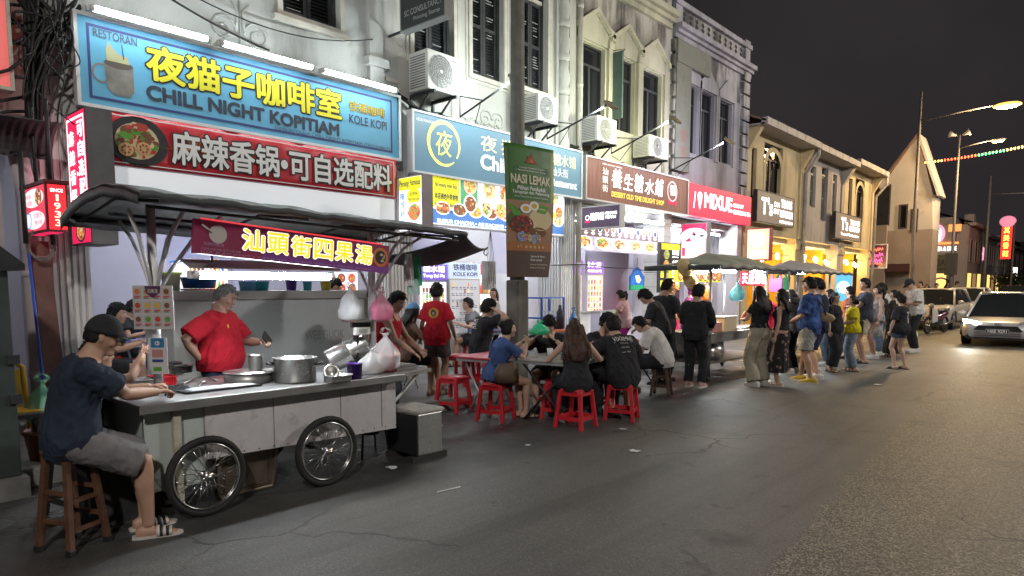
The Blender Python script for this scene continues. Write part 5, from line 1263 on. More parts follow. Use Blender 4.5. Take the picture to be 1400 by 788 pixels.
# ------------------------------------------------------------------ street poles and lamps
POLE=mat('pole_steel',(.17,.17,.15),.6,.2,.25,5,stain=.5,ss=3,scol=(.07,.08,.05),streak=True); POLEF=mat('pole_far',(.16,.15,.15),.6,.2,.15,3)
SOD=mat('sodium_lens',(1,.75,.35),.4,emit=2.4,ecol=(1,.46,.06)); LEDW=mat('lamp_lens',(1,.93,.82),.4,emit=14,ecol=(1,.92,.8))
def street_lamp(label,x,y,h,reach,za,lens,power,col,r=.075,low=None,zb=.15,dirx=1,m=None):
 m=m or POLEF
 t=thing('street_lamp',label,'street lamp',(x,y,zb),0,'street lamps along the kerb')
 mb=MB(); mb.tube([(x,y,zb),(x,y,3),(x,y,h)],[r*1.15,r,r*.62],m,12); mb.lathe([(r*2,zb-.02),(r*2,zb+.03),(r*1.3,zb+.06)],m,(x,y,0),12); mb.build('pole',t)
 if low:
  mb=MB(); mb.b2((x-low,y-low,zb),(x+low,y+low,1.72),mat('pole_plinth',(.15,.14,.12),.85,0,.3,4,.3,40,stain=.8,ss=3,scol=(.05,.05,.045),streak=True)); mb.build('base',t,bevel=.02)
 e=(x+dirx*reach,y,za+.12)
 mb=MB(); mb.tube([(x,y,za-.1),(x+dirx*reach*.5,y,za+.04),e],[.035,.03,.028],m,8); mb.build('arm',t)
 mb=MB(); mb.loft([[V3((e[0]+dirx*a,y+w*cos(q),e[2]+hh*sin(q)))for q in np.linspace(0,2*pi,13)[:-1]]for a,w,hh in((-.08,.05,.04),(.1,.12,.07),(.45,.14,.07),(.62,.06,.04))],m); mb.build('lamp_head',t)
 mb=MB(); mb.ell((e[0]+dirx*.30,y,e[2]-.07),(.46 if reach>2 else .26,.22 if reach>2 else .13,.12 if reach>2 else .07),lens,16,8); mb.build('lens',t)
 l=bpy.data.lights.new('lamp_light','POINT'); l.shadow_soft_size=.3; l.energy=power; l.color=col
 lo=bpy.data.objects.new('lamp_light',l); COL.objects.link(lo); lo.parent=t; lo.location=Vector((e[0]+dirx*.28,y,e[2]-.50))-Vector(t.location)
 return t
ADDED_LAMP_POWER=2500  # power of unseen lamps on the opposite kerb, added to light facades evenly
t=thing('utility_pole','tall mossy grey pole carrying the green rice dish banner, on a square plinth','pole',(-6.66,7.62,.15)); mb=MB(); mb.tube([(-6.66,7.62,1.7),(-6.66,7.62,4),(-6.66,7.62,9.6)],[.11,.104,.085],POLE,14); mb.build('shaft',t)
mb=MB(); mb.b2((-6.78,7.50,.146),(-6.54,7.74,1.70),mat('pole_plinth',(.15,.14,.12),.85,0,.3,4,.3,40,stain=.8,ss=3,scol=(.05,.05,.045),streak=True)); mb.build('plinth',t,bevel=.02)
for yy,l in((-5.0,'added street lamp out of view across the road behind the viewer'),(17.0,'added street lamp out of view across the road beside the queue'),(39.0,'added street lamp out of view far along the opposite side of the road')):
 street_lamp(l,7.4,yy,9.6,2.4,8.9,LEDW,ADDED_LAMP_POWER,(1,.95,.89),dirx=-1,zb=0)
street_lamp('leaning tall street lamp with the brighter yellow light, nearest past the low row',-6.5,32.4,9.5,2.6,8.42,SOD,1700,(1,.66,.30))
street_lamp('street lamp with the second, smaller yellow light, with loudspeaker horns',-6.44,41.0,9.2,1.3,8.6,SOD,1100,(1,.68,.34))
mb=MB()
t_=[o for o in bpy.data.objects if o.name.startswith('street_lamp')and abs(o.location.y-41)<.1][0]
for d in(-1,1):mb.lathe([(.04,0),(.09,.2),(.2,.35)],GUT,(-6.44+d*.1,41,9.15),10,Matrix.Rotation(d*radians(70),3,'Y'))
mb.build('loudspeaker',t_)
mb=MB(); mb.b2((-6.72,40.8,2.2),(-6.2,41.1,3.3),mat('box_dark',(.05,.05,.05),.6)); mb.build('control_box',t_)
t=thing('utility_pole','thin distant pole with a bare crossarm near the red vertical sign','pole',(-6.5,53,.15))
mb=MB(); mb.tube([(-6.5,53,.15),(-6.5,53,8.6)],[.1,.07],POLEF,8); mb.build('shaft',t); mb=MB(); mb.tube([(-6.5,53,7.45),(-4.2,53,7.35)],.03,POLEF,6); mb.build('crossarm',t)
t=thing('string_lights','string of red green and amber bulbs slung across the far street','string lights',(-6.4,40.8,8))
a=PY(1262,221,34.0); b=PY(1440,190,34.0); SG=.08; mb=MB(); cable(mb,a,b,SG,.010,CBL,24); mb.build('wire',t)
cols=[mat('bulb_amber',(1,.6,.2),.5,emit=1.6),mat('bulb_red',(1,.12,.06),.5,emit=1.5),mat('bulb_green',(.1,1,.35),.5,emit=1.1)]
for k in range(36):
 f_=.02+.98*k/36; p=a+(b-a)*f_-np.array([0,0,SG*4*f_*(1-f_)]); px=pix(p)[0]
 m_=cols[0]if px<1290 else cols[1]if px<1334 else cols[2]if px<1377 else cols[0]
 mb=MB(); mb.ell(p-(0,0,.06),(.04,.04,.055),m_,8,6); mb.build('bulb',t)
 # ------------------------------------------------------------------ far town
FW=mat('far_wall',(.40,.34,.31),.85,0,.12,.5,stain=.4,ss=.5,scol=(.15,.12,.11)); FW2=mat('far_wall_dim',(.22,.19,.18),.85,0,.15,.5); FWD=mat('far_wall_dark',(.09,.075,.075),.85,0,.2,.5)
LAMB=mat('lit_amber_shop',(.95,.62,.18),.6,emit=1.15); LOR=mat('lit_orange',(.95,.30,.08),.6,emit=1.2)
def fbox(name,label,cat,px,Y,depth,m,extra=None):
 q0=PY(px[0],px[1],Y); x1=PY(px[2],px[3],Y)[0]; t=thing(name,label,cat,((q0[0]+x1)/2,Y+depth/2,.15))
 mb=MB(); mb.b2((q0[0],Y,.15),(x1,Y+depth,q0[2]),m); mb.build('wall',t); return t,FRT(Y),q0,x1
t,f,q0,x1=fbox('corner_building','plain pale building with a round pink lady sign beyond the gable','building',(1268,299,1306,299),58.0,14,FW)
a=PY(1272,336,58); b=PY(1301,346,58)
mb=MB(); slab(mb,f,q0[0]-.1,a[2]+.05,x1+.3,a[2]+.2,LOR,-.1,.25); text(mb,f,'CHITEA & DINE',a[0]-.1,b[2]+.15,b[0]+.3,a[2]-.1,LTX,.06,.03); mb.build('fascia_lettering',t)
c=PY(1281,320,58); mb=MB(); disc(mb,f,c[0],c[2],.52,mat('lit_pink_disc',(.9,.35,.5),.6,emit=1.0),.06,.68,28); disc(mb,f,c[0]-.02,c[2]+.02,.33,LTX,.08,.45); polyf(mb,f,[(c[0]-.34,c[2]-.2),(c[0]-.2,c[2]+.45),(c[0]+.12,c[2]+.5),(c[0]+.2,c[2]+.28),(c[0]-.02,c[2]+.22),(c[0]-.14,c[2]-.2),(c[0]-.26,c[2]-.42)],BLK,.10); polyf(mb,f,[(c[0]-.3,c[2]-.35),(c[0]+.3,c[2]-.35),(c[0]+.15,c[2]-.6),(c[0]-.15,c[2]-.6)],LTX,.09); mb.build('round_sign',t)
mb=MB()
for k in range(2):slab(mb,f,c[0]+.7+k*.42,c[2]+.12,c[0]+1.06+k*.42,c[2]+.62,LOR,-.02,.05)
mb.build('lit_window',t)
a=PY(1273,372,58); mb=MB(); slab(mb,f,q0[0],.15,x1,a[2]+.25,LAMB,-.05,.02); disc(mb,f,(q0[0]+x1)/2+.2,1.3,.8,FW,.04,1.0,ring=.12); slab(mb,f,q0[0]+1.4,.15,q0[0]+1.6,a[2]+.2,FW2,0,.04); mb.build('shopfront',t)
Yg=52.0; f=FRT(Yg); a=PY(1274,349,Yg); b=PY(1303,374,Yg)
t=thing('billboard','dull olive board with the word GAS in front of the lit far shops','billboard',((a[0]+b[0])/2,Yg,.15)); mb=MB(); slab(mb,f,a[0],b[2],b[0],a[2],mat('board_olive',(.10,.095,.05),.7,0,.2,2),-.1,0); mb.build('panel',t)
mb=MB(); w=b[0]-a[0]; text(mb,f,'GAS',a[0]+.15*w,(a[2]+b[2])/2-.12,b[0]-.22*w,(a[2]+b[2])/2+.32,mat('print_dim',(.035,.035,.025),.7),.02,.03); text(mb,f,'MEMORI',a[0]+.15*w,b[2]+.2,a[0]+.6*w,b[2]+.36,mat('print_dim',(.035,.035,.025),.7),.02,.02); mb.build('lettering',t)
mb=MB()
for x in(a[0]+.1,b[0]-.1):mb.b2((x-.05,Yg-.12,.15),(x+.05,Yg-.1,a[2]),DKM)
mb.build('post',t)
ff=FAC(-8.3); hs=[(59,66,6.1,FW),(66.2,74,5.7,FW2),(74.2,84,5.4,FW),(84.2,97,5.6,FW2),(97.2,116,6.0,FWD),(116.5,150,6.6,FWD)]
lab=['first of the dim far shophouses with a stepped cornice, past the pink lady sign','second dim far shophouse carrying the black upper board','third dim far shophouse with glowing doorway panels','fourth dim far shophouse behind the crossarm pole','far dark shophouse beside the red vertical neon sign','farthest dark block closing the street']
for k,(y0,y1,h,m_)in enumerate(hs):
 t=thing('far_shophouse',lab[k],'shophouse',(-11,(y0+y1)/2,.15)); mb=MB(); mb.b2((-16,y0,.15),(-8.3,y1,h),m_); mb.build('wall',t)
 mb=MB(); slab(mb,ff,y0,h-.1,y1,h+.12,m_,-.1,.4); slab(mb,ff,y0+1,h+.13,y0+1.8,h+.8,m_,-.5,.1); mb.add([(-8.0,y0,h+.13),(-8.0,y1,h+.13),(-13,y1,h+2),(-13,y0,h+2)],[(0,1,2,3)],ROOFT); mb.build('cornice',t)
 n=3
 for i in range(n):
  y=y0+(y1-y0)*(i+.5)/n
  mb=MB(); frame_bars(mb,ff,y-.55,3.5,y+.55,5.0,.08,FW,-.02,.05); rect(mb,ff,y-.55,3.5,y+.55,5.0,BROWNW,.01); mb.build('window',t)
  if k<4:
   mb=MB(); slab(mb,ff,y-.8,.2,y+.8,2.6,LAMB if(i+k)%2==0 else mat('lit_dim_shop',(.6,.35,.15),.6,emit=.35),-.05,.01); mb.build('doorway',t)
def fsign(name,label,px,Y,face,body=None,ht=.0):
 q0=PY(px[0],px[1],Y); q1=PY(px[2],px[3],Y); f=FRT(Y); s=thing(name,label,'sign',((q0[0]+q1[0])/2,Y,q1[2])); mb=MB(); slab(mb,f,q0[0],q1[2],q1[0],q0[2],face,-.2,0); mb.build('panel',s)
 return s,f,q0,q1
Y=66.0; f=FRT(Y); c=PY(1334.5,347.5,Y); s=thing('round_sign','round pink lit sign with a lady profile over the far pavement','sign',c)
mb=MB(); mb.lathe([(.70,-.1),(.70,.1)],mat('lit_pink_disc',(.9,.35,.5),.6,emit=1.0),c,28,Matrix.Rotation(pi/2,3,'X')); mb.build('panel',s)
mb=MB(); disc(mb,f,c[0],c[2],.45,LTX,.12,.5); polyf(mb,f,[(c[0]-.45,c[2]-.1),(c[0]-.25,c[2]+.45),(c[0]+.3,c[2]+.5),(c[0]+.1,c[2]+.15),(c[0]-.15,c[2]-.05),(c[0]-.4,c[2]-.4)],BLK,.14); mb.build('emblem',s)
s,f,q0,q1=fsign('lightbox_sign','small orange lit box beside the far control pole',(1312,342,1322,358),60,LOR); mb=MB(); rect(mb,f,q0[0]+.25,q1[2]+.25,q1[0]-.2,q0[2]-.25,LTX,.02); mb.build('lettering',s)
s,f,q0,q1=fsign('lightbox_sign','small white lit box under the round lady sign',(1321,364,1330,371),63,LTX)
s,f,q0,q1=fsign('lightbox_sign','tiny bright yellow lit square on the far dark houses',(1347.5,358,1353.5,366),76,LY)
s,f,q0,q1=fsign('hanging_sign','black board with faint script high on the far row',(1320,318,1334,336),64,BLK); mb=MB(); text(mb,f,'Jojo',q0[0]+.2,q1[2]+.6,q1[0]-.2,q0[2]-.5,WHT,.02); mb.build('lettering',s)
s,f,q0,q1=fsign('lightbox_sign','small pale violet half hidden lit disc left of the red neon sign',(1361,344,1366,354),84,mat('lit_violet',(.75,.65,.95),.6,emit=1.2))
s,f,q0,q1=fsign('shop_sign','dim framed shopfront board in the dark far row',(1358,363,1372,382),80,mat('board_dim',(.05,.05,.055),.6)); mb=MB(); frame_bars(mb,f,q0[0],q1[2],q1[0],q0[2],.08,FW,-.1,.03); mb.build('frame',s)
Y=60.0; f=FRT(Y); q0=PY(1370,310,Y); q1=PY(1381,354,Y); s=thing('neon_sign','tall red vertical neon sign with yellow characters under a pink oval','sign',((q0[0]+q1[0])/2,Y,q1[2]))
mb=MB(); slab(mb,f,q0[0],q1[2],q1[0],q0[2],mat('neon_red_board',(.95,.03,.02),.5,emit=1.1),-.3,0); mb.build('panel',s)
mb=MB(); h=(q0[2]-q1[2])/4.3; NY=mat('neon_yellow',(1,.62,.08),.5,emit=2.2)
for i,ch in enumerate('其美香'):text(mb,f,ch,q0[0]+.12,q0[2]-(i+.95)*h,q1[0]-.12,q0[2]-(i+.1)*h,NY,.03,.03)
text(mb,f,'茶室',q0[0]+.12,q1[2]+.15,q1[0]-.12,q1[2]+.6,NY,.03,.03); mb.build('lettering',s)
c=PY(1378,303,Y); mb=MB(); mb.ell(c,(.5,.16,.40),mat('neon_pink_oval',(.75,.25,.35),.5,emit=.75),16,10); text(mb,f,'OPEN',c[0]-.4,c[2]-.12,c[0]+.4,c[2]+.12,mat('neon_rose',(1,.6,.6),.5,emit=1.2),.2,.02)if False else None; mb.build('oval_head',s)
mb=MB(); mb.tube([(q1[0]+.15,Y,.15),(q1[0]+.15,Y,q0[2]+.3)],.06,POLEF,6); mb.build('post',s)
s,f,q0,q1=fsign('lightbox_sign','white and yellow lit blade sign at the right edge of the far row',(1384,366,1390,380),74,LTX); mb=MB(); rect(mb,f,q0[0]+.1,q1[2]+.2,q1[0]-.1,(q0[2]+q1[2])/2,LY,.02); mb.build('lettering',s)
def far_tree(label,x,y,h,r,sd):
 t=thing('tree',label,'tree',(x,y,.15)); mb=MB(); rr=random.Random(sd); mb.tube([(x,y,.15),(x+.1,y,h*.4),(x+.2,y+.1,h*.7)],[.16,.12,.05],mat('bark',(.06,.045,.035),.9),8)
 for k in range(5):a=k*1.3; mb.tube([(x+.1,y,h*.4),(x+r*.6*cos(a),y+r*.6*sin(a),h*(.6+.06*k))],[.06,.015],mat('bark',(.06,.045,.035),.9),5)
 mb.build('trunk',t); mb=MB(); lf=[mat('leaf_dark',(.03,.045,.02),.7),mat('leaf_mid',(.05,.075,.03),.7)]
 for k in range(900):
  a=rr.random()*6.28; q=rr.random()**.45; e=rr.uniform(-1,1); g=(.75+.35*noise.noise(V3((cos(a)*2,sin(a)*2,e*2+sd)))); p=V3((x+r*g*q*cos(a)*sqrt(1-e*e),y+r*g*q*sin(a)*sqrt(1-e*e),h*.72+h*.3*e*q*g)); s_=rr.uniform(.10,.22)
  d1=V3((rr.uniform(-1,1),rr.uniform(-1,1),rr.uniform(-1,1))).normalized(); d2=d1.cross(V3((rr.uniform(-1,1),rr.uniform(-1,1),1))).normalized()
  mb.add([p,p+d1*s_+d2*s_*.4,p+d1*s_*2,p+d1*s_-d2*s_*.4],[(0,1,2,3)],lf[k%2])
 mb.build('crown',t)
far_tree('low dark leafy tree under the red neon sign far down the street',-6.9,70,2.9,1.5,4)
# ------------------------------------------------------------------ inside the arcades
TG='tubes lighting the arcade shops'
def ceil_tube(x,y,lab,m=TUBEB,L=1.2,z=3.17,along='y'):
 f=Frame((x,y,z),(0,1,0)if along=='y' else(1,0,0),(1,0,0)if along=='y' else(0,-1,0)); f.n=np.array([0,0,-1.0])
 return tube_light(f,-L/2,L/2,0,m,lab,TG,.022,.09,.06)
for x,y,l in((-9.6,3.4,'white tube on the ceiling of the lavender coffee shop, by the doorway'),(-11.6,5.2,'white tube deep inside the lavender coffee shop'),(-9.3,5.6,'white tube on the coffee shop ceiling behind the cart'),(-9.2,8.2,'white tube on the arcade ceiling above the drink menus'),(-9.2,10.0,'white tube on the arcade ceiling behind the street pole'),(-9.4,12.2,'white tube on the ceiling by the purple dessert stall'),(-9.4,14.1,'white tube on the ceiling by the red drapes'),(-8.7,16.5,'white tube over the arched ice cream front'),(-8.7,18.2,'white tube at the far end of the arched ice cream front'),(-9.4,.6,'white tube in the dim near arcade behind the green cabinet')):
 ceil_tube(x,y,l,TUBEB if y>1 else TUBE)
for p,l in(((371,397),'small round spotlight under the white fascia left of the front'),):
 pass
t=thing('string_lights','string of warm glowing bulbs under the beams of the low ochre row','string lights',(-8.6,26,2.6)); BW=mat('bulb_warm',(1,.8,.45),.5,emit=110,ecol=(1,.70,.30))
mb=MB(); cable(mb,(-8.45,19.8,2.75),(-8.45,32.6,2.75),.12,.01,CBL,30); mb.build('wire',t)
for k in range(20):
 y=20.1+k*.64; mb=MB(); mb.ell((-8.45-.25*(k%2),y,2.5+.08*(k%3)),(.06,.06,.08),BW,8,6); mb.tube([(-8.45-.25*(k%2),y,2.56),(-8.45,y,2.72)],.006,CBL,4); mb.build('bulb',t)
for k,y in enumerate((21.8,26.4,30.8)):
 s=thing('pendant_lamp',('round amber lantern inside the nearest ochre arcade','round amber lantern inside the middle grey arcade','round amber lantern inside the far ochre arcade')[k],'lamp',(-9.2,y,2.3)); mb=MB(); mb.ell((-9.2,y,2.35),(.22,.22,.2),mat('lantern_amber',(1,.6,.15),.5,emit=30,ecol=(1,.6,.18)),12,8); mb.build('shade',s); mb=MB(); mb.tube([(-9.2,y,2.5),(-9.2,y,3.05)],.008,CBL,4); mb.build('cord',s)
Xs=-9.05; f=FAC(Xs)
def stall(label,px,sign_m,t1,t2,tm,lit,kind):
 y0,z1=yz(px[0],px[1],Xs); y1=yz(px[2],px[1],Xs)[0]; zs=yz(px[0],px[3],Xs)[1]
 s=thing('menu_stand',label,'stall',(Xs,(y0+y1)/2,.15)); mb=MB(); mb.b2((Xs-.4,y0,.15),(Xs,y1,zs-.01),ALUW if not lit else mat('stall_white',(.6,.58,.56),.6)); mb.build('cabinet',s)
 mb=MB(); slab(mb,f,y0,zs,y1,z1,sign_m,-.3,.02); mb.build('header',s); mb=MB(); w=y1-y0; h=z1-zs; text(mb,f,t1,y0+.12*w,zs+.50*h,y1-.12*w,z1-.08*h,tm,.026,.015); text(mb,f,t2,y0+.12*w,zs+.12*h,y1-.12*w,zs+.38*h,tm,.026,.02); mb.build('lettering',s)
 mb=MB(); rr=random.Random(int(y0*10)); nr,nc=7,7
 rect(mb,f,y0+.03,.75,y1-.03,zs-.04,lit or LW,.004)
 for r in range(nr):
  for c in range(nc):
   yy=y0+.07+(w-.14)*(c+.5)/nc; zz=zs-.12-(zs-.95)*(r+.5)/nr
   if kind=='cups':slab(mb,f,yy-.025,zz-.04,yy+.025,zz+.04,LFOOD[rr.randrange(6)],0,.007+.0005*c); rect(mb,f,yy-.03,zz-.062,yy+.03,zz-.05,LBK,.006)
   elif rr.random()<.8:rect(mb,f,yy-.045,zz,yy+rr.uniform(0,.04),zz+.012,LBK,.006); rect(mb,f,yy-.045,zz-.03,yy+rr.uniform(0,.04),zz-.02,LBK,.006); (slab(mb,f,yy-.02,zz+.02,yy+.02,zz+.09,LFOOD[rr.randrange(6)],0,.007)if rr.random()<.25 else None)
 mb.build('menu',s); return s
stall('purple topped dessert stand with rows of cup pictures behind the red shirted back',(572,361,611,383),mat('lit_purple',(.20,.13,.55),.6,emit=.55),'糖水铺','Tong Sui Po',LTX,None,'cups')
stall('white menu stand headed KOLE KOPI on the arcade',(613,359,656,380),mat('lit_ice_blue',(.55,.65,.78),.6,emit=.5),'铁桶咖啡','KOLE KOPI',LBK,mat('lit_grey_menu',(.62,.62,.64),.6,emit=.3),'list')
Xs=-9.3; f=FAC(Xs)
stall('violet headed dessert stall with two lit shelves of bowls beside the ribbed pillar',(793,356,825,374),mat('lit_violet_head',(.42,.2,.62),.6,emit=.6),'糖水盅','Dessert',LTX,mat('lit_warm_shelf',(.75,.6,.5),.6,emit=.6),'cups')
for k,(px,lab,cm)in enumerate((((458,372,490,430),'column of food posters on the wall beside the man in the dark tee',LW),((441,425,478,470),'menu poster lower on the wall behind the scale',mat('lit_paper',(.7,.68,.66),.6,emit=.25)))):
 Xq=-8.9; fq=FAC(Xq); y0,z1=yz(px[0],px[1],Xq); y1,z0=yz(px[2],px[3],Xq); s=thing('menu_poster',lab,'poster',(Xq,(y0+y1)/2,z0)); mb=MB(); slab(mb,fq,y0,z0,y1,z1,cm,-.02,0); mb.build('sheet',s); mb=MB()
 for i in range(4):
  for j in range(2):dish(mb,fq,y0+(y1-y0)*(.27+.46*j),z0+(z1-z0)*(.14+.24*i),.07,LFOOD,rnd,.004,12,LBK if(i+j)%2 else LRS)
 mb.build('food_photo',s)
Xq=-9.6; fq=FAC(Xq); y0,z1=yz(862,366,Xq); y1,z0=yz(893,420,Xq)
s=thing('red_drape','bright red cloth panel hung behind the blue vest','drape',(Xq,(y0+y1)/2,.5)); mb=MB(); mb.grid(lambda u,v:fq.at(y0+(y1-y0)*u,.5+(z1-.5)*v,.03*sin(u*18)),30,4,mat('drape_red',(.62,.04,.10),.7)); mb.build('cloth',s,solid=.01)
Xq=-7.6; fq=FAC(Xq); y0,z1=yz(862,365,Xq); y1,z0=yz(882,397,Xq)
s=thing('hanging_vest','blue apron vest with green hem and a white print hung from a wire','apron',(Xq,(y0+y1)/2,z0)); ym=(y0+y1)/2; w=(y1-y0)/2; h=z1-z0
mb=MB(); pts=[(-.92,.22),(.92,.22),(.95,.6),(.7,.68),(.45,.86),(.12,1),(-.12,1),(-.45,.86),(-.7,.68),(-.95,.6)]; mb.poly([fq.at(ym+a*w,z0+b*h)for a,b in pts],cloth('vest_blue',(.03,.13,.42)),fq.n,.05); mb.build('body',s,bevel=.015)
mb=MB(); mb.poly([fq.at(ym+a*w,z0+b*h,.002)for a,b in((-.93,0),(.93,0),(.92,.22),(-.92,.22))],cloth('vest_green',(.03,.30,.14)),fq.n,.05); mb.build('hem',s)
mb=MB(); polyf(mb,fq,[(ym-.4*w,z0+.62*h),(ym+.1*w,z0+.66*h),(ym+.45*w,z0+.44*h),(ym+.1*w,z0+.30*h),(ym-.2*w,z0+.36*h)],WHT,.006); disc(mb,fq,ym+.1*w,z0+.45*h,.04,YEL,.009); mb.build('print',s)
mb=MB(); mb.tube([fq.at(ym-.6*w,z0+.74*h,-.02),fq.at(ym,z0+1.0*h,-.02),fq.at(ym+.6*w,z0+.74*h,-.02)],.01,LRS,5); mb.tube([fq.at(ym,z0+h,-.02),fq.at(ym,z0+h+.2,-.02)],.006,DKM,4); mb.build('hanger',s)
mb=MB(); p0=PX(790,362,-7.6); p1=PX(915,372,-7.6); cable(mb,p0,p1,.0,.01,CBL,12,.01); mb.tube([p0,(XF,p0[1],p0[2])],.01,CBL,5); mb.tube([p1,(XF,p1[1],p1[2])],.01,CBL,5)
tag(mb.build('clothes_wire',at=p0),'black wire strung under the oval dessert menus','wire')
Xq=-8.15; fq=FAC(Xq); y0,z1=yz(903,331,Xq); y1,z0=yz(929,400,Xq)
s=thing('menu_board','tall black and yellow burger menu board behind the second cart','menu board',(Xq,(y0+y1)/2,z0)); mb=MB(); slab(mb,fq,y0,z0,y1,z1,BLK,-.08,0); mb.build('panel',s)
mb=MB(); h=z1-z0; w=y1-y0; rect(mb,fq,y0+.05,z1-.14*h,y1-.05,z1-.02*h,LY,.004)
for i in range(4):zz=z1-h*(.24+.2*i); rect(mb,fq,y0+.03,zz-.06*h,y1-.03,zz+.08*h,LY if i>1 else BLK,.003); dish(mb,fq,y0+w*.3,zz,.17,LFOOD,rnd,.005,22,None,.8); text(mb,fq,'黄小婉'[i%3]+'汉堡',y0+w*.58,zz,y0+w*.92,zz+.12,LTX,.006,.02); rect(mb,fq,y0+w*.58,zz-.06,y0+w*.9,zz-.04,LTX,.006)
mb.build('food_photo',s)
s=thing('menu_board','low yellow strip of burger pictures under the second cart canopy','menu board',(-8.0,16,1.6)); fq=FAC(-8.0); mb=MB(); y0,z1=yz(925,366,-8.0); y1,z0=yz(985,386,-8.0); slab(mb,fq,y0,z0,y1,z1,LY,-.06,0); mb.build('panel',s)
mb=MB()
for i in range(9):dish(mb,fq,y0+.2+(y1-y0-.3)*i/8,(z0+z1)/2,.15,LFOOD,rnd,.005,22,LBK)
mb.build('food_photo',s)
mb=MB(); mb.b2((-8.40,8.66,1.55),(-8.30,8.92,2.05),mat('meter_grey',(.30,.29,.28),.6,0,.3,5));
for k in range(5):mb.tube([(-8.28,8.68+.05*k,1.6+.05*(k%3)),(-8.26,8.7+.035*k,1.9),(-8.29,8.68+.04*k,2.2),(-8.3,8.78,2.6)],.005,CBL,4)
tag(mb.build('meter_board',at=(-8.3,8.75,1.45)),'grey meter board tangled with wires left of the hanging green banner','meter')
def cabinet_thing(name,label,cat,lo,hi,m,top=None,shelf=None):
 t=thing(name,label,cat,((lo[0]+hi[0])/2,(lo[1]+hi[1])/2,lo[2])); mb=MB(); mb.b2(lo,hi,m); mb.build('body',t,bevel=.01)
 if top:mb=MB(); mb.b2((lo[0]-.02,lo[1]-.02,hi[2]+.002),(hi[0]+.02,hi[1]+.02,hi[2]+.04),top); mb.build('top',t)
 if shelf:
  rr=random.Random(int(lo[1]*10)); mb=MB(); n=5
  for i in range(n):
   z=lo[2]+.2+(hi[2]-lo[2]-.35)*i/(n-1); mb.b2((hi[0]+.001,lo[1]+.04,z-.02),(hi[0]+.012,hi[1]-.04,z),ALUW)
   y=lo[1]+.09
   while y<hi[1]-.08:mb.lathe([(.026,0),(.028,.13),(.012,.19),(.012,.22)],rr.choice(LFOOD+[LW,LB,LRS]),(hi[0]+.03,y,z),8); y+=.075
  mb.build('bottles',t)
 return t
cabinet_thing('drinks_fridge','lit drinks fridge packed with bottles behind the hanging green banner','fridge',(-10.1,9.3,.15),(-9.5,10.1,2.0),LW,RED,True)
cabinet_thing('serving_counter','white tiled counter below the violet dessert stall','counter',(-9.2,11.35,.15),(-8.75,12.5,1.02),TILEW,STEELC:=mat('counter_steel',(.45,.45,.45),.35,.8))
cabinet_thing('serving_counter','steel topped counter in front of the red drape','counter',(-9.4,13.1,.15),(-8.9,14.5,1.0),LAV,STEELC)
cabinet_thing('drinks_fridge','tall lit bottle fridge against the lavender wall deep in the coffee shop','fridge',(-13.4,5.4,.15),(-12.8,6.2,2.05),LW,LB,True)
cabinet_thing('serving_counter','crimson counter inside the arched ice cream front','counter',(-10.0,16.3,.15),(-9.5,18.0,1.1),LRS,PLWC:=mat('counter_white',(.7,.7,.7),.4))
for k,(x,y,z,l)in enumerate(((-10.45,7.2,1.4,'food poster on the inner wall beside the purple dessert stand'),(-10.42,14.2,1.6,'price poster on the wall beyond the red drape'))):
 f_=FAC(x+.01); s=thing('menu_poster',l,'poster',(x,y,z)); mb=MB(); slab(mb,f_,y-.35,z,y+.35,z+.9,LPK if k%2 else LW,-.02,0); mb.build('sheet',s); mb=MB()
 for i in range(3):
  for j in range(2):dish(mb,f_,y-.17+.34*j,z+.15+.28*i,.12,LFOOD,rnd,.004,14,LBK if(i+j)%2 else LW)
 mb.build('food_photo',s)
for k,(y,l)in enumerate(((3.0,'white wall fan high on the near part of the lavender shop'),(12.0,'white wall fan above the white tiled counter'))):
 xx=-13.4 if k==0 else-10.4; s=thing('wall_fan',l,'fan',(xx,y,2.4)); mb=MB(); [mb.tube([(xx+.22,y+r*cos(a),2.5+r*sin(a))for a in np.linspace(0,2*pi,25)[:-1]],.008,ALUW,5,closed=True)for r in(.08,.16,.22)]; [mb.tube([(xx+.22,y,2.5),(xx+.22,y+.22*cos(a),2.5+.22*sin(a))],.005,ALUW,4)for a in np.linspace(0,6,12)]; mb.build('guard',s); mb=MB(); [mb.poly([(xx+.18,y+q*cos(a+d),2.5+q*sin(a+d))for q,d in((.03,-.4),(.18,-.3),(.19,.35),(.03,.4))],LW,(1,0,0),.01)for a in(.3,2.4,4.5)]; mb.build('blade',s); mb=MB(); mb.tube([(xx,y,2.35),(xx+.1,y,2.5),(xx+.2,y,2.5)],.03,ALUW,8); mb.build('bracket',s)
 # ------------------------------------------------------------------ first cart
STEEL=mat('stainless',(.56,.56,.55),.30,.92,.08,6); STEELD=mat('stainless_worn',(.40,.40,.40),.42,.85,.15,5); CREAM=mat('cart_paint',(.52,.50,.51),.42,0,.10,3,.55,5,stain=.42,ss=4.5,scol=(.24,.20,.175))
CGREEN=mat('cart_paint_green',(.42,.47,.44),.5,0,.06,3,stain=.3,ss=3,scol=(.2,.2,.18)); RUB=mat('rubber',(.012,.012,.012),.75,0,.2,12); CHR=mat('chrome',(.55,.55,.55),.22,1.0); TARP=mat('tarp',(.055,.058,.064),.6,0,.35,3,.5,9); TARPL=mat('tarp_top',(.13,.135,.14),.5,0,.4,4,.5,9,stain=.5,ss=6,scol=(.30,.30,.30)); PLY=mat('plank_worn',(.20,.19,.18),.75,0,.3,6)
PLR=mat('plastic_red',(.52,.018,.028),.33,0,.05,3); PLB=mat('plastic_blue',(.03,.16,.52),.35,0,.05,3); PLP=mat('plastic_purple',(.085,.03,.27),.35); PLG=mat('plastic_green',(.06,.42,.22),.4); PLK=mat('plastic_black',(.02,.02,.022),.4); PLW=mat('plastic_white',(.7,.7,.7),.4)
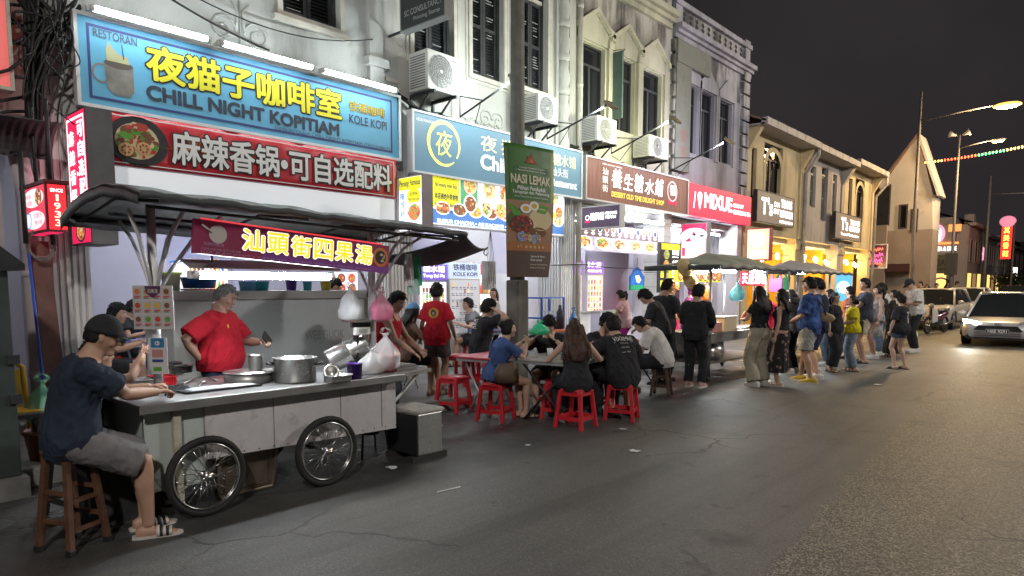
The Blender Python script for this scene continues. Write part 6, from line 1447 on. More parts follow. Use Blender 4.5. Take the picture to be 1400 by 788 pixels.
CLEAR=mat('bag_clear',(.80,.82,.84),.25,alpha=.38,spec=.8); BAGG=mat('bag_green_clear',(.25,.62,.42),.35,alpha=.62); BAGP=mat('bag_pink_clear',(.75,.20,.36),.3,alpha=.55)
YC0,YC1=1.70,3.80
t=thing('food_cart','grey pushcart stall with spoked wheels and dark tarp canopy beside the seated customer','food cart',(-5.2,2.75,0))
mb=MB(); mb.poly([(-4.76,YC0+.40,.38),(-4.76,YC1,.34),(-4.76,YC1,.80),(-4.76,YC0+.40,.80)],CREAM,(1,0,0),.02); mb.b2((-4.775,2.35,.375),(-4.755,2.354,.8),PLY)if False else None
mb.poly([(-4.765,3.62,.352),(-4.765,YC1-.002,.345),(-4.765,YC1-.002,.798),(-4.765,3.62,.798)],CREAM,(1,0,0),.0)if False else None
mb.build('front_panel',t,bevel=.004)
mb=MB(); fq=Frame((-4.758,0,0),(0,1,0),(0,0,1))
for k in range(15):disc(mb,fq,2.14+k*.118,.785,.006,DKM,.003,n=8); disc(mb,fq,2.14+k*.118,.395-.022*k/14,.006,DKM,.003,n=8)
for y in(2.62,3.22,3.64):slab(mb,fq,y,.375,y+.004,.795,PLY,-.002,.002)
mb.build('rivets',t)
mb=MB(); mb.b2((-4.80,YC0,.22),(-4.77,YC0+.395,.80),CGREEN); mb.b2((-4.765,YC0+.17,.12),(-4.72,YC0+.22,.80),mat('rail_cream',(.40,.37,.30),.6,0,.2,9)); mb.build('end_panel',t)
mb=MB(); mb.b2((-5.68,YC0,.36),(-5.66,YC1,.80),CREAM); mb.b2((-5.66,YC0,.36),(-4.785,YC0+.02,.80),CGREEN); mb.b2((-5.66,YC1-.02,.36),(-4.785,YC1,.80),CREAM); mb.b2((-5.66,YC0+.02,.36),(-4.785,YC1-.02,.40),PLY)
mb.build('body',t)
mb=MB(); mb.b2((-5.78,YC0-.06,.80),(-4.66,YC1+.02,.835),STEELD); mb.b2((-4.675,YC0-.062,.775),(-4.655,YC1+.022,.838),STEELD); mb.build('counter',t,bevel=.006)
mb=MB(); mb.poly([(-4.68,YC1+.03,.836),(-4.80,4.26,.836),(-5.5,4.26,.836),(-5.7,YC1+.03,.836)],PLY,(0,0,1),.03)
mb.tube([(-4.82,YC1+.01,.55),(-4.86,4.16,.80)],.014,PLW,6); mb.tube([(-5.5,YC1+.01,.55),(-5.5,4.16,.80)],.014,PLW,6); mb.build('side_flap',t)
def spoked_wheel(par,x,y,r=.285,side=1):
 w=MB(); w.tube([(x,y+(r-.024)*cos(a),r+(r-.024)*sin(a))for a in np.linspace(0,2*pi,33)[:-1]],.024,RUB,10,closed=True); o=w.build('wheel',par)
 w=MB()
 for d in(-1,1):w.tube([(x+d*.012,y+(r-.055)*cos(a),r+(r-.055)*sin(a))for a in np.linspace(0,2*pi,33)[:-1]],.008,CHR,6,closed=True)
 w.build('rim',o)
 w=MB(); w.tube([(x-.05,y,r),(x+.055,y,r)],.016,CHR,10);
 for d in(-1,1):w.tube([(x+d*.03,y,r),(x+d*.036,y,r)],.034,CHR,14)
 w.build('hub',o)
 w=MB()
 for k in range(28):
  a=k*2*pi/28; d=.033 if k%2 else-.033; b=a+(.9 if(k//2)%2 else-.9)
  w.tube([(x+d,y+.028*cos(b),r+.028*sin(b)),(x+d*.2,y+(r-.058)*cos(a),r+(r-.058)*sin(a))],.0022,CHR,4)
 w.build('spokes',o)
for x in(-4.68,-5.74):
 for y in(2.06,3.03):spoked_wheel(t,x,y)
mb=MB()
for y in(2.06,3.03):
 mb.tube([(-5.72,y,.285),(-4.70,y,.285)],.016,DKM,8)
 for x in(-4.9,-5.5):mb.b2((x-.02,y-.02,.27),(x+.02,y+.02,.40),DKM)
mb.build('axle',t)
mb=MB(); PX_=-5.2
for y in(1.97,3.89):mb=MB(); mb.tube([(PX_,y,.83),(PX_,y,2.22-.02*y)],.032,ALUW,10); mb.build('post',t)
for y,ds in((1.97,(-1,1)),(3.89,(-1,1))):
 mb=MB()
 for dx,dy in((.55,0),(-.6,0),(.35,.35),(-.3,.3),(.3,-.25)):
  mb.tube([(PX_,y,1.50),(PX_+dx*.25,y+dy*.25,1.72),(PX_+dx*.6,y+dy*.6,1.95),(PX_+dx,y+dy,2.12-.01*y)],.014,ALUW,6)
 mb.build('canopy_brace',t)
rnd=random.Random(9)
def can(u,v):
 y=1.64+(4.40-1.64)*u; x=-6.0+1.52*v
 z=2.14+.125*sin(pi*v)**.9+.03*v-.09*u+.012*sin(u*31)*sin(pi*v)+.010*noise.noise(V3((u*14,v*9,0)))
 return(x,y,z)
mb=MB(); mb.grid(can,50,18,TARPL); mb.build('canopy',t,solid=.008)
mb=MB(); mb.grid(lambda u,v:(can(u,0)[0]+.01,can(u,0)[1],can(u,0)[2]+.005-.09*v),20,2,TARP); mb.grid(lambda u,v:(can(0,u)[0],can(0,u)[1]-.012,can(0,u)[2]-.02-(.05+.04*(1-u))*v),20,2,TARP); mb.build('canopy_valance',t,solid=.006)
mb=MB(); mb.tube([V3(can(u,1))+V3((.02,0,-.01+.006*sin(u*40)+.004*sin(u*93)))for u in np.linspace(0,1,40)],.024,TARP,8); mb.build('rolled_edge',t)
mb=MB()
for x in(-5.9,-5.2,-4.55):mb.tube([(x,1.7,2.10),(x,4.38,2.02)],.012,DKM,6)
for y in(1.75,2.8,3.6,4.3):mb.tube([(-5.95,y,2.16-.034*y),(-5.2,y,2.265-.034*y),(-4.5,y,2.19-.034*y)],.012,DKM,6)
mb.build('canopy_frame',t)
FRc,BRc,HK=V3(can(1,1)),V3(can(1,0)),V3(PX(664,341,-5.2))
def flap(u,v):
 e=FRc.lerp(BRc+V3((0,.12,-.13)),u); p=e.lerp(HK,v**.9); return p+V3((0,0,-.10*sin(pi*v**.8)*(.4+u)-.04*(1-v)*sin(u*pi)))
mb=MB(); mb.grid(flap,14,14,TARP); mb.build('side_awning',t,solid=.006)
mb=MB(); mb.tube([HK-V3((.0,.12,0)),HK,HK+V3((0,.03,.02))],.012,PLK,6); mb.tube([HK+V3((0,-.02,-.01)),HK+V3((0,-.03,-.05)),HK+V3((0,.01,-.07)),HK+V3((0,.03,-.04))],.006,PLK,5); mb.build('awning_hook',t)
Xh=-4.62; qa,qb=PX(264,291,Xh),PX(532,363,Xh); qlb=PX(264,346,Xh); qrt=PX(532,331,Xh)
xd=np.array([0,qb[1]-qa[1],qrt[2]-qa[2]]); LL=np.linalg.norm(xd); FH=Frame(qlb,xd,(0,0,1)); FH.y=np.cross(np.array([1,0,0]),FH.x); FH.n=np.array([1.0,0,0]); HH=.5*((qa[2]-qlb[2])+(qrt[2]-qb[2]))
s=thing('hanging_sign','wine red board with six fat yellow characters hung under the cart canopy','sign',FH.at(LL/2,0))
mb=MB(); slab(mb,FH,0,0,LL,HH,mat('board_wine',(.16,.018,.05),.45,0,.35,2,emit=.16),-.03,0); slab(mb,FH,LL*.30,0,LL,.05,mat('board_violet2',(.12,.025,.15),.5,emit=.2),0,.002); mb.build('panel',s)
mb=MB(); slab(mb,FH,.05,HH,LL*.95,HH+.011,mat('lit_red_strip',(.8,.06,.07),.5,emit=.8),-.025,.006); mb.build('light_strip',s)
mb=MB()
for i,ch in enumerate('汕頭街四果湯'):
 x0=LL*(.205+.117*i); x1=x0+LL*.102; z0,z1=HH*.24,HH*.90
 text(mb,FH,ch,x0,z0,x1,z1,mat('board_violet3',(.08,.03,.13),.5),.004,.02,grow=.09); text(mb,FH,ch,x0,z0,x1,z1,mat('lit_white_edge',(.9,.88,.85),.5,emit=.6),.008,.02,grow=.05); text(mb,FH,ch,x0,z0,x1,z1,mat('lit_amber_char',(.95,.50,.02),.5,emit=.95),.012,.02)
text(mb,FH,'ICE KACANG • CENDOL • SI KO TENG • FRUIT BOWL',LL*.03,HH*.04,LL*.9,HH*.10,mat('print_mauve',(.36,.22,.34),.6),.005); text(mb,FH,'四果湯 红豆 龙眼 莲子 白果 汤圆',LL*.03,HH*.13,LL*.20,HH*.20,mat('print_mauve',(.36,.22,.34),.6),.005); text(mb,FH,'招牌四果湯',LL*.04,HH*.26,LL*.125,HH*.36,mat('print_mauve',(.36,.22,.34),.6),.006)
mb.build('lettering',s)
mb=MB(); disc(mb,FH,LL*.10,HH*.62,HH*.27,mat('print_pale_bowl',(.42,.38,.36),.6),.005,n=26); mb.tube([FH.at(LL*.03,HH*.85,.01),FH.at(LL*.07,HH*.66,.01)],.008,mat('print_spoon',(.45,.42,.4),.5),5); disc(mb,FH,LL*.945,HH*.55,HH*.34,FOOD[0],.005,n=26); dish(mb,FH,LL*.945,HH*.55,HH*.29,[BLK,FOOD[2],FOOD[3],GRYT],rnd,.006,20); mb.build('bowl_print',s)
tl=tube_light(Frame((-4.95,0,0),(0,1,0),(0,0,1)),2.16,3.30,1.685,mat('tube_cart',(1,1,1),.4,emit=120,ecol=(.92,.97,1)),'white tube under a reflector over the cart counter',None,.026,.0,.05)
mb=MB(); mb.poly([(-4.90,2.1,1.74),(-5.05,2.1,1.80),(-5.05,3.36,1.80),(-4.90,3.36,1.74)],ALU,(.4,0,.9),.01);
for y in(2.3,3.2):mb.tube([(-4.98,y,1.78),(-4.98,y,2.02)],.008,DKM,5)
mb.build('reflector',tl)
def at(px,py,z=.838):return G(px,py,z)
def vessel(name,label,cat,c,prof,m,n=28,grp=None,handles=None,M3=None):
 t=thing(name,label,cat,c,0,grp); mb=MB(); mb.lathe(prof,m,c,n,M3); o=mb.build('body',t)
 if handles:
  r,z,hm=handles; mb=MB()
  for d in(-1,1):
   a=.6; p=lambda q,rr,zz:(c[0]+rr*cos(q),c[1]+rr*sin(q),c[2]+zz)
   b=(0.9 if d>0 else 0.9+pi); mb.tube([p(b-.28,r,z),p(b-.2,r+.05,z+.008),p(b+.2,r+.05,z+.008),p(b+.28,r,z)],.010,hm,8)
  mb.build('handle',t)
 return t
def pot_prof(r,h,th=.006,lip=.012):return[(.001,0),(r*.96,0),(r,.012),(r,h-.004),(r+lip,h),(r+lip,h+.004),(r-th,h+.002),(r-th,.02),(.001,.018)]
vessel('cooking_pot','large stainless pot with black loop handles on the cart counter','pot',at(404,521),pot_prof(.165,.19),STEEL,36,None,(.165,.14,PLK))
c=at(341,522); vessel('steel_tray','round shallow steel container with a flat lid left of the large pot','container',c,[(.001,0),(.185,0),(.19,.01),(.19,.075),(.001,.075)],STEELD,36)
vessel('lid_plate','round lid lying over the shallow steel container, under the cup','lid',c+(0.0,0.01,.077),[(.001,0),(.21,.002),(.212,.008),(.001,.018)],STEEL,36)
vessel('steel_cup','plain steel mug standing on the round lid','mug',c+(.02,.05,.097),pot_prof(.058,.115,.004,.002),STEEL,28)
for p,l in(((306,500),'upturned white bowl at the far edge of the steel lid'),((331,500),'upturned pinkish bowl beside the steel mug')):vessel('bowl',l,'bowl',at(*p)+(-.12,0,.0),[(.001,.055),(.03,.055),(.05,.045),(.075,.0),(.07,.0),(.001,.045)],PLW if p[0]<320 else mat('bowl_pink',(.6,.4,.38),.4),22)
def tilted(label,p,r,h,rx,ry,z0):
 M3=(Matrix.Rotation(radians(rx),3,'X')@Matrix.Rotation(radians(ry),3,'Y')); vessel('cooking_pot',label,'pot',at(*p)+(0,0,z0),pot_prof(r,h),STEEL,30,None,None,M3)
tilted('steel pot lying on its side, rim towards the purple cup',(450,512),.105,.19,-62,24,.105); tilted('second steel pot leaning over the first behind the purple cup',(474,506),.095,.18,-70,20,.17); tilted('small steel ladle pot lying in front of the leaning pots',(454,520),.05,.10,60,50,.05)
vessel('steel_bowl','low steel basin under the leaning pots','bowl',at(462,521),pot_prof(.11,.05),STEELD)
vessel('plastic_cup','deep purple plastic tumbler at the front of the counter','cup',at(485,518),[(.001,0),(.055,0),(.066,.13),(.069,.13),(.062,.125),(.052,.01),(.001,.01)],PLP)
vessel('plastic_bowl','light blue plastic bowl behind the leaning pots','bowl',at(487,492)+(0,0,.12),[(.001,0),(.085,0),(.095,.07),(.09,.07),(.001,.02)],mat('plastic_sky',(.16,.42,.70),.4)); vessel('plastic_tub','dark tub beneath the light blue bowl','tub',at(487,492),[(.001,0),(.085,0),(.09,.118),(.001,.118)],PLK)
def bag(name,label,c,r,h,m,sd,tied=True,cat='bag',lump=.30):
 t=thing(name,label,cat,c); mb=MB(); c=V3(c)
 prof=[(.10,0),(.62,.015),(.92,.09),(1,.24),(.95,.40),(.78,.54),(.55,.66),(.34,.75),(.20,.81),(.15,.85),(.20,.89),(.16,.92)]
 rings=[]; ev=1+.25*sin(sd)
 for q,z in prof:
  rg=[]
  for a in np.linspace(0,2*pi,33)[:-1]:
   n1=noise.noise(V3((cos(a)*1.6,sin(a)*1.6,z*3+sd))); n2=1-2*abs(noise.noise(V3((cos(a)*4.5+sd,sin(a)*4.5,z*6)))); n3=sin(a*7+sd+3*z)*.06*min(1,2.2*z)
   k=q*r*(1+lump*n1+.10*n2+n3); rg.append(c+V3((k*cos(a)*ev+.02*z*sin(sd),k*sin(a)/ev,z*h+.03*h*n1)))
  rings.append(rg)
 mb.loft(rings,m,True,True); mb.build('film',t)
 for d in(-1,1):
  mb=MB(); n0=c+V3((.02*sin(sd),0,h*.88)); mb.grid(lambda u,v:n0+V3((.004*d+.012*sin(u*9+sd),d*r*(.06+.40*sin(u*pi)*(.5+u*.5))+(v-.5)*.03,h*.17*u+.01*sin(v*5))),8,2,m); mb.build('handle',t)
 return t
b=vessel('plastic_bucket','red plastic bucket wrapped in clear bags at the right of the counter','bucket',at(528,508),[(.001,0),(.085,0),(.105,.15),(.11,.15),(.1,.145),(.08,.01),(.001,.01)],mat('plastic_coral',(.62,.07,.06),.35),26)
bag('plastic_bag','clear plastic bag puffed over the red bucket',at(526,509)+(0,0,.02),.125,.36,CLEAR,2); bag('plastic_bag','crumpled clear bag left of the red bucket',at(511,511),.10,.24,mat('bag_milky',(.8,.8,.8),.3,alpha=.55),5); bag('plastic_bag','hazy clear bag hung on the far cart post above the scale',PX(478,440,-5.2),.10,.34,CLEAR,8); bag('plastic_bag','pink tinted bag hanging by the far cart post',PX(522,440,-5.05),.09,.30,BAGP,12)
t=thing('kitchen_scale','white kitchen scale hung on a dark bracket under the post shelf','scale',PX(497,455,-5.1)); q=PX(497,453,-5.1); mb=MB(); mb.b2(q+(-.05,-.08,-.035),q+(.0,.08,.035),PLW); mb.build('body',t,bevel=.008); mb=MB(); rect(mb,Frame(q,(0,1,0),(0,0,1)),-.05,-.018,.04,.018,mat('lcd',(.30,.34,.30),.3),.004); mb.build('display',t); mb=MB(); mb.b2(q+(-.06,-.10,.036),q+(-.03,.10,.10),PLK); mb.b2(q+(-.12,-.03,-.3),q+(-.06,-.01,.1),PLK); mb.build('bracket',t)
t=thing('tray','small steel shelf tray clamped to the far cart post','tray',PX(495,440,-5.15)); q=PX(495,440,-5.15); mb=MB(); mb.b2(q+(-.12,-.13,0),q+(.10,.15,.008),STEEL); frame_bars(mb,Frame(q,(1,0,0),(0,1,0)),-.12,-.13,.10,.15,.006,STEEL,0,.02); mb.build('pan',t)
vessel('plastic_cup','stack of clear plastic cups on the post shelf','cup',q+(0,-.05,.01),[(.001,0),(.03,0),(.042,.13),(.001,.13)],CLEAR,16)
t=thing('basket','red slotted plastic basket at the near end of the counter','basket',at(222,526)); c=at(222,526); mb=MB(); mb.b2(c+(-.09,-.07,0),c+(.09,.07,.008),PLR)
for k in range(11):
 x=-.085+.017*k; [mb.b2(c+(x-.005,y-.003,0),c+(x+.005,y+.003,.06),PLR)for y in(-.07,.07)]
for k in range(9):
 y=-.065+.016*k; [mb.b2(c+(x-.003,y-.005,0),c+(x+.003,y+.005,.06),PLR)for x in(-.09,.09)]
frame_bars(mb,Frame(c+(0,0,.06),(1,0,0),(0,1,0)),-.09,-.07,.09,.07,.01,PLR,0,.012); mb.build('wall',t)
t=thing('cloth','crumpled black cloth by the seated customer hand','cloth',at(240,534)); c=at(240,534); mb=MB(); mb.grid(lambda u,v:c+np.array([(u-.5)*.22,(v-.5)*.2,.045*(1-(2*u-1)**4)*(1-(2*v-1)**4)*(.7+.6*noise.noise(V3((u*5,v*5,1))))+.002]),16,14,cloth('cloth_black',(.027,.027,.031))); mb.build('fold',t)
for k,(p,a,L_,l)in enumerate((((258,523),50,.30,'long steel tongs lying by the red basket'),((275,527),60,.26,'steel ladle lying on the counter near the tongs'),((290,520),75,.28,'dark knife laid behind the ladle'))):
 c=at(*p)+(0,0,.012); d=np.array([-sin(radians(a)),cos(radians(a)),0]); t=thing('utensil',l,'utensil',c); mb=MB(); mb.tube([c-d*L_/2,c+d*L_/2],.006,STEEL if k<2 else PLK,6); (mb.ell(c+d*L_/2,(.035,.025,.014),STEEL,10,6)if k==1 else mb.tube([c-d*L_/2+(.02,0,.004),c+d*L_/2],.006,STEEL,6)); mb.build('shaft',t)
t=thing('tray','flat dark board and papers at the near corner of the counter','tray',at(245,545)); mb=MB(); c=at(300,532); mb.b2(c+(-.18,-.28,0),c+(.08,.30,.012),PLK); mb.build('board',t); mb=MB(); mb.b2(c+(-.12,-.22,.013),c+(.05,.05,.016),mat('paper_blue',(.5,.55,.62),.6)); mb.b2(c+(-.10,.06,.013),c+(.07,.26,.016),PLW); mb.build('paper',t)
t=thing('tray','worn steel trays on the folding flap at the far end of the cart','tray',at(570,500)); c=np.array([-5.0,4.02,.838]); mb=MB(); mb.b2(c+(-.22,-.12,0),c+(.14,.12,.02),STEELD); mb.b2(c+(-.16,-.1,.021),c+(.10,.14,.04),PLY); mb.build('pan',t)
for k,(p,l,m_,r)in enumerate((((262,511),'steel food tin behind the tongs',STEEL,.07),((248,506),'second steel food tin by the red basket',STEELD,.06),((205,532),'shallow steel dish under the customer elbow',STEELD,.09),((420,500),'steel pot lid leaning behind the large pot',STEEL,.09))):
 vessel('steel_tin',l,'tin',at(*p)+(-.15,0,0),pot_prof(r,.06),m_,22)
fm=Frame((-5.16,1.97,0),(sin(radians(-20))*-1,cos(radians(20)),0),(0,0,1)); cdir=np.array([cos(radians(40)),sin(radians(40)),0]); fm=Frame((-5.10,1.93,0),cdir,(0,0,1))
q0=1.30; t=thing('menu_card','laminated menu card of small dessert pictures tied to the near cart post','menu card',(-5.1,1.93,q0)); mb=MB(); slab(mb,fm,-.155,q0,.135,q0+.31,mat('card_grey',(.52,.50,.50),.35),-.006,0); mb.build('card',t)
mb=MB(); rr=random.Random(2)
for i in range(3):
 for j in range(4):
  x=-.12+.07*j; z=q0+.255-.098*i; rect(mb,fm,x-.03,z-.04,x+.03,z+.04,mat('card_tile%d'%((i+j)%3),((.46,.40,.38),(.42,.44,.40),(.48,.42,.44))[(i+j)%3],.5),.002); disc(mb,fm,x,z+.012,.020,FOOD[rr.randrange(6)],.004,n=10); rect(mb,fm,x-.022,z-.026,x+.022,z-.018,RED,.004); rect(mb,fm,x-.022,z-.036,x+.010,z-.031,BLK,.004)
polyf(mb,fm,[(-.065,q0+.306),(.05,q0+.306),(.045,q0+.26),(.0,q0+.225),(-.015,q0+.225),(-.055,q0+.26)],mat('card_badge',(.08,.03,.09),.5),.006); text(mb,fm,'四果湯',-.04,q0+.255,.03,q0+.285,CRM,.008); mb.build('print',t)
t=thing('notice_card','small clear holder with blue and pink stickers below the menu card','card',(-5.1,1.93,.98)); mb=MB(); slab(mb,fm,-.06,.98,.075,1.24,mat('card_white',(.55,.55,.56),.4),-.004,0); mb.build('card',t); mb=MB(); rect(mb,fm,-.04,1.17,.055,1.235,mat('sticker_blue',(.03,.17,.35),.4),.003); rect(mb,fm,-.035,1.10,.045,1.155,mat('sticker_pink',(.45,.2,.2),.5),.003); rect(mb,fm,-.035,1.065,.045,1.085,mat('sticker_navy',(.04,.06,.2),.5),.003); disc(mb,fm,.008,1.20,.022,WHT,.005,.016,12); text(mb,fm,'PAY',-.02,1.19,.035,1.21,mat('sticker_blue',(.03,.17,.35),.4),.007,.02); rect(mb,fm,-.03,1.0,.03,1.03,FOOD[4],.003); mb.build('print',t)
t=thing('steel_bin','square stainless bin with a dark side on wooden runners beside the cart','bin',(-4.9,4.2,0)); mb=MB(); mb.b2((-5.25,3.98,.05),(-4.66,4.22,.46),PLK)if False else None
mb.b2((-5.12,4.0,.05),(-4.70,4.30,.44),STEEL); mb.build('body',t,bevel=.012); mb=MB(); mb.b2((-5.13,3.985,.06),(-4.695,3.998,.43),PLK); mb.build('side_panel',t); mb=MB(); mb.b2((-5.14,3.98,.442),(-4.685,4.32,.475),mat('lid_pale',(.38,.36,.33),.6,0,.35,14)); mb.build('lid',t,bevel=.01); mb=MB(); [mb.b2((x,3.94,0),(x+.08,4.36,.05),mat('runner_wood',(.03,.027,.025),.8))for x in(-5.1,-4.78)]; mb.build('runner',t)
t=thing('tray','large rusty metal tray leaning behind the nearest wheel','tray',(-4.9,2.5,0)); mb=MB()
Mt=Matrix.Rotation(radians(12),3,'Y');
def tp(a,b,d):return V3((-4.95,2.24,.02))+Mt@V3((d,a,b))
RUST=mat('tray_rust',(.21,.17,.13),.45,.6,.35,5); pts=[(0,0),(.46,0),(.46,.40),(0,.40)]
mb.add([tp(a,b,0)for a,b in pts],[(0,1,2,3)],RUST); mb.build('sheet',t,solid=.006); mb=MB(); mb.tube([tp(a,b,.01)for a,b in((.02,.01),(.44,.01),(.455,.03),(.455,.37),(.44,.39),(.02,.39),(.005,.37),(.005,.03))],.016,RUST,8,closed=True); mb.tube([tp(a,b,.006)for a,b in((.06,.05),(.40,.05),(.40,.35),(.06,.35))],.006,RUST,6,closed=True); mb.build('rim',t)
t=thing('gas_stove','low black iron stove with gas ring under the far end of the cart','stove',(-5.3,3.95,0)); mb=MB(); mb.tube([(-5.3+.16*cos(a),3.9+.16*sin(a),.26)for a in np.linspace(0,2*pi,17)[:-1]],.014,PLK,6,closed=True); mb.lathe([(.02,.2),(.1,.2),(.1,.24),(.02,.24)],PLK,(-5.3,3.9,0),14); mb.build('burner',t); mb=MB(); [mb.tube([(-5.3+.16*cos(a),3.9+.16*sin(a),.26),(-5.3+.2*cos(a),3.9+.2*sin(a),0)],.012,PLK,6)for a in(.6,2.2,3.7,5.3)]; mb.build('leg',t)
vessel('wok','dark wok resting on the low stove','wok',(-5.3,3.9,.265),[(.001,0),(.1,.01),(.19,.07),(.195,.07),(.1,.02),(.001,.012)],DKM,24)
t=thing('storage_crate','dark plastic crate under the near end of the cart behind the customer legs','crate',(-5.1,1.6,0)); mb=MB(); mb.b2((-5.35,1.42,0),(-4.98,1.86,.38),mat('crate_dark',(.03,.03,.032),.6,0,.2,6)); frame_bars(mb,Frame((0,0,.38),(1,0,0),(0,1,0)),-5.35,1.42,-4.98,1.86,.015,PLK,-.03,.01); mb.build('wall',t)
for p,m_,l,r,h in(((559,391),PLW,'white carrier bag hung from the canopy edge',.055,.30),((571,391),PLG,'green carrier bag hung beside the white one',.05,.28),((566,403),mat('bag_mint',(.5,.72,.68),.4,alpha=.85),'pale mint carrier bag hung below the green one',.07,.15)):
 q=PX(p[0],p[1],-5.05); t=thing('carrier_bag',l,'bag',q); mb=MB(); mb.grid(lambda u,v:q+np.array([.03*sin(u*pi)*(1 if v>0 else 1)+.012*sin(u*14+v*6),(u-.5)*2*r*(1-.45*max(0,v-.65)/.35),v*h]),12,10,m_); mb.grid(lambda u,v:q+np.array([-.03*sin(u*pi)+.01*sin(u*12),(u-.5)*2*r*(1-.45*max(0,v-.65)/.35),v*h]),12,10,m_); mb.build('film',t)
CAB=mat('cabinet_grey',(.56,.62,.63),.45,0,.06,1.5,stain=.2,ss=2,scol=(.25,.27,.27)); Xc=-6.62
t=thing('steel_cabinet','tall pale grey cabinet standing right behind the red shirted vendor','cabinet',(-6.95,3.8,.15)); mb=MB(); mb.b2((-7.3,2.66,.15),(Xc,4.9,1.47),CAB); mb.build('body',t,bevel=.01); mb=MB(); mb.b2((-7.32,2.64,1.473),(Xc+.02,4.92,1.56),STEELD); mb.build('top',t); mb=MB(); fq=FAC(Xc); text(mb,fq,'BAHAN',3.05,.62,3.38,.69,mat('stencil',(.16,.18,.18),.7),.003,.01); text(mb,fq,'DANDANG',3.05,.52,3.45,.59,mat('stencil',(.16,.18,.18),.7),.003,.01); text(mb,fq,'WEE GUOK',4.05,1.02,4.55,1.12,mat('stencil_faint',(.36,.40,.40),.7),.003); mb.build('lettering',t)
def tub(label,px,py,r,h,m,X=-6.9,z=1.56,taper=.85,lid=None):
 q=PX(px,py,X); c=np.array([X,q[1],z]); t=vessel('plastic_tub',label,'tub',c,[(.001,0),(r*taper,0),(r,h),(r+.012,h),(r-.006,h-.003),(r*taper-.006,.008),(.001,.008)],m,26)
 if lid:mb=MB(); mb.lathe([(r+.014,h+.001),(r+.016,h+.02),(.001,h+.024)],lid,c,26); mb.build('lid',t)
 return c
c=tub('wide blue basin on a red tray on top of the cabinet',272,386,.17,.11,PLB,z=1.585); vessel('serving_tray','flat red tray under the wide blue basin','tray',(c[0],c[1],1.562),[(.001,0),(.16,0),(.18,.02),(.001,.012)],PLR)
tub('whitish square tub with a lime green lid at the near end of the cabinet',234,386,.085,.16,mat('tub_pale',(.6,.65,.5),.4),lid=mat('lid_lime',(.35,.6,.05),.4))
tub('light blue tub in the middle of the cabinet top',338,384,.09,.10,mat('plastic_sky',(.16,.42,.70),.4)); tub('turquoise tub next to the light blue tub',356,384,.09,.10,mat('plastic_teal',(.06,.38,.5),.4)); tub('violet jar on the far part of the cabinet top',398,384,.06,.11,PLP); tub('small teal jar beside the violet jar',420,384,.05,.10,mat('plastic_teal',(.06,.38,.5),.4)); tub('yellow tin at the far end of the cabinet top',445,382,.06,.10,mat('tin_yellow',(.6,.45,.06),.4))
t=thing('towel','pale green towel hanging from the far end of the cabinet','towel',PX(500,440,-6.58)); y0,z1=yz(493,398,-6.57); y1,z0=yz(512,478,-6.57); mb=MB(); mb.grid(lambda u,v:(-6.575+.02*sin(u*14),4.90+(u*.17)*(1-.6*v),z0+(z1-z0)*v),12,8,cloth('towel_green',(.25,.52,.36))); mb.build('cloth',t,solid=.008)
# ------------------------------------------------------------------ stools and tables
def stool(label,x,y,rz,grp='red plastic stools',m=PLR,w=.145,h=.46):
 t=thing('plastic_stool',label,'stool',(x,y,0 if x>KX else .146),rz,grp); mb=MB()
 mb.loft([oring(V3((0,0,z)),V3((1,0,0)),V3((0,1,0)),a,a,24,5)for z,a in((h-.045,w+.004),(h-.012,w+.003),(h,w-.012))],m); mb.lathe([(.018,h+.0008),(.016,h+.001),(.001,h+.001)],PLK,(0,0,0),12); mb.build('seat',t,local=True)
 for sx in(-1,1):
  for sy in(-1,1):
   mb=MB(); q=w-.018
   mb.loft([[V3((sx*(q*k+a),sy*(q*k+b),z))for a,b in((-.022,-.022),(.022,-.022),(.022,.022),(-.022,.022))]for z,k in((h-.03,1),(.0,1.34))],m,False); mb.build('leg',t,local=True,bevel=.008)
 mb=MB(); q=(w-.018)*1.245
 for s_ in(-1,1):mb.box((0,s_*q,.12),(2*q,.012,.045),m); mb.box((s_*q,0,.12),(.012,2*q,.045),m)
 q=(w-.018)*1.0+.012
 for s_ in(-1,1):mb.box((0,s_*q,h-.06),(2*q,.010,.05),m); mb.box((s_*q,0,h-.06),(.010,2*q,.05),m)
 mb.build('brace',t,local=True)
 return t
ST={}
for k,(px,py,rz,l)in enumerate(((620,562,.2,'empty red plastic stool standing alone next to the steel bin'),(678,574,.3,'red plastic stool under the woman in the blue tee'),(787,584,.1,'red plastic stool under the long haired woman in black'),(850,573,.35,'red plastic stool under the man in the printed charcoal tee'))):
 g=G(px,py+0); ST[k]=g
 (stool(l,g[0],g[1],rz)if k==0 else None)
 if k==0:S0=[o for o in bpy.data.objects if o.name=='plastic_stool'][0]
 else:dup(S0,(g[0],g[1],0),rz,l)
dup(S0,(-5.05,6.55,0),.4,'red plastic stool half hidden beneath the pale dining table'); dup(S0,(-7.25,7.0,.146),.3,'red plastic stool on the pavement behind the red shirted back')
WOODS=mat('stool_wood',(.105,.048,.026),.42,0,.35,9,.08,30,coat=.2)
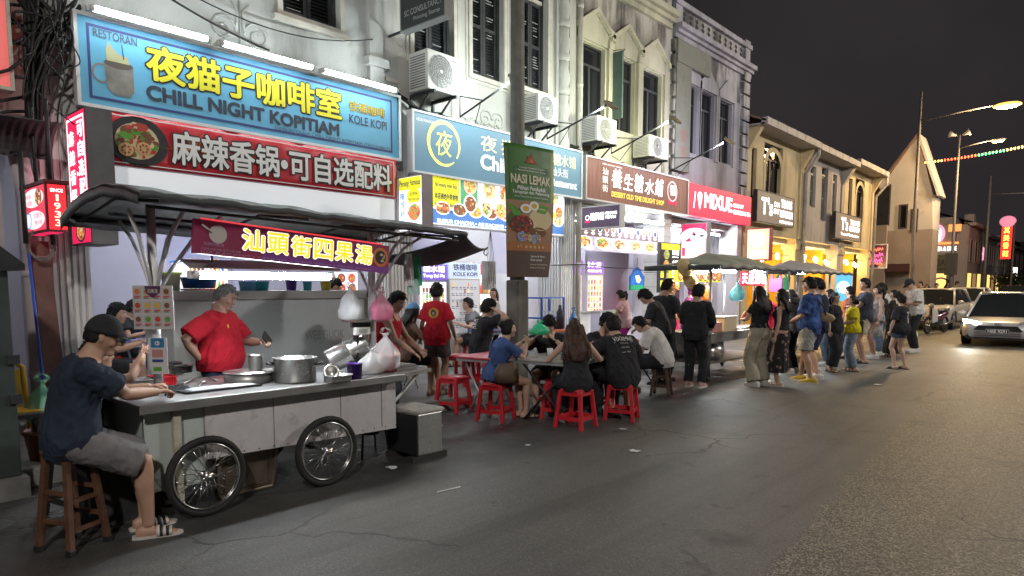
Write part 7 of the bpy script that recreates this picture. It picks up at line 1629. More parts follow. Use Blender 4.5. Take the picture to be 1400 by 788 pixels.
def wood_stool(label,x,y,rz,h=.62,m=WOODS,zb=0):
 t=thing('wooden_stool',label,'stool',(x,y,zb),rz); mb=MB(); mb.loft([oring(V3((0,0,z)),V3((1,0,0)),V3((0,1,0)),a,a,28,2)for z,a in((h-.032,.136),(h-.026,.146),(h-.008,.146),(h,.138))],m); mb.build('seat',t,local=True)
 for sx in(-1,1):
  for sy in(-1,1):
   mb=MB(); mb.loft([[V3((sx*(k+a),sy*(k+b),z))for a,b in((-.018,-.018),(.018,-.018),(.018,.018),(-.018,.018))]for z,k in((h-.03,.080),(.03,.126))],m,False); lg=mb.build('leg',t,local=True,bevel=.004); mb=MB(); mb.box((sx*.128,sy*.128,.018),(.042,.042,.036),PLK); mb.build('foot_cap',lg,local=True,bevel=.004)
 mb=MB()
 for z,k in((h*.58,.099),(h*.30,.112)):
  for s_ in(-1,1):mb.box((0,s_*k,z),(2*k,.018,.026),m); mb.box((s_*k,0,z-.05),(.018,2*k,.026),m)
 mb.build('rung',t,local=True); return t
SW=G(105,748); SW=SW+np.array([.0,.01,0]); wood_stool('varnished brown wooden stool carrying the customer in the black cap',SW[0]-.03,SW[1]-.015,radians(24),.63)
wood_stool('dark wooden stool under the young man in the white tee',-4.98,8.95,.3,.47,mat('stool_wood_dark',(.06,.032,.02),.5,0,.3,9))
def table(label,x,y,w,d,m,rz=0,zb=0,h=.75,legs='fold',grp='folding tables of the food street'):
 t=thing('folding_table',label,'table',(x,y,zb),rz,grp); mb=MB(); mb.box((0,0,h-.015),(w,d,.03),m); mb.build('tabletop',t,local=True,bevel=.012); mb=MB(); frame_bars(mb,Frame((0,0,h-.03),(1,0,0),(0,1,0)),-w/2+.03,-d/2+.03,w/2-.03,d/2-.03,.012,ALU,-.03,0); mb.build('rim',t,local=True)
 for sy in(-1,1):
  mb=MB(); y_=sy*(d/2-.10);
  for a in(-1,1):mb.tube([(a*(w/2-.08),y_,h-.03),(-a*(w/2-.12),y_+.02*a,.01)],.013,ALU if legs=='fold' else DKM,7)
  mb.build('leg',t,local=True)
 return t
TR=mat('table_red',(.50,.05,.07),.4,0,.08,3); TB=mat('table_blue',(.03,.12,.50),.35,0,.08,3); TW=mat('table_marbled',(.42,.40,.36),.35,0,.25,6,stain=.4,ss=6,scol=(.22,.2,.17))
table('red folding table right of the empty stool',-5.85,6.2,.6,.75,TR,radians(8)); table('pale dining table where the seated group eats',-5.05,6.55,.85,.85,TW,radians(10),0,.75,'x'); table('red folding table on the pavement behind the scale',-7.6,6.0,.6,.9,TR,0,.146); table('blue folding table where the woman in the tank top sits',-7.6,5.0,.6,1.0,TB,0,.146,.72); table('blue folding table in front of the white topped woman',-7.7,8.4,.6,1.0,TB,0,.146); table('orange edged table beside the street pole',-7.0,8.9,.6,.9,mat('table_orange',(.55,.12,.04),.4),0,.146); table('blue folding table inside the lavender shop',-9.6,3.7,.7,.9,TB,0,.146); table('steel topped table under the elbows of the young man in the white tee',-5.75,9.35,.75,.9,STEELD,radians(6),0,.75,'x'); table('second blue table deep in the lavender shop',-11.2,4.3,.7,.9,TB,0,.146)
g=np.array([-5.05,6.55,.752])
bag('food_bag','bright green plastic bag held up over the dining table',np.array([-5.22,6.38,1.02]),.115,.17,mat('bag_green',(.04,.55,.25),.4),3)
for k,(dx,dy,r,m_,l)in enumerate(((.05,.05,.075,mat('bowl_jade',(.25,.5,.42),.35),'jade bowl in front of the man in the black beanie'),(.22,-.18,.08,PLW,'white plate of noodles nearest the blue tee woman'),(-.2,.22,.06,PLW,'small white bowl at the far side of the dining table'))):
 vessel('bowl' if k!=1 else 'plate',l,'bowl' if k!=1 else 'plate',g+(dx,dy,0),[(.001,0),(r*.5,0),(r,.05 if k!=1 else .018),(r-.005,.05 if k!=1 else .018),(r*.4,.008),(.001,.008)],m_,22)
mb=MB(); [mb.ell(g+(.22+.03*cos(k),-.18+.03*sin(k*2),.02),(.02,.02,.012),FOOD[k%3],7,5)for k in range(8)]; tag(mb.build('noodles',at=g+np.array((.22,-.18,.02))),'fried noodles heaped on the white plate','food')
vessel('plastic_cup','white cup beside the jade bowl','cup',g+(-.1,-.05,0),[(.001,0),(.03,0),(.038,.1),(.001,.1)],PLW,16)
vessel('sauce_bottle','tall grey flask standing on the orange table by the pole','bottle',(-7.0,9.1,.896),[(.001,0),(.06,0),(.06,.28),(.03,.34),(.025,.40),(.001,.40)],DKM,16)
bag('plastic_bag','blue plastic bag hanging beside the grey flask',np.array([-6.9,9.35,.90]),.07,.34,mat('bag_blue',(.05,.22,.62),.4),6)
for k in range(4):vessel('plastic_cup',('first','second','third','fourth')[k]and 'clear tumbler in the row on the blue shelf by the pole','cup',(-7.5,9.25+.09*k,1.07),[(.001,0),(.03,0),(.036,.11),(.001,.11)],CLEAR,12,'clear tumblers on the blue shelf')
t=thing('shelf_unit','blue plastic shelf behind the orange table','shelf',(-7.55,9.4,.146)); mb=MB()
for z in(.5,.9,1.25):mb.b2((-7.75,9.1,z+.146),(-7.4,9.75,z+.17),TB)
for x in(-7.75,-7.42):
 for y in(9.1,9.72):mb.b2((x,y,.146),(x+.03,y+.03,1.42),TB)
mb.build('rack',t)
t=thing('utility_cabinet','grey green utility cabinet with dark sloped cap cut by the near edge','cabinet',(-6.6,1.0,0)); GC=mat('cabinet_green',(.055,.07,.065),.5,.2,.2,4,.1,40); q=PX(20,500,-6.2)
mb=MB(); mb.b2((-6.75,q[1]-.75,.16),(-6.2,q[1],1.72),GC); mb.build('body',t,bevel=.01); mb=MB(); mb.b2((-6.9,q[1]-.8,.0),(-6.12,q[1]+.03,.158),conc); mb.build('plinth',t)
mb=MB(); e=q[1]; mb.loft([[V3((x,y,z))for x,y in((-6.82+d,e-.82+d),(-6.12-d,e-.82+d),(-6.12-d,e+.09-d),(-6.82+d,e+.09-d))]for z,d in((1.722,0),(1.77,0),(1.95,.16))],DKM,False); mb.build('cap',t); mb=MB()
for z in(.72,1.02):mb.b2((-6.195,e-.05,z),(-6.17,e+.03,z+.07),DKM)
mb.b2((-6.42,e,1.5),(-6.3,e+.01,1.62),mat('plate_brass',(.45,.36,.12),.5)); mb.build('hinge',t)
t=thing('rolled_awning','dark corrugated awning strip hung over the near arcade','awning',(-7.6,1.5,2.9)); q=PX(40,190,-7.6); mb=MB(); mb.grid(lambda u,v:(-7.6-.35*cos(v*pi*.5)+.014*(int(u*60)%2),.2+1.92*u,q[2]-.12+.30*sin(v*pi*.5)),60,8,mat('awning_black',(.028,.026,.03),.6,0,.2,5),False); mb.build('sheet',t,solid=.01); mb=MB(); [mb.tube([(-7.9,y,q[2]-.1),(-7.62,y,q[2]-.12),(-7.62,y,2.0)],.022,DKM,6)for y in(1.78,2.0)]; mb.build('frame',t)
t=thing('drain_pipe','pale thick pipe standing left of the leaning plank','pipe',(-7.75,1.5,.15)); q=PX(47,400,-8.1); mb=MB(); mb.tube([(-8.1,q[1],.146),(-8.1,q[1],2.5),(-8.15,q[1]-.1,3.2)],.085,mat('pipe_pale',(.50,.44,.46),.6,0,.15,4),14); [mb.tube([(-8.1,q[1],z),(-8.1,q[1],z+.06)],.098,mat('pipe_pale',(.50,.44,.46),.6,0,.15,4),14)for z in(.7,1.7)]; mb.build('shaft',t)
t=thing('plank','brown board leaning against the near ribbed pillar','plank',(-7.6,2.0,.15)); a=PX(78,480,-7.55); b=PX(52,330,-7.85); mb=MB(); a[2]=.15; mb.loft([[V3(p)+V3((x,y,0))for x,y in((-.02,-.08),(.02,-.08),(.02,.08),(-.02,.08))]for p in(a,b)],mat('plank_brown',(.13,.06,.05),.7,0,.3,6),False); mb.build('board',t)
mb=MB(); mb.tube([a+(.05,-.12,0),b+(.06,-.10,-.05)],.014,mat('pole_blue',(.03,.10,.55),.4),8); tag(mb.build('broom_pole',at=a),'thin blue pole leaning beside the brown board','pole')
c=np.array([-6.75,1.62,.43]); bag('plastic_bag','green translucent bag of tins near the blue pole',c,.125,.42,BAGG,9); mb=MB(); [mb.ell(V3(c)+V3((rnd.uniform(-.06,.06),rnd.uniform(-.06,.06),.04+.03*k)),(.045,.045,.035),rnd.choice((PLW,RED,GRYT,FOOD[2])),8,6)for k in range(5)]; tag(mb.build('rubbish',at=c),'mixed tins and cartons inside the green bag','rubbish')
t=thing('plastic_stool','dark grey plastic stool between the cabinet and the seated customer','stool',PX(30,600,-6.6)*(1,1,0)+(0,0,.146)); q=wloc(t); mb=MB(); mb.box((q.x,q.y,q.z+.42),(.28,.28,.03),PLK); mb.build('seat',t);
for sx in(-1,1):
 for sy in(-1,1):
  mb=MB(); mb.loft([[V3((q.x+sx*k+a,q.y+sy*k+b,q.z+z))for a,b in((-.02,-.02),(.02,-.02),(.02,.02),(-.02,.02))]for z,k in((.40,.11),(0,.14))],PLK,False); mb.build('leg',t)
q=(-6.75,1.62); vessel('flower_pot','terracotta coloured pail under the green bag','pail',(q[0],q[1],.146),[(.001,0),(.12,0),(.15,.22),(.165,.22),(.165,.25),(.14,.25),(.11,.02),(.001,.02)],mat('pail_clay',(.30,.10,.06),.6,0,.15,4),24)
vessel('plastic_bucket','red bucket on the pavement below the cart end','bucket',G(150,572,.146),[(.001,0),(.10,0),(.12,.17),(.125,.17),(.10,.02),(.001,.02)],PLR,22)
t=thing('chair_back','yellow plastic chair partly behind the utility cabinet','chair',(-7.0,1.45,.146)); q=PX(8,520,-6.95); mb=MB(); YP=mat('plastic_yellow',(.62,.36,.02),.4); mb.tube([(q[0],q[1]-.18,.5),(q[0],q[1]-.15,.95),(q[0],q[1],1.03),(q[0],q[1]+.12,.92),(q[0],q[1]+.14,.5)],.022,YP,8); mb.b2((q[0]-.015,q[1]-.14,.6),(q[0]+.01,q[1]+.1,.9),YP); mb.build('backrest',t); mb=MB(); mb.b2((q[0]-.02,q[1]-.18,.56),(q[0]+.36,q[1]+.16,.59),YP); [mb.tube([(q[0]+a,q[1]+b,.57),(q[0]+a,q[1]+b,.146)],.02,YP,6)for a in(0,.34)for b in(-.16,.14)]; mb.build('seat',t)
for px,py,l,s_ in((868,618,'crumpled white tissue on the open road',.05),(722,610,'tiny paper scrap behind the blue tee woman',.025),(600,583,'scrap of tissue at the foot of the empty red stool',.05),(536,641,'small pale scrap by the steel bin runners',.05),(852,588,'paper scrap under the charcoal tee man stool',.04),(1200,527,'white scrap on the road by the queue',.06)):
 c=G(px,py); t=thing('paper_scrap',l,'paper scrap',c); mb=MB(); mb.grid(lambda u,v:c+np.array([(u-.5)*s_*2,(v-.5)*s_*1.4,.012+.018*noise.noise(V3((u*4,v*4,px)))]),6,6,PLW); mb.build('paper',t)
c=G(598,674); d=G(629,667); mb=MB(); mb.tube([c+(0,0,.006),d+(0,0,.006)],.005,PLW,6); tag(mb.build('straw',at=c),'white drinking straw lying on the road before the cart','straw')
# ------------------------------------------------------------------ second and third carts
def far_cart(name_lab,y0,y1,x0,x1,zc,body_y,rnd,banner=None,tarp=None,warm=None):
 t=thing('food_cart',name_lab,'food cart',((x0+x1)/2,(y0+y1)/2,0)); tm=tarp or mat('tarp_olive',(.27,.29,.235),.65,0,.3,2,.4,6,stain=.4,ss=3,scol=(.08,.08,.07))
 mb=MB(); mb.grid(lambda u,v:(x0+(x1-x0)*v,y0+(y1-y0)*u,zc+.27*(1-abs(2*v-1))**.85*min(1,.1+u*3.2,(1-u)*3+.45)-.05*u+.012*noise.noise(V3((u*20,v*6,y0)))),30,10,tm); mb.build('canopy',t,solid=.01)
 mb=MB(); mb.grid(lambda u,v:(x1+.01,y0+(y1-y0)*u,zc+.01-.07*v-.012*sin(u*40)),40,1,TARP); mb.grid(lambda u,v:(x0+(x1-x0)*u,y0-.01,zc+.01-.08*v),12,1,TARP); mb.build('canopy_valance',t,solid=.006)
 b0,b1=body_y
 for x in(x0+.3,x1-.25):
  for y in(b0+.05,b1-.05):mb=MB(); mb.tube([(x,y,.08),(x,y,zc+.03)],.025,STEELD,8); mb.build('post',t)
 xm0,xm1=x0+.25,x1-.2
 mb=MB(); mb.b2((xm0,b0,.78),(xm1,b1,.82),STEEL); mb.build('counter',t,bevel=.006); mb=MB(); mb.b2((xm0,b0,.30),(xm1,b1,.33),STEELD); mb.b2((xm0,b0,.33),(xm0+.02,b1,.78),STEELD); mb.b2((xm0+.03,b0,.6),(xm1,b0+.02,.78),STEELD); mb.b2((xm1-.02,b0+.02,.66),(xm1,b1,.78),STEELD); mb.build('shelf',t)
 for x in(xm0+.06,xm1-.06):
  for y in(b0+.06,b1-.06):
   w=MB(); w.tube([(x,y+.05*cos(a),.07+.05*sin(a))for a in np.linspace(0,2*pi,17)[:-1]],.02,RUB,8,closed=True); w.lathe([(.035,-.012),(.035,.012)],PLW,(x,y,.07),12,Matrix.Rotation(pi/2,3,'Y')); w.b2((x-.02,y-.02,.08),(x+.02,y+.02,.3),DKM); w.build('wheel',t)
 return t,xm0,xm1
t2,a0,a1=far_cart('second food cart with an olive tarp canopy and steel trolley frame',10.55,13.9,-6.25,-4.85,1.95,(10.7,13.2),rnd)
vessel('cooking_pot','round steel pot on the lower shelf of the second cart','pot',(-5.25,11.2,.33),[(.001,0),(.12,0),(.19,.08),(.19,.2),(.14,.27),(.001,.28)],STEEL,28); vessel('gas_cylinder','dull steel cylinder beside the round pot under the second cart','cylinder',(-5.5,10.9,.33),[(.001,0),(.12,0),(.13,.05),(.13,.3),(.06,.36),(.001,.37)],mat('cyl',(.12,.12,.12),.5,.4),20)
def box_thing(name,label,cat,lo,hi,m,lid=None):
 t=thing(name,label,cat,((lo[0]+hi[0])/2,(lo[1]+hi[1])/2,lo[2])); mb=MB(); mb.b2(lo,hi,m); mb.build('body',t,bevel=.012)
 if lid:mb=MB(); mb.b2((lo[0]-.01,lo[1]-.01,hi[2]+.002),(hi[0]+.01,hi[1]+.01,hi[2]+.03),lid); mb.build('lid',t,bevel=.008)
 return t
box_thing('food_box','pinkish cardboard box on the near end of the second cart counter','box',(-5.35,10.75,.822),(-5.06,11.15,1.0),mat('box_pink',(.36,.17,.15),.7,0,.1,5)); box_thing('ice_box','cream insulated box behind the pinkish cardboard box','box',(-5.40,11.25,.822),(-5.06,11.75,1.06),mat('box_cream',(.56,.46,.30),.5),PLW)
box_thing('food_tray','clear takeaway tray left on the second cart corner','tray',(-5.2,10.72,.823),(-5.02,10.74,.86),CLEAR)
vessel('sauce_bottle','red sauce bottle standing behind the cream box','bottle',(-5.6,11.6,.822),[(.001,0),(.035,0),(.035,.16),(.012,.22),(.001,.24)],PLR,14); vessel('sauce_bottle','second red squeeze bottle by the steel post','bottle',(-5.5,12.0,.822),[(.001,0),(.035,0),(.035,.14),(.012,.2),(.001,.22)],PLR,14)
for k in range(5):box_thing('food_tray','steel food tray set in a row on the second cart counter','tray',(-5.75+.0,12.0+.22*k,.822),(-5.15,12.18+.22*k,.86),STEEL)['group']='steel trays on the second cart'
ceil_tube(-5.55,12.2,'white tube under the second canopy by the red banner',mat('tube_stall',(1,1,1),.4,emit=240,ecol=(.92,.96,1)),1.1,1.98); ceil_tube(-5.35,13.3,'short white tube at the far end of the second canopy',mat('tube_stall',(1,1,1),.4,emit=240,ecol=(.92,.96,1)),.6,1.98)
t=thing('work_lamp','warm lamp glowing under the near end of the olive canopy','lamp',(-5.4,11.0,1.86)); mb=MB(); mb.ell((-5.4,11.0,1.86),(.11,.16,.035),mat('lamp_warm',(1,.8,.5),.5,emit=130,ecol=(1,.76,.42)),14,8); mb.build('bulb',t); mb=MB(); mb.lathe([(.02,.1),(.05,.06),(.17,.02),(.175,.0),(.05,.05)],ALUW,(-5.4,11.0,1.87),18); mb.build('shade',t)
fq=FAC(-5.9); y0,z1=yz(1012,371,-5.9); y1,z0=yz(1046,391,-5.9); t=thing('banner','red cloth banner with white characters across the second cart','banner',(-5.9,(y0+y1)/2,z0)); mb=MB(); mb.grid(lambda u,v:fq.at(y0+(y1-y0)*u,z0+(z1-z0)*v,.012*sin(u*20)),24,4,mat('lit_banner_red',(.62,.02,.06),.6,emit=.25)); mb.build('cloth',t,solid=.005); mb=MB(); [text(mb,fq,ch,y0+(y1-y0)*(.05+.235*i),z0+.04,y0+(y1-y0)*(.25+.235*i),z1-.04,LTX,.02,.03)for i,ch in enumerate('天皇滷味')]; mb.build('lettering',t)
bag('carrier_bag','sky blue plastic bag hung on the second cart post',PX(1007,412,-5.1),.095,.36,mat('bag_sky',(.10,.42,.60),.35,alpha=.72),14); bag('carrier_bag','orange plastic bag hung behind the black jacket shoulder',PX(967,412,-5.6),.11,.34,mat('bag_orange',(.85,.25,.08),.4,emit=0),17)
for p,l in(((936,358),'straw hat hung highest under the olive canopy'),((944,376),'second straw hat hung below the first')):
 q=PX(p[0],p[1]+8,-5.5); t=thing('straw_hat',l,'hat',q); mb=MB(); mb.lathe([(.001,.10),(.065,.09),(.085,.04),(.15,.012),(.165,0),(.15,.004),(.08,.02),(.001,.05)],mat('straw',(.58,.44,.22),.8,0,.2,12,.3,60),q,26,Matrix.Rotation(radians(70),3,'Y')@Matrix.Rotation(radians(20),3,'X')); mb.build('crown',t)
t3,b0_,b1_=far_cart('third food cart with a grey canopy behind the queue',14.7,18.3,-6.25,-4.95,1.94,(14.6,17.4),rnd,tarp=mat('tarp_grey',(.30,.30,.31),.6,0,.2,2,.4,6))
ceil_tube(-5.4,15.6,'white tube under the grey third canopy',mat('tube_stall',(1,1,1),.4,emit=240,ecol=(.92,.96,1)),1.2,2.0)
for k in range(3):vessel('cooking_pot','tall steel stock pot in the row on the third cart','pot',(-5.3,14.9+.42*k,.822),pot_prof(.17,.30),STEEL,24,'stock pots on the third cart')
for p,m_,l in(((1060,391),mat('bag_magenta',(.55,.06,.30),.5),'magenta apron hung at the near end of the third cart'),((1068,389),mat('bag_emerald',(.05,.40,.16),.5),'green cloth bag hung behind the magenta apron')):
 q=PX(p[0],p[1]+8,-5.15 if 'mag' in m_.name else-5.3); t=thing('carrier_bag',l,'bag',q); mb=MB(); fq=FRT(q[1]); mb.poly([fq.at(q[0]+a,q[2]+b)for a,b in((-.13,0),(.13,0),(.13,.24),(.08,.36),(.05,.26),(-.05,.26),(-.08,.36),(-.13,.24))],m_,fq.n,.04); mb.build('body',t,bevel=.012)
t=thing('poster','bright blue lit poster beside the third canopy','poster',(-7.9,19.6,1.2)); Yq=20.2; fq=FRT(Yq); q0=PY(1143,374,Yq); q1=PY(1163,412,Yq); mb=MB(); slab(mb,fq,q0[0],q1[2],q1[0],q0[2],mat('lit_sky_poster',(.12,.5,.8),.6,emit=.8),-.05,0); mb.build('sheet',t); mb=MB(); dish(mb,fq,(q0[0]+q1[0])/2,(q0[2]+q1[2])/2,.2,[LTX,LW,LB],rnd,.004,12); mb.build('print',t)
# ------------------------------------------------------------------ vehicles
CGL=mat('car_glass',(.015,.017,.02),.06,0,spec=.7); SILV=mat('car_silver',(.50,.50,.52),.3,.25,coat=.7); CWH=mat('car_white',(.55,.53,.50),.3,.1,coat=.6); CBK=mat('car_black',(.02,.02,.022),.25,.3,coat=.6)
HLON=mat('headlight_on',(1,1,.9),.3,emit=90,ecol=(.97,1,.84)); HLOFF=mat('headlight_off',(.42,.42,.42),.12,.4); TRIMK=mat('car_trim_black',(.015,.015,.016),.5)
def sring(y,hw,z0,z1,tuck=.86,n=4):
 zs=[(z0,tuck),(z0+(z1-z0)*.18,.98),(z0+(z1-z0)*.55,1.0),(z0+(z1-z0)*.84,.97),(z0+(z1-z0)*.97,.90),(z1,.78)]
 r=[V3((hw*k,y,z))for z,k in zs]; l=[V3((-hw*k,y,z))for z,k in reversed(zs)]
 return r+l
def car(label,x,y,rz,paint,L=4.4,W=1.74,Hh=1.47,suv=False,lit=(False,False),plate=None,grille='wide'):
 """local: nose towards -Y, tyres on z=0"""
 t=thing('parked_car' if not any(lit)else 'car',label,'car',(x,y,0),rz,None); w=W/2; bz=.92 if suv else .76
 f=-L/2; st=[(f,w*.74,.26,bz*.74),(f+.06,w*.88,.20,bz*.84),(f+.22,w*.95,.20,bz*.88),(f+.8,w,.20,bz*.97),(f+1.15,w,.20,bz*1.03),(0,w,.20,bz*1.06),(-f-.9,w,.20,bz*1.10),(-f-.2,w*.96,.22,bz*1.10),(-f,w*.84,.32,bz*1.0)]
 mb=MB(); mb.loft([sring(*s)for s in st],paint); mb.build('body',t,local=True)
 c0=f+1.02; c1=f+(1.72 if suv else 1.95); c2=-f-(.55 if suv else 1.1); c3=-f-(.12 if suv else .42); tw=w*(.78 if suv else .72)
 g0,g1=bz*1.0,Hh
 mb=MB(); mb.loft([[V3((hw*a,yy,z))for a in(1,.55,0,-.55,-1)]+[V3((-hw*a,yy,z-th))for a in(1,.55,0,-.55,-1)]for yy,hw,z,th in((c1-.05,tw*.92,g1-.06,.05),(c1+.25,tw,g1-.005,.06),((c1+c2)/2,tw,g1,.06),(c2,tw*.95,g1-.03,.06))],paint); mb.build('roof',t,local=True)
 bw=w*.93
 mb=MB(); mb.add([(-bw*.98,c0,g0+.0),(bw*.98,c0,g0+.0),(tw*.93,c1,g1-.045),(0,c1-.06,g1-.04),(-tw*.93,c1,g1-.045)],[(0,1,2,3,4)],CGL); mb.build('windscreen',t,local=True)
 mb=MB()
 for s in(-1,1):
  mb.add([(s*bw,c0+.25,g0+.04),(s*tw*.97,c1+.1,g1-.06),(s*tw*.96,c2-.05,g1-.07),(s*bw,c3-.15,g0+.08)],[(0,1,2,3)if s>0 else(3,2,1,0)],CGL)
 mb.build('side_window',t,local=True); mb=MB(); mb.add([(-tw*.9,c2,g1-.05),(tw*.9,c2,g1-.05),(bw*.95,c3,g0+.1),(-bw*.95,c3,g0+.1)],[(0,1,2,3)],CGL); mb.build('rear_window',t,local=True)
 mb=MB()
 for s in(-1,1):
  mb.tube([(s*bw*1.0,c0,g0),(s*tw*.95,c1,g1-.035),(s*tw*.98,c1+.3,g1-.03)],.035,paint,6); mb.tube([(s*tw*.96,c2,g1-.05),(s*bw*.98,c3,g0+.06)],.05,paint,6); mb.tube([(s*(bw+.0),(c0+c2)/2+.2,g0+.04),(s*tw*.985,(c0+c2)/2+.25,g1-.05)],.03,TRIMK,6)
 mb.build('pillar',t,local=True)
 for s in(-1,1):
  mb=MB(); mb.ell((s*(w+.09),c0+.32,g0+.10),(.11,.07,.07),paint,10,7); mb.tube([(s*w*.93,c0+.34,g0+.04),(s*(w+.05),c0+.33,g0+.08)],.02,TRIMK,6); mb.build('mirror',t,local=True)
 for k,s in enumerate((-1,1)):
  mb=MB(); m_=HLON if lit[k]else HLOFF; z=bz*.84
  mb.loft([[V3((s*xx,yy+d,zz))for xx,yy,zz in((w*.50,f+.02,z-.02),(w*.90,f+.15,z-.02),(w*.94,f+.26,z+.07),(w*.56,f+.05,z+.035))]for d in(-.03,.10)],m_,False); mb.build('headlight',t,local=True)
 mb=MB(); gy=f-.012; z0,z1=.20,bz*.74; gw=w*.80
 if grille=='wide':
  mb.poly([(-gw*.62,gy,z1),(-gw*1.05,gy+.03,z0+.06),(-gw*.95,gy+.03,z0),(gw*.95,gy+.03,z0),(gw*1.05,gy+.03,z0+.06),(gw*.62,gy,z1)],TRIMK,(0,-1,0),.14)
  for k in range(5):zz=z0+.05+k*.055; mb.box((0,gy-.006,zz),(gw*1.5,.012,.012),mat('grille_bar',(.05,.05,.055),.3,.6))
 else:
  mb.box((0,gy+.05,z0+.06),(gw*1.9,.14,.14),TRIMK); mb.box((0,gy+.03,bz*.66),(gw*1.2,.12,.10),TRIMK)
 mb.build('grille',t,local=True)
 if grille=='wide':
  mb=MB();
  for rx,rz_ in((.075,.048),(.022,.046),(.05,.018)):mb.tube([(rx*cos(a),f-.012,bz*.80+rz_*sin(a)+(.018 if rx==.05 else 0))for a in np.linspace(0,2*pi,19)[:-1]],.006,CHR,5,closed=True)
  mb.build('emblem',t,local=True); mb=MB()
  for s in(-1,1):mb.poly([(s*w*.97,f+.26,.50),(s*w*.80,f+.02,.44),(s*w*.84,f+.06,.26),(s*w*.95,f+.26,.26)][::s],TRIMK,(0,-1,0),.05)
  mb.build('bumper_vent',t,local=True)
 mb=MB(); fr=Frame((0,f-.035,0),(1,0,0),(0,0,1)); pz=.42
 slab(mb,fr,-.26,pz-.06,.26,pz+.06,BLK,-.03,0); border(mb,fr,-.255,pz-.055,.255,pz+.055,.006,WHT,.002); text(mb,fr,plate or 'PHA 7263',-.21,pz-.038,.21,pz+.038,WHT,.003,.02); mb.build('number_plate',t,local=True)
 for s in(-1,1):
  for yy in(f+.80,-f-.85):
   wl=MB(); wl.lathe([(.20,-.1),(.31,-.10),(.325,-.07),(.325,.07),(.31,.10),(.20,.1)],RUB,(s*(w-.10),yy,.325),26,Matrix.Rotation(pi/2,3,'Y')); o=wl.build('wheel',t,local=True); r=MB(); r.lathe([(.001,.09),(.05,.10),(.21,.105),(.21,.06)],mat('alloy',(.3,.3,.31),.35,.7),(s*(w-.10),yy,.325),20,Matrix.Rotation(s*pi/2,3,'Y')); r.build('rim',o,local=True)
   ar=MB(); ar.tube([(s*(w+.003),yy+.37*cos(a),.325+.37*sin(a))for a in np.linspace(-.1,pi+.1,15)],.022,TRIMK,6); ar.build('wheel_arch',t,local=True)
 return t
g=G(1352,473); ca=car('silver saloon car coming towards the viewer with one headlight shining',-2.42,24.3,radians(2),SILV,lit=(True,False),plate='NEE 9291',Hh=1.46,W=1.72)
hl=bpy.data.lights.new('headlight_beam','SPOT'); hl.energy=32; hl.spot_size=radians(70); hl.spot_blend=.8; hl.shadow_soft_size=.06; hl.color=(.97,1,.9); ho=bpy.data.objects.new('headlight_beam',hl); COL.objects.link(ho); ho.parent=ca; ho.location=(-.62,-2.28,.62); ho.rotation_euler=(radians(82),0,radians(180))
mb=MB(); mb.ell((.32,.05,1.02),(.2,.2,.28),mat('driver_dim',(.03,.03,.035),.8),10,8); mb.ell((.32,.0,1.28),(.09,.1,.12),mat('driver_face',(.12,.08,.06),.7),10,8);
drv=person('dim driver in a dark top behind the windscreen of the silver car',(-2.12,24.55,.18),182,1.65,'m',pel=(0,0,.36),feet=((-.1,.75,.22,0),(.1,.75,.22,0)),lean=-8,hands=((-.12,.45,.72),(.12,.45,.72)),top=('tee',cloth('cloth_charcoal',(.03,.03,.035))),bottom=('trousers',cloth('cloth_ink',(.015,.016,.02))),vox=.02)
g=G(1283,452); car('white parked car nearest the motorbike, black glass and low front',-5.35,31.5,radians(-2),CWH,4.2,1.68,1.55,True,grille='bar',plate='PKJ 481')
car('white parked car second in the kerbside row, behind the first',-5.35,39.0,radians(1),CWH,4.2,1.68,1.58,True,grille='bar',plate='PLB 3307')
car('black car parked far behind the silver saloon',-4.3,48.0,0,CBK,4.6,1.78,1.68,True,grille='bar',plate='PMV 92')
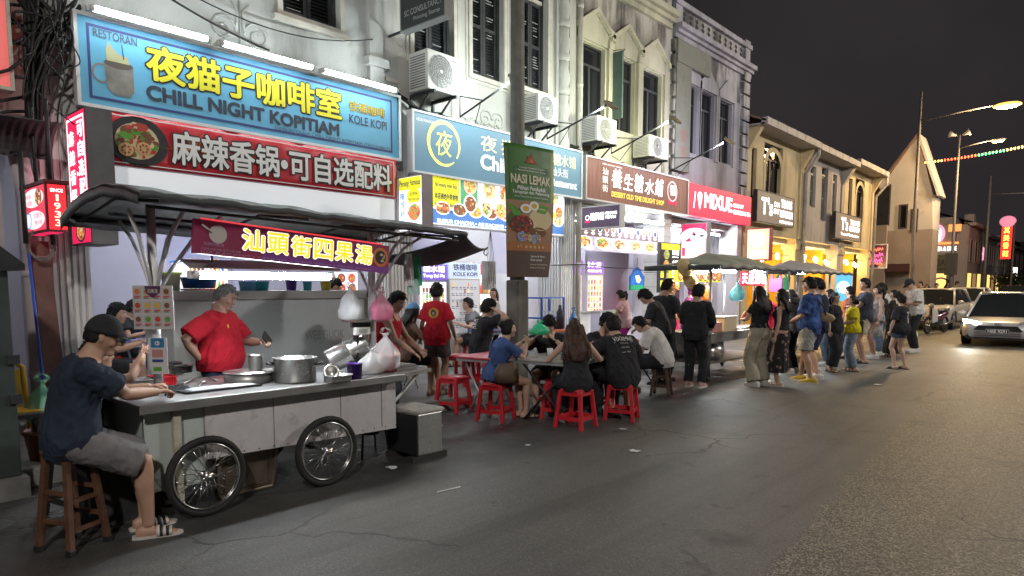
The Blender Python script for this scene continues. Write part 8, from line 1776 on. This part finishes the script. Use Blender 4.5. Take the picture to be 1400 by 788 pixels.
def bike(x,y,rz):
 t=thing('motorbike','maroon and white underbone motorbike parked by the white cars','motorbike',(x,y,0),rz); MAR=mat('bike_maroon',(.16,.02,.04),.3,.2,coat=.5)
 for yy in(-.62,.60):
  w=MB(); w.tube([(0,yy+.255*cos(a),.29+.255*sin(a))for a in np.linspace(0,2*pi,25)[:-1]],.04,RUB,8,closed=True); o=w.build('wheel',t,local=True); r=MB()
  for k in range(12):a=k*pi/6; r.tube([(.02 if k%2 else-.02,yy,.29),(0,yy+.225*cos(a),.29+.225*sin(a))],.005,CHR,4)
  r.tube([(-.07,yy,.29),(.07,yy,.29)],.03,CHR,8); r.build('spokes',o,local=True)
 mb=MB(); mb.loft([[V3((s*a,yy,z))for s,a,z in((1,.04,z0),(1,hw,zc),(1,.05,z1),(-1,.05,z1),(-1,hw,zc),(-1,.04,z0))]for yy,hw,z0,zc,z1 in((-.40,.10,.5,.7,.95),(-.2,.07,.42,.5,.62),(.1,.09,.40,.52,.66),(.45,.11,.48,.62,.76),(.78,.05,.62,.68,.74))],MAR); mb.build('body',t,local=True)
 mb=MB(); mb.loft([[V3((s*a,yy,z))for s,a,z in((1,hw,z0),(1,hw*.8,z1),(-1,hw*.8,z1),(-1,hw,z0))]for yy,hw,z0,z1 in((-.02,.08,.72,.78),(.2,.13,.74,.80),(.7,.12,.78,.84))],TRIMK); mb.build('seat',t,local=True)
 mb=MB()
 for s in(-1,1):mb.poly([(s*.05,-.46,.88),(s*.20,-.40,.80),(s*.19,-.36,.42),(s*.06,-.42,.36)][::s],PLW,(0,-1,0),.02)
 mb.build('leg_shield',t,local=True)
 mb=MB(); mb.tube([(0,-.36,.98),(0,-.48,.62),(0,-.50,.60)],.03,TRIMK,8); [mb.tube([(s*.06,-.47,.62),(s*.06,-.62,.29)],.02,CHR,6)for s in(-1,1)]; mb.tube([(-.08,-.62+.0,.60),(0,-.72,.56),(.08,-.62,.60)],.03,MAR,6); mb.build('fork',t,local=True)
 mb=MB(); mb.tube([(-.34,-.24,1.0),(-.12,-.34,.99),(.12,-.34,.99),(.34,-.24,1.0)],.014,TRIMK,7); [mb.tube([(s*.2,-.32,1.0),(s*.27,-.36,1.18)],.007,TRIMK,5)for s in(-1,1)]; [mb.ell((s*.28,-.36,1.21),(.06,.015,.04),TRIMK,10,6)for s in(-1,1)]; mb.build('handlebar',t,local=True)
 mb=MB(); mb.ell((0,-.44,.96),(.10,.06,.08),HLOFF,12,8); mb.build('headlight',t,local=True)
 mb=MB(); mb.tube([(.12,.0,.30),(.13,.35,.30),(.13,.85,.38)],[.03,.035,.045],CHR,8); mb.build('exhaust',t,local=True); mb=MB(); mb.tube([(-.1,.1,.3),(-.2,.2,.03)],.012,DKM,5); mb.b2((-.1,-.15,.22),(.1,.2,.45),DKM); mb.build('engine',t,local=True)
g=G(1276,457); bike(g[0]-.05,g[1]+.7,radians(-14))
# ------------------------------------------------------------------ the people
C=cloth; NVY=C('cloth_navy',(.024,.033,.052)); CBLK=C('cloth_black',(.027,.027,.031)); CRED=C('cloth_red',(.48,.018,.035)); GRYS=C('cloth_grey_short',(.16,.155,.16)); CWHT=C('cloth_white',(.62,.60,.57)); DEN=C('denim',(.10,.14,.20),.35); DENL=C('denim_light',(.20,.25,.30),.4); OLV=C('cloth_olive_black',(.035,.032,.022)); CBLU=C('cloth_blue',(.055,.095,.24)); CHAR=C('cloth_charcoal',(.048,.049,.050)); CDK=C('cloth_dark',(.040,.041,.048)); BEI=C('cloth_beige',(.40,.36,.28)); PNK=C('cloth_pink',(.58,.36,.38)); MAG=C('cloth_magenta',(.38,.02,.22))
SLW=mat('slide_white',(.55,.52,.48),.6); SNW=mat('sneaker_white',(.6,.58,.55),.6); SNY=mat('sneaker_yellow',(.50,.33,.02),.6); SNB=mat('sneaker_black',(.02,.02,.022),.6); LTH=mat('sandal_brown',(.12,.07,.04),.6)
SEAT=lambda h,s:(h+.085)/s
def sit(label,x,y,yaw,h,H,zb=0,kf=.44,spread=.11,**k):
 s=H/1.72; kk=dict(pel=(0,-.02,(h+.085)/s),feet=((-spread,kf,.08,8),(spread,kf,.08,-8)),lean=10,curl=14,vox=.0115); kk.update(k)
 return person(label,(x,y,zb),yaw,H,**kk)
p1=sit('man in black cap, navy tee and grey shorts seated on the wooden stool',SW[0]-.03,SW[1]+.02,-14,(.62),1.71,kf=.37,spread=.10,lean=8,curl=20,head=(-6,18),hands=((-.26,.46,.93),(-.06,.48,.92)),elbows=((-.6,-.2,-.8),(.7,-.2,-.8)),top=('tee',NVY,dict(hem=-.14,sl=.72,thick=.016,crump=.012)),bottom=('shorts',GRYS,dict(q=.93,thick=.022,crump=.010)),shoes=('slide',BLK,SLW),hat=('cap',CBLK),hair='crop',vox=.008,fat=.02,grip=(.9,.7))
sit('bare forearmed diner mostly hidden behind the man in the black cap',-5.42,1.52,-20,.46,1.62,kf=.40,lean=8,hands=((-.1,.35,.72),(-.06,.43,1.17)),top=('tee',CBLK),bottom=('shorts',CDK),skin=1,face=False,shoes=('slide',CBLK,PLK)); stool('black plastic stool hidden behind the seated man in the black cap',-5.42,1.50,.2,None,PLK)
pv=person('grey haired stout man in a bright red tee checking his phone behind the cart',(-6.08,2.84,0),-58,1.67,'m',lean=3,fat=.075,head=(8,24),feet=((-.12,0,.08,8),(.12,0,.08,-8)),hands=((-.12,.36,1.13),(.235,-.05,1.00)),elbows=((-.6,-.5,-.6),(1,-.35,.05)),top=('tee',CRED,dict(hem=-.06,sl=.86,thick=.016,crump=.012)),bottom=('trousers',C('cloth_navy_trouser',(.03,.045,.09)),dict(q=1.95)),shoes=('sneaker',SNB,PLK),hair='crop',hairm=HAIRG,vox=.0075,skin=1,grip=(.75,.35))
w=to_world(pv,pv['arms'][0][2]+(pv['arms'][0][2]-pv['arms'][0][1]).normalized()*.09+V3((0,.0,.03)))
t=thing('phone','black mobile phone held up in the vendor left hand','phone',w); mb=MB(); mb.box(w,(.012,.078,.155),PLK,radians(-58+90),radians(50)); mb.build('body',t,bevel=.004)
print_on(pv,lambda mb,fr:discg(mb,fr,-.10,0,.018,YEL,.001),.36,.1,.1,back=False,name='badge')
sit('woman in a black tank top seated with her back turned at the blue table',-7.15,4.5,20,.46,1.62,.146,sex='f',lean=8,curl=10,top=('tank',CBLK,dict(thick=.006)),bottom=('trousers',CDK,dict(q=1.9)),hair='long',long=.16,hands=((-.2,.32,.85),(.2,.36,.92)),face=False,shoes=('sandal',LTH),skin=1)
person('man in a dark tee and light jeans standing by the wall posters',(-8.3,5.45,.146),-60,1.62,'m',lean=6,head=(-10,30),hands=((-.12,.38,.98),(.14,.40,.98)),top=('tee',C('cloth_slate',(.045,.05,.065))),bottom=('trousers',DENL,dict(q=1.95)),shoes=('sneaker',SNW))
pr=person('stall hand in a red apron half hidden by the far cart post',(-6.15,4.78,0),-60,1.60,'m',lean=10,head=(-5,26),hands=((-.15,.38,.95),(.15,.40,.95)),top=('tank',CRED,dict(hem=-.13,thick=.014)),bottom=('trousers',CDK,dict(q=1.9)),shoes=('sandal',CBLK,PLK))
sit('woman in a light blue cap and bare shoulders seated facing away',-7.15,5.92,-20,.46,1.6,.146,sex='f',lean=4,hair='long',long=.24,hat=('cap',C('cloth_cap_blue',(.16,.32,.58))),top=('tank',C('cloth_tan_top',(.33,.2,.15)),dict(thick=.005)),bottom=('shorts',CBLK),hands=((-.15,.38,.85),(.15,.4,.85)),skin=1,face=False,shoes=('sandal',LTH))
pb=person('short haired woman in a red tee with a round yellow back badge',(-6.80,6.14,.146),28,1.52,'f',lean=2,head=(6,0),hair='mop',top=('tee',CRED,dict(hem=-.17,sl=.85,thick=.018,flare=.035,crump=.012)),bottom=('shorts',C('cloth_patterned',(.10,.09,.09),.9),dict(q=.72,thick=.022)),shoes=('sandal',LTH),skin=2,face=False,fat=.02)
print_on(pb,lambda mb,fr:(discg(mb,fr,0,0,.078,mat('print_mustard',(.58,.36,.05),.7),.001),discg(mb,fr,0,0,.045,mat('print_dark_brown',(.06,.05,.05),.7),.004),discg(mb,fr,.0,-.005,.022,mat('print_ash',(.35,.33,.3),.7),.007),text(mb,fr,'UNCLE',-.045,.048,.045,.064,BLK,.008,.02),text(mb,fr,'KOPI',-.03,-.066,.03,-.052,BLK,.008,.02)),.31,.1,.1,True,'back_badge')
pe=sit('man in black tee printed EAT EAT EAT seated holding a phone to his face',-7.0,7.2,-18,.46,1.68,.146,lean=6,head=(-12,8),hands=((-.2,.35,.8),(.16,.16,1.14)),elbows=((-.5,-.6,-.4),(.6,-.1,-.9)),top=('tee',CBLK,dict(hem=-.12,thick=.016)),bottom=('trousers',CBLK,dict(q=1.95)),hair='mop',shoes=('sneaker',SNB,PLK),face=False,skin=1); dup(S0,(-7.0,7.2,.146),.2,'red plastic stool under the man with EAT printed on his back')
print_on(pe,lambda mb,fr:[text(mb,fr,'EAT.',-.07,.05-.055*k,.07,.093-.055*k,WHT,.005,.03)for k in range(3)],.33,.1,.1,True,'back_lettering')
person('woman in a white top and dark trousers standing on the arcade step',(-7.95,8.5,.146),160,1.46,'f',lean=0,head=(35,-6),hair='pony',hairm=HAIRB,long=.16,top=('tee',CWHT,dict(hem=.02,sl=.5,thick=.006,flare=.0)),bottom=('trousers',CBLK,dict(q=1.95,waist=.14)),shoes=('sneaker',SNW),skin=1)
sit('man in a dark tee seated at the near table inside the lavender shop',-8.9,2.75,-25,.46,1.72,.146,lean=12,head=(-8,10),hands=((-.2,.42,.8),(.2,.42,.8)),top=('tee',CDK,dict(sl=.7)),bottom=('shorts',CBLK),shoes=('sneaker',SNB,PLK)); dup(S0,(-8.9,2.75,.146),0,'red plastic stool under the near diner inside the lavender shop')
sit('diner in black seated at the table deep in the lavender shop',-11.0,3.7,-40,.46,1.70,.146,lean=10,head=(0,12),hands=((-.2,.42,.8),(.2,.42,.8)),top=('tee',CBLK),bottom=('trousers',CBLK,dict(q=1.9))); dup(S0,(-11.0,3.7,.146),0,'red plastic stool deep inside the lavender shop')
b=ST[1]; pw=sit('woman in a blue tee with her hair in a bun seated on a red stool',b[0],b[1],-22,.46,1.60,sex='f',kf=.40,spread=.07,lean=14,curl=12,head=(-12,4),hair='bun',hands=((-.15,.44,.98),(.12,.38,1.0)),elbows=((-.5,-.5,-.6),(.5,-.3,-.9)),top=('tee',CBLU,dict(hem=-.06,sl=.75,thick=.008)),bottom=('shorts',CBLK,dict(q=.45,thick=.010)),shoes=('sandal',LTH,PLK),skin=1,fat=.02,vox=.009)
b=ST[2]; pl=sit('woman with long wavy brown hair and black dress on a red stool',b[0],b[1],44,.46,1.64,sex='f',kf=.36,lean=10,curl=12,head=(0,8),hair='long',hairm=HAIRB,long=.40,hands=((-.22,.34,.86),(.22,.36,.86)),top=('strap',CBLK,dict(hem=-.13,thick=.008)),bottom=('trousers',CBLK,dict(q=1.85,wd=.04,thick=.03)),shoes=('sneaker',SNW),skin=1,face=False,vox=.009)
b=ST[3]; px_=sit('man in a charcoal tee with white printed back seated on the last red stool',b[0],b[1],62,.46,1.74,kf=.42,lean=18,curl=16,head=(-4,10),hands=((-.2,.42,.86),(.2,.42,.86)),top=('tee',CHAR,dict(hem=-.15,sl=.85,thick=.020,crump=.013)),bottom=('trousers',CBLK,dict(q=1.95,thick=.024)),shoes=('sneaker',SNB,PLK),face=True,skin=1,vox=.009)
print_on(px_,lambda mb,fr:(text(mb,fr,'VIXXMNS',-.13,.06,.13,.125,mat('print_offwhite',(.55,.53,.5),.7),.005,.02),[text(mb,fr,wd,-.06,z,.05,z+.016,mat('print_offwhite',(.55,.53,.5),.7),.005,.01)for wd,z in(('sportive',.02),('club',-.03),('est 94',-.09))],rect(mb,fr,-.13,.045,.12,.050,mat('print_offwhite',(.55,.53,.5),.7),.005)),.30,.1,.1,True,'back_lettering')
sit('man in a black beanie and black tee eating from a jade bowl across the table',-5.55,7.05,205,.46,1.70,lean=18,curl=10,head=(10,26),hands=((-.14,.36,.93),(.16,.36,.95)),top=('long',CBLK),bottom=('shorts',CDK),hat=None,hair='mop',shoes=('sneaker',SNB,PLK),skin=1)
sit('man seated behind the beanie diner, face turned towards the charcoal tee',-5.0,7.35,250,.46,1.72,lean=8,head=(10,12),hands=((-.2,.35,.85),(.2,.35,.85)),top=('tee',CBLK),bottom=('shorts',CDK),shoes=('sneaker',SNB,PLK),skin=1)
for k,(x,y,l)in enumerate(((-5.55,7.05,'red plastic stool under the beanie diner'),(-5.0,7.38,'red plastic stool behind the pale dining table'))):dup(S0,(x,y,0),.2,l)
person('woman in a pink tee and magenta trousers reading a small book by the violet stall',(-6.75,10.75,.146),112,1.44,'f',lean=6,head=(0,22),hair='pony',long=.2,hands=((-.10,.36,1.16),(.10,.38,1.14)),elbows=((-.6,-.2,-.8),(.6,-.2,-.8)),top=('tee',PNK,dict(hem=-.1,sl=.6)),bottom=('trousers',MAG,dict(q=1.95)),shoes=('sandal',LTH),fat=.03)
w=PX(838,427,-6.85); t=thing('order_pad','small pale order pad held by the woman in pink','pad',w); mb=MB(); mb.box(w,(.10,.14,.02),mat('paper_pale',(.62,.62,.5),.7),radians(20),radians(25)); mb.build('pad',t)
sit('young man in a white tee bent over his phone on the dark stool',-4.98,8.95,112,.47,1.68,kf=.42,lean=22,curl=24,head=(0,38),hands=((-.12,.42,.82),(.12,.42,.82)),top=('tee',CWHT,dict(hem=-.14,sl=.8,thick=.018,crump=.006)),bottom=('shorts',CBLK,dict(q=.85,thick=.024)),shoes=('sneaker',SNB,PLK),hair='short',skin=1)
person('man in black leaning over beside the seated white tee',(-5.55,9.95,0),110,1.66,'m',lean=18,curl=14,head=(0,34),hands=((-.15,.40,.95),(.15,.42,.95)),top=('tee',CDK,dict(sl=.8)),bottom=('trousers',CBLK,dict(q=1.95)),shoes=('sneaker',SNB,PLK),hair='mop',skin=1)
person('tall man in a dark tee standing behind the leaning man, face towards the hats',(-5.75,10.35,0),-10,1.76,'m',lean=3,head=(-20,8),hands=(None,(.18,.3,1.0)),top=('tee',C('cloth_dusk',(.03,.033,.04)),dict(sl=.8)),bottom=('trousers',CBLK,dict(q=1.95)),shoes=('sneaker',SNB,PLK),hair='short',skin=0)
person('person in a black jacket and black trousers seen from behind at the second cart',(-4.98,9.98,0),8,1.66,'m',lean=4,head=(-6,10),hands=((-.16,.32,.98),(.16,.34,1.0)),top=('long',CBLK,dict(hem=-.15,sl=1.8,thick=.022)),bottom=('trousers',CBLK,dict(q=1.97)),shoes=('sneaker',mat('sneaker_rose',(.42,.26,.24),.6),SNW),hair='mop',face=False,skin=1)
person('hawker in dark clothes facing out behind the second cart',(-6.45,11.7,.146),-80,1.58,'m',lean=8,head=(0,18),hands=((-.15,.35,.95),(.15,.35,.95)),top=('tee',CDK),bottom=('trousers',CBLK,dict(q=1.9)),hat=('cap',mat('cap_orange',(.6,.2,.05),.8)))
person('hawker in a plum headscarf and plum top behind the red banner',(-6.45,12.6,.146),-85,1.50,'f',lean=6,head=(0,14),hair='bun',hairm=C('cloth_plum',(.22,.04,.14)),hands=((-.15,.35,.95),(.15,.35,.95)),top=('long',C('cloth_plum',(.22,.04,.14)),dict(sl=1.6)),bottom=('skirt',C('cloth_plum',(.22,.04,.14)),dict(hem=.2)),skin=1)
pbg=person('long haired woman in a black tee and wide beige trousers',(-4.28,10.84,0),66,1.645,'f',lean=1,head=(12,6),hair='long',long=.36,hands=((-.16,.26,1.12),(.1,.30,1.12)),elbows=((-.6,-.3,-.8),(.6,-.3,-.8)),top=('tee',CBLK,dict(hem=.05,sl=.55,thick=.008,flare=0)),bottom=('wide',BEI,dict(q=1.97,wd=.035,thick=.022,crump=.014,waist=.13)),shoes=('sneaker',SNW),skin=1)
pf=person('woman in a sleeveless black top and long floral skirt behind the beige trousers',(-4.02,11.08,0),98,1.595,'f',lean=1,head=(4,-4),hair='long',long=.30,hands=(None,(.12,.22,.84)),top=('tank',CBLK,dict(hem=.04,thick=.007,flare=0)),bottom=('skirt',CBLK,dict(hem=.24,wb=.21,fold=.06,crump=.006)),shoes=('sandal',SLW,SLW),skin=1)
def floral():
 m=mat('cloth_floral',(.02,.018,.018),.9); nt=m.node_tree; b_=nt.nodes['Principled BSDF']; tc=nt.nodes.new('ShaderNodeTexCoord'); v=nt.nodes.new('ShaderNodeTexVoronoi'); v.inputs['Scale'].default_value=11; r=nt.nodes.new('ShaderNodeValToRGB'); r.color_ramp.elements[0].position=.22; r.color_ramp.elements[1].position=.34; r.color_ramp.elements[0].color=(.30,.17,.15,1); r.color_ramp.elements[1].color=(.018,.015,.016,1)
 nt.links.new(tc.outputs['Object'],v.inputs[0]); nt.links.new(v.outputs['Distance'],r.inputs[0]); nt.links.new(r.outputs[0],b_.inputs['Base Color']); return m
pf['bottom'].data.materials[0]=floral()
pq=person('man in a blue printed shirt, grey shorts and yellow trainers',(-3.80,11.75,0),88,1.775,'m',lean=0,fat=.045,head=(8,6),feet=((-.14,-.10,.08,6),(.13,.16,.08,-6)),hands=((-.1,.25,1.0),(.26,.0,.82)),top=('tee',C('cloth_blue_print',(.045,.085,.24),.75),dict(hem=-.16,sl=.85,thick=.020,crump=.012)),bottom=('shorts',C('cloth_ash_short',(.36,.35,.33)),dict(q=.86,thick=.028,crump=.012)),shoes=('sneaker',SNY,SNW),skin=0)
w=to_world(pq,(.16,-.20,1.06)); t=thing('sling_bag','tan sling bag worn across the blue printed shirt','bag',w); mb=MB(); Mr=Matrix.Rotation(radians(-2),3,'Z')@Matrix.Rotation(radians(14),3,'Y'); mb.loft([[V3(w)+Mr@V3((a*c_,d,b*c_))for a,b in((-.12,.05),(-.05,.075),(.08,.06),(.13,.02),(.09,-.06),(-.06,-.075),(-.12,-.04))]for c_,d in((.8,-.05),(1,-.03),(1,.03),(.8,.05))],mat('bag_tan',(.36,.26,.14),.7,0,.15,8,.2,60)); mb.build('pouch',t); mb=MB(); mb.tube([to_world(pq,q)for q in((.12,-.20,1.10),(.0,-.19,1.25),(-.13,-.06,1.44),(-.15,.08,1.40))],.013,mat('strap_dark',(.05,.04,.03),.7),6); mb.build('strap',t)
person('man in a navy shirt and navy shorts just behind the blue printed shirt',(-3.86,12.35,0),92,1.77,'m',lean=0,head=(14,4),top=('tee',NVY,dict(hem=-.14,thick=.016)),bottom=('shorts',C('cloth_indigo',(.03,.035,.08)),dict(q=.9,thick=.022)),shoes=('sneaker',SNW,SNW),skin=1)
person('tall man in a dark tee, third head in the queue behind the navy shirt',(-4.15,13.1,0),84,1.79,'m',lean=0,head=(8,0),top=('tee',CDK),bottom=('trousers',CBLK,dict(q=1.95)),shoes=('sneaker',SNB,PLK),skin=1)
person('hawker in a crimson tee bending at the third cart behind the blue shirt',(-5.05,13.6,0),120,1.60,'m',lean=24,head=(0,20),hands=((-.15,.45,.92),(.15,.45,.92)),top=('tee',C('cloth_crimson',(.55,.02,.07))),bottom=('trousers',CDK,dict(q=1.9)),shoes=('sandal',CBLK,PLK))
person('woman in a loose black dress facing back along the queue',(-3.98,13.6,0),-95,1.52,'f',lean=0,fat=.05,head=(-20,0),hair='long',long=.16,top=('tee',CBLK,dict(hem=-.12,sl=.95,thick=.022)),bottom=('wide',CBLK,dict(q=1.85,wd=.03,thick=.03)),shoes=('sandal',LTH,LTH),skin=1)
py_=person('woman in a yellow tee and light jeans with a black shoulder bag',(-3.72,13.95,0),112,1.47,'f',lean=2,fat=.03,head=(10,-4),hair='long',long=.10,hands=((-.16,.26,1.06),(.14,.24,1.0)),top=('tee',C('cloth_yellow',(.62,.52,.02)),dict(hem=-.08,sl=.75)),bottom=('trousers',DENL,dict(q=1.95,thick=.022)),shoes=('sandal',LTH,LTH),skin=1)
w=to_world(py_,(.22,-.08,.98)); t=thing('shoulder_bag','black shoulder bag on the woman in yellow','bag',w); mb=MB(); mb.box(w,(.26,.10,.24),CBLK,radians(25)); mb.build('pouch',t,bevel=.03); mb=MB(); mb.tube([w+V3((0,-.08,.1)),to_world(py_,(.13,-.05,1.3)),to_world(py_,(.12,0,1.45)),w+V3((0,.09,.1))],.010,CBLK,5); mb.build('strap',t)
person('man in a slate tee and cream shorts with arms folded in the queue',(-3.95,15.6,0),112,1.80,'m',lean=0,head=(14,0),hands=((.02,.25,1.18),(-.04,.28,1.14)),elbows=((-.7,.1,-.7),(.7,.1,-.7)),top=('tee',C('cloth_slate_blue',(.05,.055,.075)),dict(hem=-.12,thick=.016)),bottom=('shorts',C('cloth_cream',(.48,.42,.30)),dict(q=.7,thick=.022)),shoes=('slide',CBLK,PLK),skin=0)
person('woman in a pale patterned dress half hidden by the slate tee',(-4.0,16.8,0),118,1.66,'f',lean=0,head=(10,0),hair='pony',top=('tank',C('cloth_pattern_pale',(.32,.32,.32),.6),dict(hem=-.1,thick=.01)),bottom=('skirt',C('cloth_pattern_pale',(.32,.32,.32),.6),dict(hem=.52,wb=.19)),shoes=('sneaker',SNW),skin=1)
person('person in blue jeans in the tail of the queue behind the patterned dress',(-4.15,17.8,0),110,1.62,'m',lean=0,head=(20,0),top=('tee',CHAR),bottom=('trousers',DEN,dict(q=1.95)),shoes=('sneaker',SNW),skin=1)
person('woman in a long dark olive dress with her hair tied back',(-3.80,17.4,0),108,1.56,'f',lean=0,head=(4,-3),hair='bun',top=('tee',OLV,dict(hem=-.05,sl=.6,thick=.014)),bottom=('skirt',OLV,dict(hem=.10,wb=.26,wt=.15,fold=.06)),shoes=('sandal',CBLK,PLK),skin=1)
pk=person('short haired girl in a black tee with white back print, standing apart on the road',(-3.12,14.9,0),66,1.48,'f',lean=1,fat=.045,head=(10,0),hair='mop',top=('tee',CBLK,dict(hem=-.14,sl=.95,thick=.022,flare=.04)),bottom=('shorts',DEN,dict(q=.42,thick=.016)),shoes=('slide',CBLK,PLK),skin=1)
print_on(pk,lambda mb,fr:(text(mb,fr,'ROSES',.01,.04,.12,.08,WHT,.006,.03),[text(mb,fr,c,.03,-.02-.05*k,.09,.02-.05*k,WHT,.006,.03)for k,c in enumerate('CLUB')]),.28,.1,.1,True,'back_lettering')
pcp=person('tall man in a black cap and white tee ending the queue',(-3.68,19.1,0),128,1.86,'m',lean=6,curl=8,head=(0,34),hands=((-.08,.30,1.12),(.1,.32,1.10)),top=('tee',CWHT,dict(hem=-.12,sl=.8,thick=.018)),bottom=('trousers',CBLK,dict(q=1.96)),shoes=('sneaker',SNW),hat=('cap',CBLK),hair='crop',skin=1)
bag('carrier_bag','white and lime carrier bag by the trousers of the capped man',G(1247,471)+(0,0,.1),.14,.5,mat('bag_lime',(.45,.6,.25),.4,alpha=.95),23)
person('woman in a grey tee half hidden beside the tall third man in the queue',(-4.5,12.9,0),70,1.58,'f',hair='long',long=.2,top=('tee',C('cloth_mid_grey',(.16,.16,.17))),bottom=('trousers',CBLK,dict(q=1.95)),shoes=('sneaker',SNW),skin=1)
person('woman with glasses waiting behind the woman in yellow',(-4.35,14.7,0),100,1.58,'f',hair='pony',top=('tee',C('cloth_ivory',(.5,.48,.42))),bottom=('trousers',DEN,dict(q=1.95)),shoes=('sneaker',SNW),skin=1)
person('person in a rust tee glimpsed between the slate tee and the olive dress',(-4.45,16.4,0),95,1.63,'m',hair='short',top=('tee',C('cloth_rust',(.30,.09,.05))),bottom=('trousers',CBLK,dict(q=1.95)),shoes=('sneaker',SNB,PLK),skin=1)
person('young man in a white tee at the tail of the queue behind the olive dress',(-4.25,18.5,0),120,1.72,'m',head=(0,20),hair='mop',top=('tee',CWHT),bottom=('trousers',DEN,dict(q=1.95)),shoes=('sneaker',SNW),skin=0)
person('stall helper in a white cap and white tee working under the straw hats',(-6.15,10.95,.146),-95,1.56,'m',lean=6,head=(10,20),hands=((-.15,.35,.95),(.15,.35,.95)),hat=('cap',CWHT),hair='crop',top=('tee',C('cloth_mint',(.42,.5,.44))),bottom=('trousers',CDK,dict(q=1.9)),shoes=('sandal',CBLK,PLK),skin=1)
sit('diner in a grey shirt seated inside the arcade beyond the street pole',-8.9,9.0,150,.46,1.66,.146,top=('tee',C('cloth_mid_grey',(.16,.16,.17))),bottom=('shorts',CBLK),hands=((-.2,.4,.82),(.2,.4,.82)),skin=1,shoes=('sandal',CBLK,PLK)); dup(S0,(-8.9,9.0,.146),.1,'red plastic stool inside the arcade beyond the street pole')
for P_,l in((pbg,'phone in a coral case held by the woman in beige trousers'),(pcp,'dark phone held low by the man in the black cap')):
 w=to_world(P_,(P_['arms'][0][2]+P_['arms'][1][2])/2+V3((0,.07,.05))); t=thing('phone',l,'phone',w); mb=MB(); mb.box(w,(.015,.075,.15),mat('phone_coral',(.6,.12,.08),.4)if P_ is pbg else PLK,P_['root'].rotation_euler[2]+1.57,radians(35)); mb.build('body',t,bevel=.004)
for k,(px,Y,H,sx,m_,l)in enumerate(((1259,36,1.72,'m',CDK,'far pedestrian nearest the pale gable house'),(1268,37.5,1.6,'f',CBLK,'second far pedestrian, shorter, by the parked cars'),(1281,40,1.66,'m',C('cloth_brown',(.09,.06,.045)),'far pedestrian in brown between the parked cars'),(1296,44,1.75,'f',CBLK,'far woman with long hair before the amber shopfront'),(1308,43,1.78,'m',CDK,'far man in a cap beside the control pole'))):
 q=PY(px,393,Y); person(l,(q[0],Y,.146),150+20*k,H,sx,top=('tee',m_),bottom=('trousers',CDK,dict(q=1.9)),hair='long' if sx=='f' else 'short',vox=.022,skin=1,hat=('cap',CBLK)if k==4 else None)
def soft_bag(label,c,w,d,h,rz,m,strap=None,sm=None):
 t=thing('shoulder_bag',label,'bag',c); R3=Matrix.Rotation(rz,3,'Z'); mb=MB(); rings=[]
 for z,kw,kd in((0,.62,.5),(.06,.86,.85),(.25,1,1),(.5,.97,.92),(.72,.86,.62),(.86,.76,.40),(.94,.70,.34),(.95,.55,.2)):
  rings.append([V3(c)+R3@V3((q.x*(1+.10*noise.noise(V3((q.x*9,z*3,2)))),q.y*(1+.45*noise.noise(V3((q.x*14,z*5,w*9)))),z*h-h*.5-.05*h*(q.x/w)**2*z))for q in oring(V3((0,0,0)),V3((1,0,0)),V3((0,1,0)),w*kw,d*kd,28,2.6)])
 mb.loft(rings,m); mb.build('pouch',t)
 if strap:mb=MB(); mb.tube(strap,.010,sm,6); mb.build('strap',t)
 return t
w=to_world(pw,(.235,.04,.64)); A=pw['axes']; lp=lambda t_,x,y:to_world(pw,A(t_)[0]+A(t_)[1]*x+A(t_)[2]*y)
soft_bag('brown soft shoulder bag slung at the hip of the woman in blue',w,.15,.075,.25,radians(60),mat('bag_brown',(.095,.058,.036),.55,0,.2,8,.3,40),[w+V3((0,-.05,.10)),lp(.12,.13,-.10),lp(.28,.02,-.155),lp(.40,-.07,-.13),lp(.452,-.10,-.02),lp(.40,-.08,.12)],mat('strap_blue',(.03,.045,.10),.7))
bpy.data.scenes.remove(TMP)
